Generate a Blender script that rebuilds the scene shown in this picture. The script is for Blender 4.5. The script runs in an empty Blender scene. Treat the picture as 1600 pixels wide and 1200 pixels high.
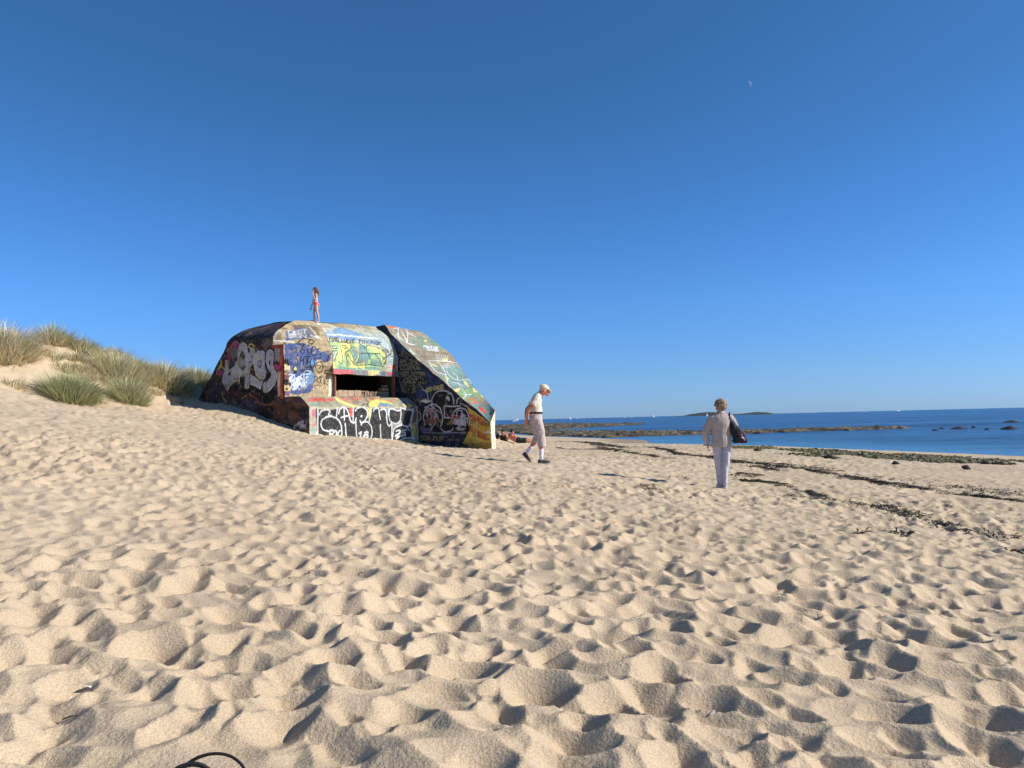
import bpy, bmesh, math, random
import numpy as np
from mathutils import Vector, Matrix

# ------------------------------------------------------------------ terrain
# scattered spot heights (x, y, z); eye level is z = 0, the sea lies at SEA
SEA = -2.2
SPOTS = np.array([
 (0.58,16.6,-.95),(3.81,14.1,-1.34),(-1.62,16.6,-.72),(1.62,14.1,-1.05),
 (-.85,27.9,-1.02),(-3.7,29.86,-.77),(0.6,27.5,-1.1),(-1.5,25,-.98),
 (-6.77,25.5,-.3),(-7.37,25.93,-.12),(-8.11,26.45,.15),(-8.77,26.9,.35),(-9.5,27.4,.6),(-10.65,28.2,.87),(-11.9,29.1,1.04),
 (0,0,-.97),(0,2,-.95),(0,5,-.94),(0,9,-.94),(0,12,-.92),
 (-1.5,2,-.84),(1.5,2,-1.07),(-3,5,-.66),(3,5,-1.2),(5,9,-1.36),
 (-6,9,-.2),(-7,10.5,.0),(-4,10,-.5),(-5,16,-.38),(-7.5,20,-.05),
 (-10.5,18,.48),(-3.5,22,-.6),
 (-13.2,20,1.05),(-13.1,22,.88),(-12.25,24.5,.86),(-12.3,27,.9),(-11.4,23,.55),
 (-16,25,2.85),(-15,26.5,2.7),(-14.4,28.5,2.4),(-13.7,30.5,2.15),(-13.4,33,1.9),(-15.2,23.6,2.1),(-16.5,21.5,2.15),
 (-16,31,2.6),(-19,27,3.0),(-20,21,2.7),(-22,35,2.6),(-14,39,1.9),(-6,42,1.2),(-4,36,.4),(-30,30,3),(-30,10,2.5),(-30,50,2.6),(-15,55,2),
 (-12,12,.7),(-16,15,1.5),(-12,4,.6),(-20,0,1.3),(0,-10,-.95),(12,-10,-1.7),(25,-8,-2.4),
 (8.4,12.5,-1.62),(14.3,21.5,-1.87),(12,6,-1.75),(18,10,-2.05),
 (23,34.7,SEA),(17.5,52.6,SEA),(12.2,72.7,SEA),(9.4,80,SEA),(6,89.5,SEA),(3.6,97,SEA),(11,87,-2.55),(7,97,-2.45),(27.5,20,SEA),(31,5,SEA),
 (0,45,-1.27),(-.5,32,-1.12),(0,38,-1.2),(3,45,-1.4),(-2,60,-1.2),(6,35,-1.42),(8,50,-1.75),(10,28,-1.6),(0,80,-1.55),
 (28,42,-2.9),(25,60,-3.1),(20,85,-3.1),(14,110,-3.2),(35,20,-3.1),(40,0,-3.4),
 (-3,120,-2.0),(-8,180,-2.1),(-20,100,-.5),(-40,80,1.5),(-60,40,2.5),(-60,-10,2),(50,60,-4),(60,120,-4),(30,160,-4),(-40,180,.0),(0,220,-4),(60,-20,-4),
 ], float)
def _tps(r2): return np.where(r2 > 0, r2*np.log(np.maximum(r2, 1e-12)), 0.)
def _fit():
    P = SPOTS[:, :2]/30.; n = len(P)
    d2 = ((P[:, None]-P[None])**2).sum(-1)
    A = np.zeros((n+3, n+3)); A[:n, :n] = _tps(d2)+np.eye(n)*2e-4
    A[:n, n] = 1; A[:n, n+1:] = P; A[n:, :n] = A[:n, n:].T
    return P, np.linalg.solve(A, np.concatenate([SPOTS[:, 2], [0, 0, 0]]))
_P, _W = _fit()
def ground(x, y):
    x = np.atleast_1d(np.asarray(x, float)).ravel()/30.; y = np.atleast_1d(np.asarray(y, float)).ravel()/30.
    out = _W[-3]+_W[-2]*x+_W[-1]*y
    for i in range(len(_P)):
        out = out+_W[i]*_tps((x-_P[i, 0])**2+(y-_P[i, 1])**2)
    return out
def gz(x, y): return float(ground([x], [y])[0])

# ------------------------------------------------------------------ bunker: local frame (u along the front, v outwards, z up)
BO = np.array([-6.753, 25.5, 0.]); BU = np.array([.57318, .81943, 0.]); BV = np.array([.81943, -.57318, 0.])
BL = 5.36
def bw(u, v, z):
    u, v, z = np.broadcast_arrays(np.asarray(u, float), np.asarray(v, float), np.asarray(z, float))
    return BO + u[..., None]*BU + v[..., None]*BV + z[..., None]*np.array([0, 0, 1.])
WALLV = -1.25
HOOD_U = 1.95
def ip(t, xs, ys): return np.interp(t, xs, ys)
def vf_left(z, w):       # rounded shoulder above the shelf, left (w=0) to where the hood starts (w=1)
    a = ip(z, [2.78, 2.84, 3.15, 3.30, 3.47, 3.64, 3.81], [-1.85, -1.83, -1.79, -1.84, -1.97, -2.2, -2.53])
    b = vhood(z)-.015
    return a*(1-w)+b*w
def vhood(z): return ip(z, [1.82, 2.0, 2.4, 2.62, 2.8, 2.95, 3.15, 3.37, 3.52, 3.64, 3.8, 3.94], [-1.0, -1.0, -1.0, -1.03, -1.09, -1.16, -1.28, -1.43, -1.58, -1.74, -1.97, -2.2])
def ztop(u): return ip(u, [0, 1.3, BL, 8], [3.81, 3.81, 3.94, 3.94])
def ul(z): return ip(z, [-2, 3.08, 3.15, 3.25, 3.36, 3.47, 3.6, 3.7, 3.81], [0, 0, .03, .1, .22, .40, .68, .95, 1.3])
def vback(z): return ip(z, [-2, 1.04, 1.45, 2.72, 2.95, 3.19, 3.5, 3.71, 3.81], [-8.8, -6.28, -5.92, -4.7, -4.52, -4.4, -4.33, -4.25, -4.2])
def S_left(v01, z):      # left side wall: v01 0 at the rear, 1 at the front
    vfr = np.where(z < 2.78, WALLV, vf_left(z, 0.*z)); vb = vback(z)
    v = vb+(vfr-vb)*v01
    return ul(z), v, z
def S_front(u01, z):     # front face left of the hood
    u0 = ul(z); u = u0+(HOOD_U-u0)*u01
    w = np.clip(u/HOOD_U, 0, 1)
    low = WALLV+(np.maximum(vhood(z)-.015, WALLV)-WALLV)*w**1.3*np.clip((z-1.8)/.3, 0, 1)
    v = np.where(z < 2.78, low, vf_left(z, w))
    return u, v, z
def S_hood(u01, t):      # t runs 0..1 from the lintel to the roof edge
    u = HOOD_U+(BL-HOOD_U)*u01
    z = 2.0+(ztop(u)-2.0)*t
    v = vhood(2.0+1.94*t)
    return u, v, z
def S_lintel(u01, t):
    u = HOOD_U+(BL-HOOD_U)*u01
    return u, -0.97+0*u, 1.82+.18*t
APR_T = ([0, .35, .62, .82, 1], [-1.25, -.45, -.3, -.12, 0], [.97, .965, .86, .72, .6])
def S_apron(u01, t): return BL*u01, ip(t, APR_T[0], APR_T[1]), ip(t, APR_T[0], APR_T[2])
def S_block(u01, t): return BL*u01, 0.*t, .6-2.0*t
def ztop_w(v): return ip(v, [-2.2, -1.69, -1.42, -.26, 1.73, 3.52], [3.94, 3.96, 3.61, 2.64, 1.22, -.09])
def S_wing(v01, t):      # inner face of the wing wall
    v = -2.3+(3.52+2.3)*v01; zt = ztop_w(v)
    return BL+0*v, v, -1.7+(zt+1.7)*t
WIN = np.array([(BL,-2.2,3.94),(BL,-1.69,3.96),(BL,-1.42,3.61),(BL,-.26,2.64),(BL,1.73,1.22),(BL,3.52,-.09)])
WOUT = np.array([(7.0,-3.0,3.9),(7.1,-1.75,3.9),(7.28,-1.42,3.8),(7.8,-.28,2.8),(7.05,1.5,1.33),(5.62,3.52,.36)])
WT = np.array([0, .08, .14, .36, .70, 1.])
def S_wtop(t, w):
    a = [ip(t, WT, WIN[:, i]) for i in range(3)]; b = [ip(t, WT, WOUT[:, i]) for i in range(3)]
    return tuple(a[i]+(b[i]-a[i])*w for i in range(3))
PANELS = dict(left=S_left, front=S_front, hood=S_hood, lintel=S_lintel, apron=S_apron, block=S_block, wing=S_wing, wtop=S_wtop)
GRAFFITI = [
('left', 'f', (70, 34, 34), 0.5, 0, [-545, 269, -433, 318, -278, 289, -172, 270, -132, 218, -134, 95, -210, 76, -353, 95, -468, 98, -546, 173]),
('left', 'f', (62, 58, 62), 0.5, 1, [-545, 197, -448, 121, -361, 95, -281, 69, -354, 49, -547, 89]),
('left', 'f', (100, 62, 40), 0.6, 0, [-209, 80, -141, 96, -41, 19, -76, -67, -211, 11]),
('left', 'f', (18, 18, 20), 0, 1, [-320, 146, -255, 127, -227, 115, -164, 157, -160, 110, -192, 89, -217, 79, -245, 86, -280, 115, -323, 121, -357, 120, -353, 140]),
('left', 'f', (18, 18, 20), 0, 0, [-379, 179, -342, 176, -345, 124, -360, 124, -381, 151]),
('left', 'f', (18, 18, 20), 0.3, 1, [-448, 133, -428, 153, -383, 160, -383, 132, -421, 120]),
('left', 'f', (150, 50, 90), 0.2, 0, [-450, 276, -431, 289, -400, 308, -377, 297, -381, 286, -415, 286, -431, 270, -427, 237, -439, 231]),
('left', 's', (170, 130, 120), 0.029, 0, [-450, 276, -431, 289, -401, 310, -373, 296]),
('left', 'f', (150, 60, 110), 0, 1, [-504, 204, -478, 208, -472, 190, -500, 189]),
('left', 's', (200, 176, 70), 0.041, 1, [-510, 195, -505, 209, -485, 224, -466, 211]),
('left', 's', (200, 176, 70), 0.046, 1, [-494, 213, -482, 234, -486, 246]),
('left', 'f', (110, 105, 80), 0.5, 1, [-427, 284, -388, 283, -389, 251, -416, 246, -431, 266]),
('left', 'f', (176, 172, 172), 0.12, 0, [-460, 247, -450, 244, -442, 221, -435, 205, -408, 215, -374, 181, -378, 174, -402, 168, -428, 153, -448, 133, -479, 165, -470, 192, -460, 221]),
('left', 's', (200, 176, 70), 0.046, 0, [-446, 133, -429, 150, -401, 166, -379, 167]),
('left', 's', (200, 176, 70), 0.032, 0, [-444, 241, -437, 221, -434, 200]),
('left', 's', (235, 235, 232), 0.02, 0, [-408, 214, -374, 181, -378, 155]),
('left', 'f', (18, 18, 20), 0, 1, [-441, 191, -427, 202, -424, 192, -439, 184]),
('left', 'f', (176, 172, 172), 0.12, 1, [-377, 292, -351, 302, -329, 291, -326, 265, -300, 261, -282, 244, -301, 220, -311, 211, -316, 193, -320, 139, -347, 140, -341, 181, -368, 182, -389, 202, -403, 217, -385, 250, -385, 274]),
('left', 'f', (60, 50, 42), 0.5, 1, [-379, 248, -359, 273, -344, 248, -335, 224, -348, 203, -367, 207, -386, 225]),
('left', 'f', (150, 140, 80), 0.4, 1, [-382, 246, -363, 250, -360, 224, -374, 211, -385, 225]),
('left', 's', (18, 18, 20), 0.023, 1, [-377, 292, -351, 302, -329, 291, -324, 265]),
('left', 's', (200, 176, 70), 0.035, 1, [-389, 202, -367, 182, -341, 188]),
('left', 's', (200, 176, 70), 0.029, 0, [-313, 211, -316, 185, -320, 139, -348, 139]),
('left', 's', (18, 18, 20), 0.026, 1, [-403, 217, -389, 234, -386, 253]),
('left', 's', (90, 90, 130), 0.041, 1, [-325, 231, -300, 229]),
('left', 'f', (176, 172, 172), 0.12, 1, [-318, 281, -292, 276, -282, 253, -271, 265, -246, 266, -230, 252, -229, 202, -221, 192, -226, 170, -244, 160, -272, 173, -292, 206, -300, 234, -314, 253]),
('left', 'f', (176, 172, 172), 0.12, 0, [-312, 184, -279, 173, -243, 158, -255, 129, -280, 144, -313, 149]),
('left', 's', (18, 18, 20), 0.029, 1, [-301, 211, -283, 178, -266, 166, -244, 160]),
('left', 's', (235, 235, 232), 0.023, 0, [-311, 150, -280, 144, -255, 129, -244, 156]),
('left', 's', (200, 176, 70), 0.046, 1, [-290, 281, -282, 255, -282, 228, -287, 205, -269, 175, -240, 163]),
('left', 's', (200, 176, 70), 0.064, 1, [-322, 281, -310, 292, -289, 283]),
('left', 's', (18, 18, 20), 0.035, 1, [-246, 215, -247, 212, -249, 208, -253, 207, -257, 205, -262, 206, -266, 208, -269, 210, -271, 213, -271, 217, -271, 221, -269, 224, -266, 226, -261, 227, -257, 227, -253, 225, -249, 223, -247, 219, -246, 215]),
('left', 's', (18, 18, 20), 0.023, 1, [-259, 222, -257, 208]),
('left', 's', (200, 176, 70), 0.029, 1, [-278, 234, -264, 238, -254, 233]),
('left', 's', (18, 18, 20), 0.026, 1, [-306, 252, -300, 241, -293, 251]),
('left', 's', (18, 18, 20), 0.026, 1, [-230, 252, -228, 202, -221, 192, -226, 170, -239, 160]),
('left', 'f', (176, 172, 172), 0.12, 1, [-221, 260, -200, 264, -184, 248, -183, 199, -166, 174, -173, 150, -198, 129, -223, 117, -243, 129, -238, 153, -216, 159, -198, 173, -215, 202, -225, 220, -224, 247]),
('left', 's', (235, 235, 232), 0.023, 1, [-200, 263, -184, 248, -183, 199, -166, 174, -173, 150, -198, 129, -220, 117]),
('left', 's', (200, 176, 70), 0.041, 1, [-242, 135, -234, 119, -216, 118]),
('left', 's', (18, 18, 20), 0.029, 1, [-225, 220, -215, 199, -198, 176, -216, 159, -239, 151, -244, 129]),
('left', 'f', (18, 18, 20), 0, 1, [-215, 179, -198, 185, -200, 170, -214, 159]),
('left', 'f', (18, 18, 20), 0, 1, [-206, 223, -197, 229, -196, 216, -206, 208]),
('left', 's', (150, 80, 50), 0.046, 1, [-321, 116, -280, 98, -259, 78, -217, 72, -181, 79]),
('left', 's', (200, 176, 70), 0.041, 1, [-483, 125, -468, 103, -453, 93]),
('left', 's', (200, 176, 70), 0.029, 1, [-361, 99, -346, 105, -332, 110]),
('left', 'f', (150, 145, 135), 0.3, 0, [-176, 268, -145, 263, -145, 219, -173, 217]),
('left', 'f', (200, 185, 150), 0.2, 0, [-163, 185, -144, 184, -148, 101, -161, 101]),
('left', 's', (205, 82, 36), 0.133, 0, [-135, 274, -141, 186, -143, 98]),
('left', 's', (160, 66, 40), 0.128, 0, [-186, 274, -131, 270]),
('left', 'f', (190, 50, 110), 0, 1, [-173, 212, -152, 206, -135, 201, -150, 188, -173, 195]),
('left', 'f', (18, 18, 20), 0, 1, [-173, 215, -163, 221, -152, 213, -159, 205]),
('left', 's', (18, 18, 20), 0.052, 1, [-156, 189, -142, 190, -139, 205]),
('left', 's', (185, 185, 185), 0.029, 1, [-47, 1, -57, -2, -47, 1, -58, 7]),
('left', 's', (185, 185, 185), 0.029, 1, [-31, -3, -41, -3, -19, -1, -23, -4, -44, -5]),
('left', 's', (185, 185, 185), 0.029, 1, [-28, 11, -35, -1, -42, 1]),
('left', 's', (185, 185, 185), 0.029, 1, [-50, -14, -36, 3, -60, 1, -34, -4, -44, -1]),
('left', 's', (185, 185, 185), 0.029, 1, [-42, 7, -52, 8, -30, 14, -50, 3]),
('left', 's', (185, 185, 185), 0.029, 1, [-17, -13, -29, -9, -41, -11, -29, 0]),
('left', 's', (185, 185, 185), 0.029, 1, [-84, -14, -73, -1, -77, -14, -59, 1]),
('front', 'f', (176, 152, 112), 0.15, 0, [40, 375, 270, 393, 243, 88, -35, 86]),
('front', 'f', (120, 104, 78), 0.6, 1, [30, 352, 89, 360, 186, 356, 193, 326, 134, 312, 5, 295]),
('front', 'f', (82, 98, 140), 0.35, 1, [45, 330, 114, 347, 145, 329, 141, 315, 87, 303, 42, 293]),
('front', 's', (190, 185, 175), 0.035, 0, [72, 333, 70, 335, 62, 335, 57, 332, 54, 322, 57, 320, 64, 321, 68, 323]),
('front', 's', (190, 185, 175), 0.035, 0, [90, 335, 76, 334, 70, 320, 84, 321]),
('front', 's', (190, 185, 175), 0.035, 0, [73, 327, 83, 328]),
('front', 's', (190, 185, 175), 0.035, 0, [108, 335, 106, 338, 99, 338, 93, 335, 92, 331, 94, 330, 102, 330, 104, 328, 104, 326, 99, 323, 92, 322, 89, 325]),
('front', 's', (190, 185, 175), 0.035, 0, [114, 340, 129, 341]),
('front', 's', (190, 185, 175), 0.035, 0, [121, 340, 114, 325]),
('front', 's', (190, 185, 175), 0.035, 0, [56, 318, 54, 306, 67, 307, 72, 309, 72, 311, 68, 313, 55, 312]),
('front', 's', (190, 185, 175), 0.035, 0, [56, 318, 69, 319, 72, 317, 71, 315, 68, 313]),
('front', 's', (190, 185, 175), 0.035, 0, [88, 322, 80, 319, 77, 315, 78, 311, 84, 309, 92, 311, 94, 316, 94, 320, 88, 322]),
('front', 's', (190, 185, 175), 0.035, 0, [97, 308, 101, 321, 115, 309, 119, 322]),
('front', 's', (225, 215, 195), 0.038, 0, [3, 294, 33, 294, 68, 291]),
('front', 's', (235, 235, 232), 0.057, 0, [137, 320, 160, 313]),
('front', 's', (235, 235, 232), 0.038, 1, [149, 351, 155, 326, 173, 306]),
('front', 'f', (58, 80, 132), 0.18, 1, [4, 277, 94, 290, 126, 279, 149, 260, 184, 262, 188, 240, 172, 224, 141, 230, 124, 215, 122, 178, 128, 147, 108, 114, 30, 107, 23, 134, 20, 201, 1, 229]),
('front', 'f', (70, 130, 190), 0.3, 1, [101, 231, 124, 227, 126, 213, 108, 207]),
('front', 'f', (90, 130, 180), 0.4, 1, [95, 187, 122, 188, 134, 157, 103, 141]),
('front', 'f', (196, 176, 128), 0.3, 1, [-4, 208, 21, 211, 24, 190, -4, 186]),
('front', 'f', (196, 170, 110), 0.3, 1, [-2, 134, 24, 137, 24, 120, -2, 117]),
('front', 'f', (104, 70, 70), 0.3, 1, [-6, 186, 19, 189, 21, 158, -5, 156]),
('front', 'f', (96, 70, 110), 0.3, 0, [-5, 116, 22, 119, 22, 101, -6, 101]),
('front', 'f', (200, 180, 90), 0, 1, [40, 197, 46, 205, 53, 191, 45, 186]),
('front', 'f', (18, 18, 20), 0, 1, [21, 221, 20, 217, 18, 214, 14, 211, 11, 210, 6, 209, 3, 210, -1, 213, -3, 215, -4, 219, -3, 223, -1, 226, 3, 228, 7, 230, 11, 230, 15, 230, 18, 227, 20, 224, 21, 221]),
('front', 'f', (18, 18, 20), 0, 1, [19, 148, 19, 144, 17, 141, 13, 139, 9, 138, 4, 138, 0, 139, -3, 141, -6, 144, -6, 147, -5, 151, -3, 154, 1, 157, 5, 158, 9, 158, 13, 157, 17, 155, 19, 152, 19, 148]),
('front', 'f', (18, 18, 20), 0, 1, [24, 210, 24, 208, 23, 206, 21, 205, 19, 204, 17, 204, 15, 205, 14, 206, 12, 208, 12, 209, 12, 211, 14, 213, 15, 214, 17, 215, 19, 215, 21, 214, 23, 213, 24, 211, 24, 210]),
('front', 'f', (18, 18, 20), 0, 1, [29, 141, 29, 139, 28, 138, 26, 137, 24, 136, 22, 136, 20, 137, 18, 138, 17, 139, 17, 141, 17, 143, 18, 144, 20, 146, 22, 146, 24, 146, 26, 146, 28, 144, 29, 143, 29, 141]),
('front', 'f', (18, 18, 20), 0, 1, [14, 125, 14, 123, 13, 122, 12, 121, 10, 120, 8, 120, 7, 121, 5, 122, 4, 123, 4, 124, 4, 126, 5, 127, 7, 128, 8, 129, 10, 129, 12, 128, 13, 128, 14, 126, 14, 125]),
('front', 'f', (18, 18, 20), 0, 1, [55, 186, 55, 184, 54, 182, 52, 181, 50, 179, 47, 179, 44, 180, 42, 181, 41, 183, 40, 185, 41, 187, 42, 190, 44, 191, 46, 192, 49, 192, 51, 191, 53, 190, 55, 188, 55, 186]),
('front', 'f', (18, 18, 20), 0, 1, [45, 285, 11, 278, 10, 276, 8, 275, 6, 274, 4, 274, 2, 275, 1, 276, 35, 283, 35, 285, 35, 287, 36, 288, 37, 290, 39, 290, 41, 290, 43, 290, 44, 289, 45, 287, 45, 285]),
('front', 's', (18, 18, 20), 0.035, 1, [85, 284, 62, 254]),
('front', 's', (18, 18, 20), 0.035, 1, [106, 286, 71, 271, 69, 254, 80, 251, 84, 264, 75, 264]),
('front', 's', (18, 18, 20), 0.035, 1, [94, 277, 96, 253]),
('front', 's', (18, 18, 20), 0.035, 1, [117, 283, 132, 285]),
('front', 's', (18, 18, 20), 0.035, 1, [120, 281, 101, 252]),
('front', 's', (18, 18, 20), 0.035, 1, [113, 259, 128, 267, 125, 275, 114, 271, 109, 251, 120, 244, 132, 250]),
('front', 's', (18, 18, 20), 0.035, 1, [149, 271, 135, 267, 135, 256, 149, 248, 144, 235, 130, 235]),
('front', 's', (18, 18, 20), 0.035, 1, [60, 245, 49, 241, 49, 231, 57, 224, 54, 211, 44, 209]),
('front', 's', (18, 18, 20), 0.035, 1, [69, 242, 65, 210]),
('front', 's', (18, 18, 20), 0.035, 1, [67, 225, 80, 228]),
('front', 's', (18, 18, 20), 0.035, 1, [81, 240, 79, 211]),
('front', 's', (18, 18, 20), 0.035, 1, [91, 239, 90, 211]),
('front', 's', (18, 18, 20), 0.035, 1, [83, 239, 105, 241]),
('front', 's', (18, 18, 20), 0.035, 1, [96, 240, 94, 211]),
('front', 's', (18, 18, 20), 0.035, 1, [109, 234, 104, 214, 115, 200, 122, 210, 119, 230, 124, 235]),
('front', 's', (18, 18, 20), 0.035, 1, [27, 262, 52, 258]),
('front', 's', (18, 18, 20), 0.035, 1, [68, 279, 56, 266]),
('front', 's', (18, 18, 20), 0.035, 1, [28, 250, 52, 255]),
('front', 's', (18, 18, 20), 0.035, 1, [83, 291, 107, 307, 136, 303]),
('front', 's', (18, 18, 20), 0.035, 1, [132, 210, 150, 207, 142, 197]),
('front', 's', (18, 18, 20), 0.035, 1, [71, 191, 86, 203, 110, 200, 123, 188, 96, 184, 71, 191]),
('front', 's', (18, 18, 20), 0.035, 1, [83, 192, 112, 192]),
('front', 's', (18, 18, 20), 0.035, 1, [149, 223, 172, 227, 181, 247, 194, 255]),
('front', 's', (18, 18, 20), 0.035, 1, [131, 137, 147, 142, 162, 139]),
('front', 's', (18, 18, 20), 0.035, 1, [172, 192, 188, 197, 192, 217]),
('front', 's', (18, 18, 20), 0.035, 1, [175, 187, 193, 183]),
('front', 's', (18, 18, 20), 0.035, 1, [24, 218, 43, 207, 33, 192]),
('front', 's', (18, 18, 20), 0.035, 1, [158, 205, 159, 199, 159, 194, 156, 191, 152, 188, 147, 188, 141, 190, 136, 193, 131, 199, 128, 204, 127, 210, 129, 215, 133, 219, 138, 221, 143, 222, 148, 219, 152, 216, 154, 211, 158, 205]),
('front', 's', (18, 18, 20), 0.028, 1, [142, 297, 140, 295, 138, 293, 135, 291, 131, 290, 128, 290, 125, 291, 122, 292, 121, 294, 120, 296, 122, 298, 124, 300, 127, 302, 131, 302, 134, 303, 138, 302, 140, 301, 141, 299, 142, 297]),
('front', 's', (18, 18, 20), 0.025, 1, [171, 173, 171, 172, 169, 171, 167, 170, 164, 170, 161, 170, 159, 170, 156, 170, 155, 172, 154, 172, 155, 173, 156, 174, 159, 174, 161, 175, 164, 175, 167, 175, 169, 174, 171, 174, 171, 173]),
('front', 's', (205, 210, 225), 0.028, 1, [89, 139, 89, 157, 74, 134, 80, 135, 62, 146]),
('front', 's', (205, 210, 225), 0.028, 1, [40, 146, 45, 159, 59, 155, 56, 163, 51, 153]),
('front', 's', (205, 210, 225), 0.028, 1, [30, 143, 54, 126, 33, 124]),
('front', 's', (205, 210, 225), 0.028, 1, [58, 135, 59, 135, 65, 159]),
('front', 's', (205, 210, 225), 0.028, 1, [46, 142, 63, 150, 65, 142, 53, 129]),
('front', 's', (205, 210, 225), 0.028, 1, [64, 168, 57, 149, 79, 164, 62, 159]),
('front', 's', (205, 210, 225), 0.028, 1, [59, 152, 64, 146, 49, 164]),
('front', 's', (205, 210, 225), 0.028, 1, [85, 155, 99, 166, 97, 148, 101, 168, 104, 166]),
('front', 's', (205, 210, 225), 0.028, 1, [49, 138, 56, 154, 49, 157]),
('front', 's', (205, 210, 225), 0.028, 1, [30, 165, 43, 176, 39, 155, 21, 159, 31, 172]),
('front', 's', (205, 210, 225), 0.028, 1, [62, 166, 88, 177, 85, 156, 81, 160, 65, 168]),
('front', 's', (205, 210, 225), 0.028, 1, [29, 129, 44, 149, 41, 129, 46, 145]),
('front', 's', (190, 205, 225), 0.022, 1, [85, 161, 92, 188, 114, 186, 111, 179, 89, 175]),
('front', 's', (190, 205, 225), 0.022, 1, [48, 146, 73, 148, 48, 143, 59, 165]),
('front', 's', (190, 205, 225), 0.022, 1, [64, 147, 64, 161, 73, 157]),
('front', 's', (190, 205, 225), 0.022, 1, [89, 126, 71, 150, 76, 126]),
('front', 's', (190, 205, 225), 0.022, 1, [84, 154, 97, 132, 79, 156, 91, 130]),
('front', 's', (190, 205, 225), 0.022, 1, [42, 120, 49, 142, 47, 124]),
('front', 's', (190, 205, 225), 0.022, 1, [69, 126, 65, 124, 47, 145, 62, 138]),
('front', 's', (190, 205, 225), 0.022, 1, [19, 174, 33, 175, 25, 152, 37, 151, 34, 162]),
('front', 's', (38, 44, 36), 0.025, 0, [131, 152, 131, 173, 140, 173, 143, 170, 143, 165, 140, 162, 131, 162]),
('front', 's', (38, 44, 36), 0.025, 0, [137, 162, 142, 152]),
('front', 's', (38, 44, 36), 0.025, 0, [152, 169, 147, 166, 146, 159, 147, 152, 152, 148, 156, 152, 158, 159, 156, 166, 152, 169]),
('front', 's', (38, 44, 36), 0.025, 0, [161, 166, 161, 149, 164, 146, 170, 146, 173, 149, 174, 167]),
('front', 's', (38, 44, 36), 0.025, 0, [177, 164, 176, 142]),
('front', 's', (38, 44, 36), 0.025, 0, [189, 164, 177, 151, 189, 142]),
('front', 's', (38, 44, 36), 0.025, 0, [205, 157, 201, 160, 195, 160, 192, 156, 192, 152, 195, 149, 201, 149, 204, 146, 204, 142, 201, 139, 195, 138, 192, 142]),
('front', 's', (120, 100, 74), 0.016, 0, [36, 120, 37, 101]),
('front', 's', (120, 100, 74), 0.016, 0, [57, 121, 58, 101]),
('front', 's', (120, 100, 74), 0.016, 0, [78, 121, 79, 102]),
('front', 's', (120, 100, 74), 0.016, 0, [99, 121, 101, 102]),
('front', 's', (120, 100, 74), 0.016, 0, [121, 122, 122, 102]),
('front', 's', (120, 100, 74), 0.016, 0, [143, 122, 144, 102]),
('front', 's', (120, 100, 74), 0.016, 0, [165, 123, 167, 103]),
('front', 's', (120, 100, 74), 0.016, 0, [188, 123, 189, 103]),
('front', 's', (120, 100, 74), 0.016, 0, [211, 123, 212, 103]),
('front', 'f', (215, 205, 180), 0.3, 0, [199, 174, 225, 174, 225, 103, 195, 103]),
('front', 's', (130, 66, 50), 0.05, 0, [228, 177, 226, 103]),
('hood', 'f', (176, 176, 150), 0.12, 0, [248, 389, 684, 415, 543, 187, 134, 173]),
('hood', 'f', (160, 140, 105), 0.6, 0, [242, 385, 552, 394, 542, 375, 390, 371, 204, 357]),
('hood', 'f', (112, 146, 178), 0.3, 1, [201, 336, 314, 366, 380, 353, 440, 335, 471, 315, 452, 304, 366, 313, 206, 318, 191, 303, 188, 271, 201, 246, 182, 244, 177, 302]),
('hood', 'f', (150, 165, 165), 0.5, 1, [430, 375, 499, 356, 519, 318, 525, 275, 516, 230, 470, 228, 469, 300, 438, 333]),
('hood', 's', (235, 235, 232), 0.044, 0, [210, 329, 287, 333, 379, 331]),
('hood', 's', (215, 220, 215), 0.031, 0, [379, 331, 476, 333]),
('hood', 'f', (150, 182, 120), 0.15, 0, [195, 298, 303, 306, 344, 300, 393, 298, 457, 294, 475, 270, 466, 228, 446, 206, 187, 199, 200, 226, 218, 263, 195, 267]),
('hood', 'f', (104, 138, 140), 0.4, 1, [293, 283, 328, 296, 369, 294, 377, 261, 359, 223, 309, 226, 293, 252]),
('hood', 'f', (100, 140, 135), 0.55, 1, [372, 267, 425, 264, 447, 227, 394, 219, 374, 245]),
('hood', 'f', (110, 150, 130), 0.6, 1, [210, 217, 274, 207, 351, 210, 447, 219, 458, 206, 233, 200]),
('hood', 'f', (216, 208, 112), 0.25, 1, [244, 299, 302, 304, 293, 283, 257, 260, 244, 228, 227, 227, 212, 237, 234, 269]),
('hood', 'f', (216, 208, 112), 0.25, 1, [261, 260, 283, 264, 302, 226, 291, 215, 267, 240]),
('hood', 'f', (216, 208, 112), 0.25, 1, [312, 292, 339, 299, 328, 264, 316, 232, 303, 228, 324, 264, 321, 282]),
('hood', 'f', (216, 208, 112), 0.25, 1, [389, 298, 445, 293, 443, 271, 414, 272, 401, 285, 376, 286]),
('hood', 'f', (216, 208, 112), 0.25, 1, [448, 290, 470, 272, 466, 239, 449, 222, 441, 249]),
('hood', 'f', (216, 208, 112), 0.25, 1, [195, 223, 220, 214, 195, 201, 187, 203]),
('hood', 'f', (216, 208, 112), 0.25, 1, [323, 222, 351, 234, 351, 207, 330, 209]),
('hood', 'f', (216, 208, 112), 0.25, 1, [281, 215, 323, 219, 323, 209, 274, 207]),
('hood', 's', (34, 40, 40), 0.025, 1, [195, 298, 195, 263, 219, 266, 202, 226]),
('hood', 's', (34, 40, 40), 0.025, 1, [195, 299, 244, 301, 242, 264, 244, 238, 239, 218, 222, 227]),
('hood', 's', (34, 40, 40), 0.025, 1, [246, 302, 302, 304, 293, 281, 257, 260, 272, 250, 300, 221]),
('hood', 's', (34, 40, 40), 0.025, 1, [262, 250, 267, 216]),
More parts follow.
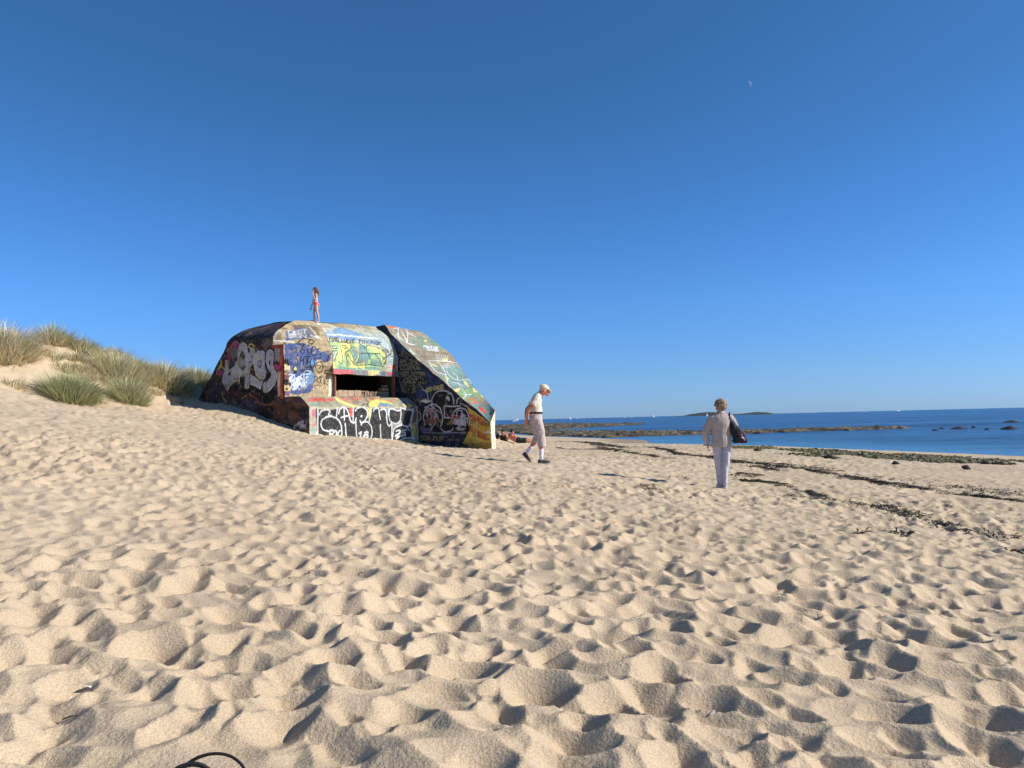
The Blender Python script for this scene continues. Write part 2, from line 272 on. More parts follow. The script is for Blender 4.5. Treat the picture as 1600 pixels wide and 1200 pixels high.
('hood', 's', (34, 40, 40), 0.025, 1, [312, 292, 330, 283, 328, 264, 319, 234, 306, 226, 293, 252, 288, 270]),
('hood', 's', (34, 40, 40), 0.025, 1, [349, 301, 369, 285, 375, 267, 387, 235, 384, 220]),
('hood', 's', (34, 40, 40), 0.025, 1, [298, 226, 312, 218, 387, 222, 447, 221]),
('hood', 's', (34, 40, 40), 0.025, 1, [328, 265, 438, 268]),
('hood', 's', (34, 40, 40), 0.025, 1, [374, 289, 393, 298, 445, 292, 471, 275, 469, 247, 450, 221, 440, 227, 427, 253, 412, 266]),
('hood', 's', (34, 40, 40), 0.025, 1, [441, 291, 442, 268, 460, 247]),
('hood', 's', (34, 40, 40), 0.025, 0, [204, 285, 224, 286, 228, 276, 206, 273, 204, 285]),
('hood', 's', (34, 40, 40), 0.025, 0, [255, 289, 277, 291, 280, 282, 260, 276, 255, 289]),
('hood', 's', (40, 44, 50), 0.022, 0, [212, 319, 205, 306, 222, 320]),
('hood', 's', (40, 44, 50), 0.022, 0, [229, 320, 217, 306]),
('hood', 's', (40, 44, 50), 0.022, 0, [224, 305, 237, 319, 236, 312, 247, 320, 235, 306]),
('hood', 's', (40, 44, 50), 0.022, 0, [258, 317, 257, 319, 252, 319, 247, 317, 245, 314, 246, 312, 251, 313, 252, 310, 250, 308, 245, 306, 239, 305, 239, 308]),
('hood', 's', (40, 44, 50), 0.022, 0, [274, 318, 262, 304, 272, 305]),
('hood', 's', (40, 44, 50), 0.022, 0, [287, 317, 276, 306, 277, 304, 283, 305, 288, 307, 298, 318]),
('hood', 's', (40, 44, 50), 0.022, 0, [308, 315, 308, 317, 302, 317, 297, 314, 289, 305, 290, 303, 295, 303, 300, 306]),
('hood', 's', (40, 44, 50), 0.022, 0, [319, 319, 306, 305]),
('hood', 's', (40, 44, 50), 0.022, 0, [339, 320, 327, 319, 314, 305, 325, 306]),
('hood', 's', (40, 44, 50), 0.022, 0, [321, 312, 328, 312]),
('hood', 's', (40, 44, 50), 0.022, 0, [352, 317, 364, 318]),
('hood', 's', (40, 44, 50), 0.022, 0, [358, 317, 345, 304]),
('hood', 's', (40, 44, 50), 0.022, 0, [372, 317, 359, 303]),
('hood', 's', (40, 44, 50), 0.022, 0, [380, 318, 392, 319]),
('hood', 's', (40, 44, 50), 0.022, 0, [386, 319, 373, 305]),
('hood', 's', (40, 44, 50), 0.022, 0, [399, 317, 386, 304]),
('hood', 's', (40, 44, 50), 0.022, 0, [410, 306, 423, 320, 432, 321, 433, 318, 429, 315, 424, 313, 415, 312]),
('hood', 's', (40, 44, 50), 0.022, 0, [442, 319, 428, 305]),
('hood', 's', (40, 44, 50), 0.022, 0, [459, 316, 458, 318, 453, 318, 447, 315, 438, 306, 439, 304, 445, 304, 450, 307]),
('hood', 's', (40, 44, 50), 0.022, 0, [465, 319, 451, 305]),
('hood', 's', (40, 44, 50), 0.022, 0, [477, 320, 457, 311, 463, 306]),
('hood', 's', (50, 56, 60), 0.022, 1, [454, 258, 448, 228, 469, 245]),
('hood', 's', (50, 56, 60), 0.022, 1, [473, 280, 494, 285, 463, 286, 458, 270]),
('hood', 's', (50, 56, 60), 0.022, 1, [509, 292, 511, 280, 518, 292]),
('hood', 's', (50, 56, 60), 0.022, 1, [473, 276, 496, 280, 465, 298]),
('hood', 's', (50, 56, 60), 0.022, 1, [468, 253, 486, 265, 486, 266]),
('hood', 's', (50, 56, 60), 0.022, 1, [511, 289, 497, 265, 510, 260]),
('hood', 's', (50, 56, 60), 0.022, 1, [483, 293, 490, 273, 500, 269]),
('hood', 's', (50, 56, 60), 0.022, 1, [478, 287, 463, 284, 470, 267]),
('hood', 's', (50, 56, 60), 0.022, 1, [456, 251, 505, 272, 492, 267]),
('hood', 'f', (206, 50, 56), 0, 0, [493, 229, 503, 224, 509, 244, 513, 225, 529, 232, 520, 209, 502, 209]),
('hood', 's', (206, 50, 56), 0.025, 1, [466, 217, 493, 216]),
('lintel', 'f', (118, 120, 122), 0.2, 0, [164, 202, 541, 217, 540, 179, 164, 167]),
('lintel', 'f', (196, 92, 96), 0.35, 0, [181, 197, 291, 200, 291, 179, 180, 175]),
('lintel', 'f', (84, 120, 150), 0.2, 0, [428, 199, 462, 200, 462, 184, 428, 183]),
('lintel', 'f', (190, 80, 100), 0.3, 0, [466, 200, 500, 200, 500, 186, 466, 185]),
('lintel', 's', (240, 205, 100), 0.035, 0, [377, 195, 374, 197, 369, 197, 367, 192, 367, 186, 369, 184, 374, 184, 377, 186, 377, 190, 373, 190]),
('lintel', 's', (240, 205, 100), 0.035, 0, [390, 198, 380, 197, 380, 185, 389, 185]),
('lintel', 's', (240, 205, 100), 0.035, 0, [380, 191, 387, 191]),
('lintel', 's', (240, 205, 100), 0.035, 0, [392, 185, 392, 198, 402, 186, 403, 198]),
('lintel', 's', (240, 205, 100), 0.035, 0, [405, 186, 405, 199, 413, 199, 416, 197, 416, 194, 413, 192, 405, 192]),
('lintel', 's', (240, 205, 100), 0.035, 0, [410, 192, 415, 186]),
('lintel', 's', (240, 205, 100), 0.035, 0, [429, 200, 418, 199, 418, 187, 428, 187]),
('lintel', 's', (240, 205, 100), 0.035, 0, [418, 193, 426, 193]),
('apron', 'f', (150, 140, 112), 0.2, 0, [15, 107, 635, 114, 543, 43, -135, 41]),
('apron', 'f', (112, 140, 124), 0.5, 1, [9, 78, 100, 76, 127, 63, 23, 60]),
('apron', 'f', (126, 112, 96), 0.5, 1, [159, 97, 390, 100, 310, 80, 191, 68]),
('apron', 'f', (226, 196, 92), 0, 1, [155, 100, 162, 84, 199, 68, 238, 60, 227, 55, 174, 64, 143, 79]),
('apron', 's', (226, 110, 40), 0.029, 1, [158, 100, 176, 84, 218, 79]),
('apron', 'f', (228, 198, 84), 0.1, 0, [293, 93, 303, 82, 352, 91, 397, 80, 412, 60, 419, 52, 388, 55, 348, 80, 309, 55, 271, 60, 300, 80]),
('apron', 's', (220, 96, 40), 0.029, 0, [305, 97, 303, 88, 305, 81, 354, 93, 392, 84, 429, 86, 454, 96]),
('apron', 'f', (92, 126, 152), 0.15, 1, [341, 77, 399, 69, 406, 51, 350, 41, 318, 50]),
('apron', 'f', (110, 120, 130), 0.3, 0, [484, 102, 481, 84, 527, 66, 533, 60, 449, 69]),
('apron', 'f', (220, 190, 90), 0.4, 1, [464, 72, 506, 69, 495, 60, 460, 60]),
('apron', 's', (190, 60, 50), 0.023, 0, [12, 80, 26, 89, 18, 80]),
('apron', 's', (190, 60, 50), 0.023, 0, [17, 83, 20, 83]),
('apron', 's', (190, 60, 50), 0.023, 0, [31, 90, 20, 81, 27, 81]),
('apron', 's', (190, 60, 50), 0.023, 0, [45, 89, 39, 89, 28, 80, 34, 80]),
('apron', 's', (190, 60, 50), 0.023, 0, [33, 85, 38, 85]),
('apron', 's', (190, 60, 50), 0.023, 0, [47, 90, 43, 80]),
('apron', 's', (190, 60, 50), 0.023, 0, [54, 90, 37, 80]),
('apron', 's', (190, 60, 50), 0.023, 0, [45, 81, 59, 90, 52, 81]),
('apron', 's', (190, 60, 50), 0.023, 0, [50, 84, 54, 84]),
('apron', 's', (190, 60, 50), 0.023, 0, [53, 80, 64, 90, 60, 81, 71, 90]),
('apron', 's', (190, 60, 50), 0.023, 0, [71, 89, 60, 79, 66, 80, 70, 82, 74, 86, 76, 89, 71, 89]),
('apron', 's', (190, 60, 50), 0.023, 0, [69, 80, 79, 89, 85, 89, 85, 88, 82, 85, 78, 84, 74, 84]),
('apron', 's', (190, 60, 50), 0.023, 0, [77, 84, 75, 80]),
('apron', 's', (190, 60, 50), 0.023, 0, [91, 89, 81, 80]),
('apron', 's', (190, 60, 50), 0.023, 0, [85, 79, 99, 88, 91, 79]),
('apron', 's', (190, 60, 50), 0.023, 0, [90, 82, 93, 82]),
('apron', 's', (190, 60, 50), 0.023, 0, [114, 89, 103, 80]),
('apron', 's', (190, 60, 50), 0.023, 0, [121, 90, 110, 80]),
('apron', 's', (190, 60, 50), 0.023, 0, [108, 85, 115, 85]),
('apron', 's', (190, 60, 50), 0.023, 0, [126, 89, 120, 87, 116, 84, 113, 81, 114, 79, 118, 81, 122, 84, 126, 87, 126, 89]),
('apron', 's', (190, 60, 50), 0.023, 0, [120, 80, 135, 90, 127, 80]),
('apron', 's', (190, 60, 50), 0.023, 0, [126, 83, 129, 83]),
('apron', 's', (190, 90, 70), 0.02, 0, [201, 91, 193, 92, 182, 82, 189, 82]),
('apron', 's', (190, 90, 70), 0.02, 0, [187, 87, 192, 87]),
('apron', 's', (190, 90, 70), 0.02, 0, [203, 92, 211, 91]),
('apron', 's', (190, 90, 70), 0.02, 0, [207, 92, 195, 83]),
('apron', 's', (190, 90, 70), 0.02, 0, [211, 82, 223, 92, 221, 87, 231, 92, 219, 83]),
('apron', 's', (190, 90, 70), 0.02, 0, [222, 84, 238, 93, 230, 83]),
('apron', 's', (190, 90, 70), 0.02, 0, [228, 87, 232, 87]),
('apron', 's', (190, 90, 70), 0.02, 0, [232, 83, 244, 92, 250, 92, 250, 91, 247, 89, 243, 87, 237, 87]),
('apron', 's', (190, 90, 70), 0.02, 0, [242, 88, 240, 83]),
('apron', 's', (190, 90, 70), 0.02, 0, [259, 93, 246, 83]),
('apron', 's', (190, 90, 70), 0.02, 0, [252, 83, 265, 93, 260, 83, 273, 93]),
('apron', 's', (60, 60, 60), 0.02, 1, [255, 66, 261, 69, 269, 71]),
('apron', 's', (60, 60, 60), 0.02, 1, [270, 60, 271, 60, 271, 65, 265, 61, 280, 60]),
('apron', 's', (60, 60, 60), 0.02, 1, [276, 62, 273, 72, 275, 63, 274, 62, 275, 71]),
('apron', 's', (60, 60, 60), 0.02, 1, [256, 68, 240, 61, 233, 62]),
('apron', 's', (60, 60, 60), 0.02, 1, [272, 70, 274, 69, 276, 68, 272, 68, 285, 73]),
('apron', 's', (60, 60, 60), 0.02, 1, [266, 70, 261, 71, 262, 71]),
('block', 'f', (172, 166, 138), 0.2, 0, [-23, 68, 562, 69, 557, -114, -25, -86]),
('block', 'f', (186, 110, 118), 0.3, 0, [11, 51, 31, 51, 27, 20, 10, 21]),
('block', 'f', (196, 130, 130), 0.3, 0, [12, 10, 25, 10, 24, -7, 12, -7]),
('block', 'f', (140, 160, 140), 0.4, 0, [3, -9, 23, -9, 22, -41, 2, -40]),
('block', 'f', (38, 38, 42), 0, 0, [26, 52, 84, 49, 121, 54, 153, 58, 197, 55, 245, 58, 282, 51, 310, 55, 355, 48, 381, 51, 439, 54, 507, 42, 494, -6, 496, -67, 216, -61, 30, -43]),
('block', 'f', (180, 96, 86), 0.3, 0, [171, 56, 196, 55, 193, 22, 184, 22]),
('block', 's', (220, 70, 40), 0.033, 1, [181, 55, 179, 33, 185, 25]),
('block', 'f', (214, 190, 96), 0.3, 0, [259, 56, 285, 55, 277, 11, 268, 29]),
('block', 'f', (110, 140, 160), 0.2, 0, [358, 55, 379, 55, 377, 20, 369, 28]),
('block', 'f', (150, 150, 146), 0.3, 0, [390, -4, 434, 2, 442, -11, 411, -15, 394, -31]),
('block', 'f', (90, 92, 100), 0.3, 0, [509, 41, 528, 41, 527, 2, 502, -3]),
('block', 's', (130, 50, 60), 0.065, 1, [492, 54, 512, 58, 524, 38, 525, 13, 506, -1]),
('block', 'f', (232, 200, 80), 0, 1, [500, -11, 516, -10, 520, -29, 513, -51, 505, -56]),
('block', 's', (190, 90, 60), 0.026, 1, [500, -11, 518, -10, 522, -34, 508, -56]),
('block', 'f', (226, 186, 80), 0.3, 1, [398, -69, 492, -69, 492, -83, 436, -78]),
('block', 'f', (220, 150, 90), 0.3, 1, [279, -62, 322, -65, 322, -74, 286, -67]),
('block', 's', (235, 235, 232), 0.046, 1, [36, 50, 34, -27, 43, -42, 90, -47, 125, -50]),
('block', 's', (235, 235, 232), 0.046, 1, [41, 32, 50, 44, 72, 50, 89, 46, 83, 34, 94, 30]),
('block', 's', (235, 235, 232), 0.046, 1, [85, -24, 61, -17, 50, 2, 59, 19, 84, 27, 113, 22, 133, 5, 141, -15, 142, -35, 137, -54]),
('block', 's', (235, 235, 232), 0.046, 1, [121, 54, 115, 23]),
('block', 's', (235, 235, 232), 0.046, 1, [127, 36, 134, 52, 153, 58, 170, 43, 180, 12, 193, 3, 205, 7, 210, 20]),
('block', 's', (235, 235, 232), 0.046, 1, [153, 52, 154, 12]),
('block', 's', (235, 235, 232), 0.046, 1, [138, 23, 167, 28]),
('block', 's', (235, 235, 232), 0.046, 1, [156, 0, 161, -55]),
('block', 's', (235, 235, 232), 0.046, 1, [197, 55, 193, 8]),
('block', 's', (235, 235, 232), 0.046, 1, [207, 45, 218, 55, 242, 58, 261, 48, 266, 29, 255, 12, 234, 4, 229, 12]),
('block', 's', (235, 235, 232), 0.046, 1, [234, -4, 241, 4, 266, 5, 284, -10, 290, -33, 283, -54, 257, -62, 222, -60]),
('block', 's', (235, 235, 232), 0.046, 1, [208, 12, 213, -37, 219, -61]),
('block', 's', (235, 235, 232), 0.046, 1, [277, 6, 282, 51]),
('block', 's', (235, 235, 232), 0.046, 1, [293, 44, 310, 55, 325, 47, 330, 13]),
('block', 's', (235, 235, 232), 0.046, 1, [334, 45, 351, 49, 362, 39, 365, 7, 376, -11, 389, 0]),
('block', 's', (235, 235, 232), 0.046, 1, [330, -6, 332, -71]),
('block', 's', (235, 235, 232), 0.046, 1, [391, -4, 392, -68]),
('block', 's', (235, 235, 232), 0.046, 1, [283, -57, 334, -60, 393, -67]),
('block', 's', (235, 235, 232), 0.046, 1, [381, 53, 427, 44, 440, 47, 434, 6, 411, -2, 385, 7, 375, 28, 381, 53]),
('block', 's', (235, 235, 232), 0.046, 1, [439, 55, 471, 48, 504, 41, 492, -6, 470, -15, 446, -8, 437, 6]),
('block', 's', (235, 235, 232), 0.046, 1, [504, 41, 494, -6, 496, -50, 508, -64]),
('block', 's', (235, 235, 232), 0.046, 1, [396, -53, 402, -26, 422, -13, 449, -11, 473, -19, 482, -31]),
('block', 's', (235, 235, 232), 0.046, 1, [428, -70, 452, -60, 505, -60]),
('block', 's', (235, 235, 232), 0.046, 1, [31, -27, 28, -38]),
('block', 'f', (235, 235, 232), 0, 1, [242, 26, 241, 25, 241, 24, 239, 23, 238, 22, 237, 22, 234, 23, 233, 24, 233, 25, 232, 26, 233, 27, 233, 28, 234, 29, 237, 29, 238, 29, 240, 29, 241, 28, 241, 27, 242, 26]),
('block', 's', (235, 235, 232), 0.059, 0, [90, -41, 90, -20, 104, -21, 108, -24, 108, -29, 104, -33, 90, -32]),
('block', 's', (235, 235, 232), 0.059, 0, [114, -22, 133, -44]),
('block', 's', (235, 235, 232), 0.059, 0, [133, -23, 113, -43]),
('block', 's', (235, 235, 232), 0.046, 0, [90, -43, 90, -49, 128, -51]),
('block', 's', (235, 235, 232), 0.055, 0, [225, -36, 236, -31, 231, -53]),
('block', 's', (235, 235, 232), 0.055, 0, [260, -41, 253, -37, 254, -33, 262, -30, 270, -33, 268, -38, 260, -41, 249, -45, 248, -49, 257, -53, 268, -50, 270, -45, 260, -41]),
('block', 's', (235, 235, 232), 0.055, 0, [414, -33, 421, -30, 432, -30, 436, -35, 428, -41, 410, -51, 432, -52]),
('block', 's', (235, 235, 232), 0.055, 0, [465, -29, 446, -28, 442, -38, 455, -37, 461, -41, 458, -47, 448, -50, 437, -47]),
('block', 's', (235, 235, 232), 0.042, 1, [413, -60, 437, -51, 462, -50]),
('wing', 'f', (30, 36, 56), 0.3, 0, [-211, 419, -61, 369, 121, 179, 250, 71, 371, -64, -222, -59]),
('wing', 'f', (46, 62, 104), 0.5, 1, [-10, 123, 75, 147, 101, 118, 54, 78, -2, 80]),
('wing', 'f', (44, 58, 92), 0.5, 1, [-151, 347, -87, 321, -49, 274, -112, 289]),
('wing', 'f', (44, 58, 96), 0.5, 1, [48, 197, 111, 159, 92, 139, 38, 170]),
('wing', 's', (120, 118, 92), 0.037, 0, [-94, 283, -96, 266, -85, 265]),
('wing', 's', (120, 118, 92), 0.037, 0, [-73, 280, -82, 280, -82, 263, -73, 262]),
('wing', 's', (120, 118, 92), 0.037, 0, [-82, 272, -75, 271]),
('wing', 's', (120, 118, 92), 0.037, 0, [-61, 275, -63, 278, -68, 278, -71, 275, -71, 271, -68, 269, -63, 268, -61, 265, -61, 263, -63, 260, -68, 261, -71, 264]),
('wing', 's', (14, 15, 20), 0.037, 1, [-68, 263, -55, 258, -61, 269]),
('wing', 's', (14, 15, 20), 0.037, 1, [-88, 260, -79, 260, -87, 257]),
('wing', 's', (14, 15, 20), 0.037, 1, [-68, 267, -71, 279, -69, 280]),
('wing', 's', (14, 15, 20), 0.037, 1, [-87, 279, -98, 276, -84, 280, -98, 273, -91, 284]),
('wing', 's', (14, 15, 20), 0.037, 1, [-74, 264, -65, 266, -74, 264, -66, 267]),
('wing', 's', (14, 15, 20), 0.037, 1, [-86, 253, -88, 263, -98, 260]),
('wing', 's', (120, 118, 92), 0.037, 0, [-93, 232, -88, 249, -84, 231]),
('wing', 's', (120, 118, 92), 0.037, 0, [-91, 237, -86, 238]),
('wing', 's', (120, 118, 92), 0.037, 0, [-81, 229, -81, 247, -77, 238, -71, 246, -72, 228]),
('wing', 's', (120, 118, 92), 0.037, 0, [-63, 248, -65, 231]),
('wing', 's', (120, 118, 92), 0.037, 0, [-47, 242, -49, 244, -54, 244, -56, 242, -56, 239, -54, 236, -49, 236, -47, 233, -47, 230, -49, 227, -55, 228, -56, 230]),
('wing', 's', (120, 118, 92), 0.037, 0, [-44, 245, -44, 228, -37, 227, -35, 233, -35, 239, -37, 245, -44, 245]),
('wing', 's', (120, 118, 92), 0.037, 0, [-23, 243, -33, 244, -33, 226, -23, 226]),
('wing', 's', (120, 118, 92), 0.037, 0, [-33, 235, -25, 235]),
('wing', 's', (120, 118, 92), 0.037, 0, [-21, 225, -21, 242, -16, 233, -11, 241, -11, 225]),
('wing', 's', (120, 118, 92), 0.037, 0, [-9, 225, -4, 242, 1, 224]),
('wing', 's', (120, 118, 92), 0.037, 0, [-6, 230, -2, 230]),
('wing', 's', (14, 15, 20), 0.037, 1, [-82, 228, -68, 233, -68, 237, -78, 229, -88, 227]),
('wing', 's', (14, 15, 20), 0.037, 1, [-44, 240, -54, 235, -47, 244]),
('wing', 's', (14, 15, 20), 0.037, 1, [-52, 232, -42, 227, -59, 221, -59, 219, -53, 225]),
('wing', 's', (14, 15, 20), 0.037, 1, [-57, 237, -54, 242, -67, 234]),
('wing', 's', (14, 15, 20), 0.037, 1, [-6, 236, -16, 229, -19, 232, -24, 230, -21, 223]),
('wing', 's', (14, 15, 20), 0.037, 1, [-48, 246, -54, 236, -36, 238, -46, 238]),
('wing', 's', (120, 118, 92), 0.037, 0, [-84, 222, -86, 225, -91, 225, -93, 223, -93, 219, -91, 216, -86, 216, -84, 214, -84, 211, -86, 207, -91, 208, -94, 211]),
('wing', 's', (120, 118, 92), 0.037, 0, [-81, 226, -81, 208, -74, 208, -72, 213, -71, 219, -74, 225, -81, 226]),
('wing', 's', (120, 118, 92), 0.037, 0, [-59, 226, -68, 227, -69, 210, -59, 209]),
('wing', 's', (120, 118, 92), 0.037, 0, [-69, 218, -61, 218]),
('wing', 's', (120, 118, 92), 0.037, 0, [-56, 206, -56, 223, -52, 214, -47, 223, -47, 205]),
('wing', 's', (120, 118, 92), 0.037, 0, [-44, 206, -38, 224, -35, 206]),
('wing', 's', (120, 118, 92), 0.037, 0, [-42, 212, -37, 212]),
('wing', 's', (120, 118, 92), 0.037, 0, [-33, 205, -31, 222, -24, 222, -22, 219, -22, 214, -24, 212, -31, 212]),
('wing', 's', (120, 118, 92), 0.037, 0, [-19, 223, -19, 207, -10, 206]),
('wing', 's', (120, 118, 92), 0.037, 0, [-8, 204, -3, 221, 2, 203]),
('wing', 's', (120, 118, 92), 0.037, 0, [-5, 210, 0, 209]),
('wing', 's', (120, 118, 92), 0.037, 0, [14, 218, 12, 222, 7, 222, 4, 216, 4, 208, 7, 204, 12, 205, 14, 207, 14, 212, 10, 212]),
('wing', 's', (14, 15, 20), 0.037, 1, [14, 218, 15, 214, 19, 213]),
('wing', 's', (14, 15, 20), 0.037, 1, [-90, 220, -77, 217, -78, 217]),
('wing', 's', (14, 15, 20), 0.037, 1, [-94, 209, -96, 214, -88, 204, -80, 201, -99, 211]),
('wing', 's', (14, 15, 20), 0.037, 1, [-61, 217, -48, 218, -65, 216, -54, 225]),
('wing', 's', (14, 15, 20), 0.037, 1, [-91, 219, -94, 210, -92, 209]),
('wing', 's', (14, 15, 20), 0.037, 1, [-72, 216, -72, 213, -75, 211, -73, 220]),
('wing', 's', (120, 118, 92), 0.037, 0, [-94, 183, -94, 201, -88, 191, -81, 201, -82, 183]),
('wing', 's', (120, 118, 92), 0.037, 0, [-79, 183, -73, 200, -67, 182]),
('wing', 's', (120, 118, 92), 0.037, 0, [-77, 189, -69, 188]),
('wing', 's', (120, 118, 92), 0.037, 0, [-65, 181, -63, 198, -55, 198, -52, 195, -52, 190, -55, 188, -63, 189]),
('wing', 's', (120, 118, 92), 0.037, 0, [-49, 198, -49, 181, -37, 180]),
('wing', 's', (120, 118, 92), 0.037, 0, [-34, 180, -28, 197, -22, 179]),
('wing', 's', (120, 118, 92), 0.037, 0, [-31, 185, -25, 185]),
('wing', 's', (120, 118, 92), 0.037, 0, [-8, 191, -10, 194, -16, 194, -19, 189, -19, 180, -16, 177, -10, 177, -8, 180, -8, 184, -12, 185]),
('wing', 's', (120, 118, 92), 0.037, 0, [8, 193, -4, 193, -4, 176, 7, 176]),
('wing', 's', (120, 118, 92), 0.037, 0, [-4, 185, 4, 184]),
('wing', 's', (120, 118, 92), 0.037, 0, [22, 190, 20, 194, 14, 194, 10, 191, 10, 187, 14, 185, 19, 185, 22, 182, 22, 179, 19, 177, 13, 177, 10, 180]),
('wing', 's', (120, 118, 92), 0.037, 0, [31, 193, 27, 190, 25, 185, 26, 179, 31, 176, 35, 179, 36, 184, 35, 190, 31, 193]),
('wing', 's', (14, 15, 20), 0.037, 1, [19, 177, 26, 175, 33, 176]),
('wing', 's', (14, 15, 20), 0.037, 1, [-102, 180, -93, 193, -91, 187]),
('wing', 's', (14, 15, 20), 0.037, 1, [10, 187, 10, 182, 6, 186]),
('wing', 's', (14, 15, 20), 0.037, 1, [-36, 184, -38, 190, -46, 180, -42, 190, -40, 184]),
('wing', 's', (14, 15, 20), 0.037, 1, [-12, 190, -13, 188, -3, 179, -8, 186, -9, 187]),
('wing', 's', (14, 15, 20), 0.037, 1, [2, 181, 2, 178, 9, 185, 2, 179]),
('wing', 's', (120, 118, 92), 0.037, 0, [-94, 177, -94, 160, -82, 160]),
('wing', 's', (120, 118, 92), 0.037, 0, [-80, 158, -73, 175, -68, 158]),
('wing', 's', (120, 118, 92), 0.037, 0, [-77, 164, -71, 163]),
('wing', 's', (120, 118, 92), 0.037, 0, [-53, 173, -55, 175, -61, 176, -65, 170, -65, 162, -61, 159, -55, 159, -53, 161, -53, 166, -57, 166]),
('wing', 's', (120, 118, 92), 0.037, 0, [-37, 176, -49, 176, -49, 159, -37, 159]),
('wing', 's', (120, 118, 92), 0.037, 0, [-49, 168, -41, 167]),
('wing', 's', (120, 118, 92), 0.037, 0, [-23, 169, -25, 171, -31, 172, -35, 170, -35, 166, -31, 164, -25, 164, -23, 161, -23, 157, -25, 155, -31, 155, -35, 158]),
('wing', 's', (120, 118, 92), 0.037, 0, [-13, 171, -18, 167, -19, 162, -18, 156, -13, 154, -10, 156, -8, 161, -9, 167, -13, 171]),
('wing', 's', (120, 118, 92), 0.037, 0, [-5, 155, -5, 172, 7, 154, 7, 172]),
('wing', 's', (120, 118, 92), 0.037, 0, [10, 171, 22, 171]),
('wing', 's', (120, 118, 92), 0.037, 0, [16, 171, 15, 154]),
('wing', 's', (120, 118, 92), 0.037, 0, [25, 169, 25, 151, 35, 151]),
('wing', 's', (14, 15, 20), 0.037, 1, [-5, 159, -6, 152, 3, 146]),
('wing', 's', (14, 15, 20), 0.037, 1, [12, 160, 22, 170, 13, 158]),
('wing', 's', (14, 15, 20), 0.037, 1, [3, 155, 7, 166, 6, 159, 13, 168]),
('wing', 's', (14, 15, 20), 0.037, 1, [0, 161, 0, 164, -17, 156]),
('wing', 's', (14, 15, 20), 0.037, 1, [19, 157, 16, 147, 3, 155, 4, 160]),
('wing', 's', (14, 15, 20), 0.037, 1, [-31, 163, -31, 163, -25, 165]),
('wing', 's', (120, 118, 92), 0.037, 0, [-78, 159, -90, 159, -91, 142, -78, 142]),
('wing', 's', (120, 118, 92), 0.037, 0, [-91, 151, -81, 150]),
('wing', 's', (120, 118, 92), 0.037, 0, [-62, 152, -66, 155, -72, 156, -75, 153, -75, 149, -72, 147, -66, 147, -63, 143, -63, 141, -66, 138, -72, 139, -75, 141]),
('wing', 's', (120, 118, 92), 0.037, 0, [-54, 157, -59, 155, -60, 149, -59, 143, -54, 140, -49, 143, -48, 148, -49, 154, -54, 157]),
('wing', 's', (120, 118, 92), 0.037, 0, [-44, 138, -44, 155, -33, 137, -33, 155]),
('wing', 's', (120, 118, 92), 0.037, 0, [-30, 156, -18, 155]),
('wing', 's', (120, 118, 92), 0.037, 0, [-23, 155, -24, 139]),
('wing', 's', (120, 118, 92), 0.037, 0, [-15, 156, -15, 139, -4, 138]),
('wing', 's', (120, 118, 92), 0.037, 0, [0, 137, 6, 154, 12, 137]),
('wing', 's', (120, 118, 92), 0.037, 0, [3, 143, 9, 143]),
('wing', 's', (120, 118, 92), 0.037, 0, [15, 153, 14, 136, 26, 136]),
('wing', 's', (14, 15, 20), 0.037, 1, [-52, 131, -43, 143, -37, 139]),
('wing', 's', (14, 15, 20), 0.037, 1, [-47, 146, -49, 152, -46, 140, -59, 142, -53, 147]),
('wing', 's', (14, 15, 20), 0.037, 1, [-25, 135, -31, 139, -25, 135, -37, 138, -37, 135]),
('wing', 's', (14, 15, 20), 0.037, 1, [-11, 129, -10, 135, -3, 134, -4, 133, -4, 140]),
('wing', 's', (14, 15, 20), 0.037, 1, [16, 142, 4, 141, -3, 142]),
('wing', 's', (14, 15, 20), 0.037, 1, [-33, 149, -44, 149, -37, 149]),
('wing', 's', (120, 118, 92), 0.037, 0, [-86, 121, -86, 139, -78, 121, -78, 138]),
('wing', 's', (120, 118, 92), 0.037, 0, [-74, 135, -66, 135]),
('wing', 's', (120, 118, 92), 0.037, 0, [-71, 135, -71, 118]),
('wing', 's', (120, 118, 92), 0.037, 0, [-63, 136, -65, 119, -55, 118]),
('wing', 's', (120, 118, 92), 0.037, 0, [-53, 118, -48, 136, -44, 118]),
('wing', 's', (120, 118, 92), 0.037, 0, [-50, 124, -47, 124]),
('wing', 's', (120, 118, 92), 0.037, 0, [-42, 134, -42, 117, -34, 117]),
('wing', 's', (120, 118, 92), 0.037, 0, [-22, 132, -31, 132, -31, 116, -23, 115]),
('wing', 's', (120, 118, 92), 0.037, 0, [-31, 123, -24, 124]),
('wing', 's', (120, 118, 92), 0.037, 0, [-11, 132, -13, 135, -18, 136, -19, 133, -21, 129, -18, 127, -13, 126, -11, 124, -11, 121, -13, 118, -18, 119, -21, 121]),
('wing', 's', (14, 15, 20), 0.037, 1, [-30, 129, -37, 123, -30, 126]),
('wing', 's', (14, 15, 20), 0.037, 1, [-30, 123, -41, 126, -33, 123, -48, 125]),
('wing', 's', (14, 15, 20), 0.037, 1, [-71, 129, -72, 137, -68, 140, -65, 128, -68, 133]),
('wing', 's', (14, 15, 20), 0.037, 1, [-36, 120, -30, 125, -30, 129, -30, 128, -29, 126]),
('wing', 's', (14, 15, 20), 0.037, 1, [-62, 130, -53, 120, -63, 128]),
('wing', 's', (14, 15, 20), 0.037, 1, [-34, 116, -43, 120, -43, 114]),
('wing', 's', (12, 12, 14), 0.041, 1, [33, 170, 33, 166, 29, 163, 26, 161, 21, 160, 16, 159, 12, 161, 8, 164, 6, 167, 6, 171, 6, 176, 9, 178, 13, 181, 17, 182, 22, 182, 27, 180, 31, 177, 33, 174, 33, 170]),
('wing', 's', (176, 166, 100), 0.039, 0, [40, 116, 46, 131, 46, 115]),
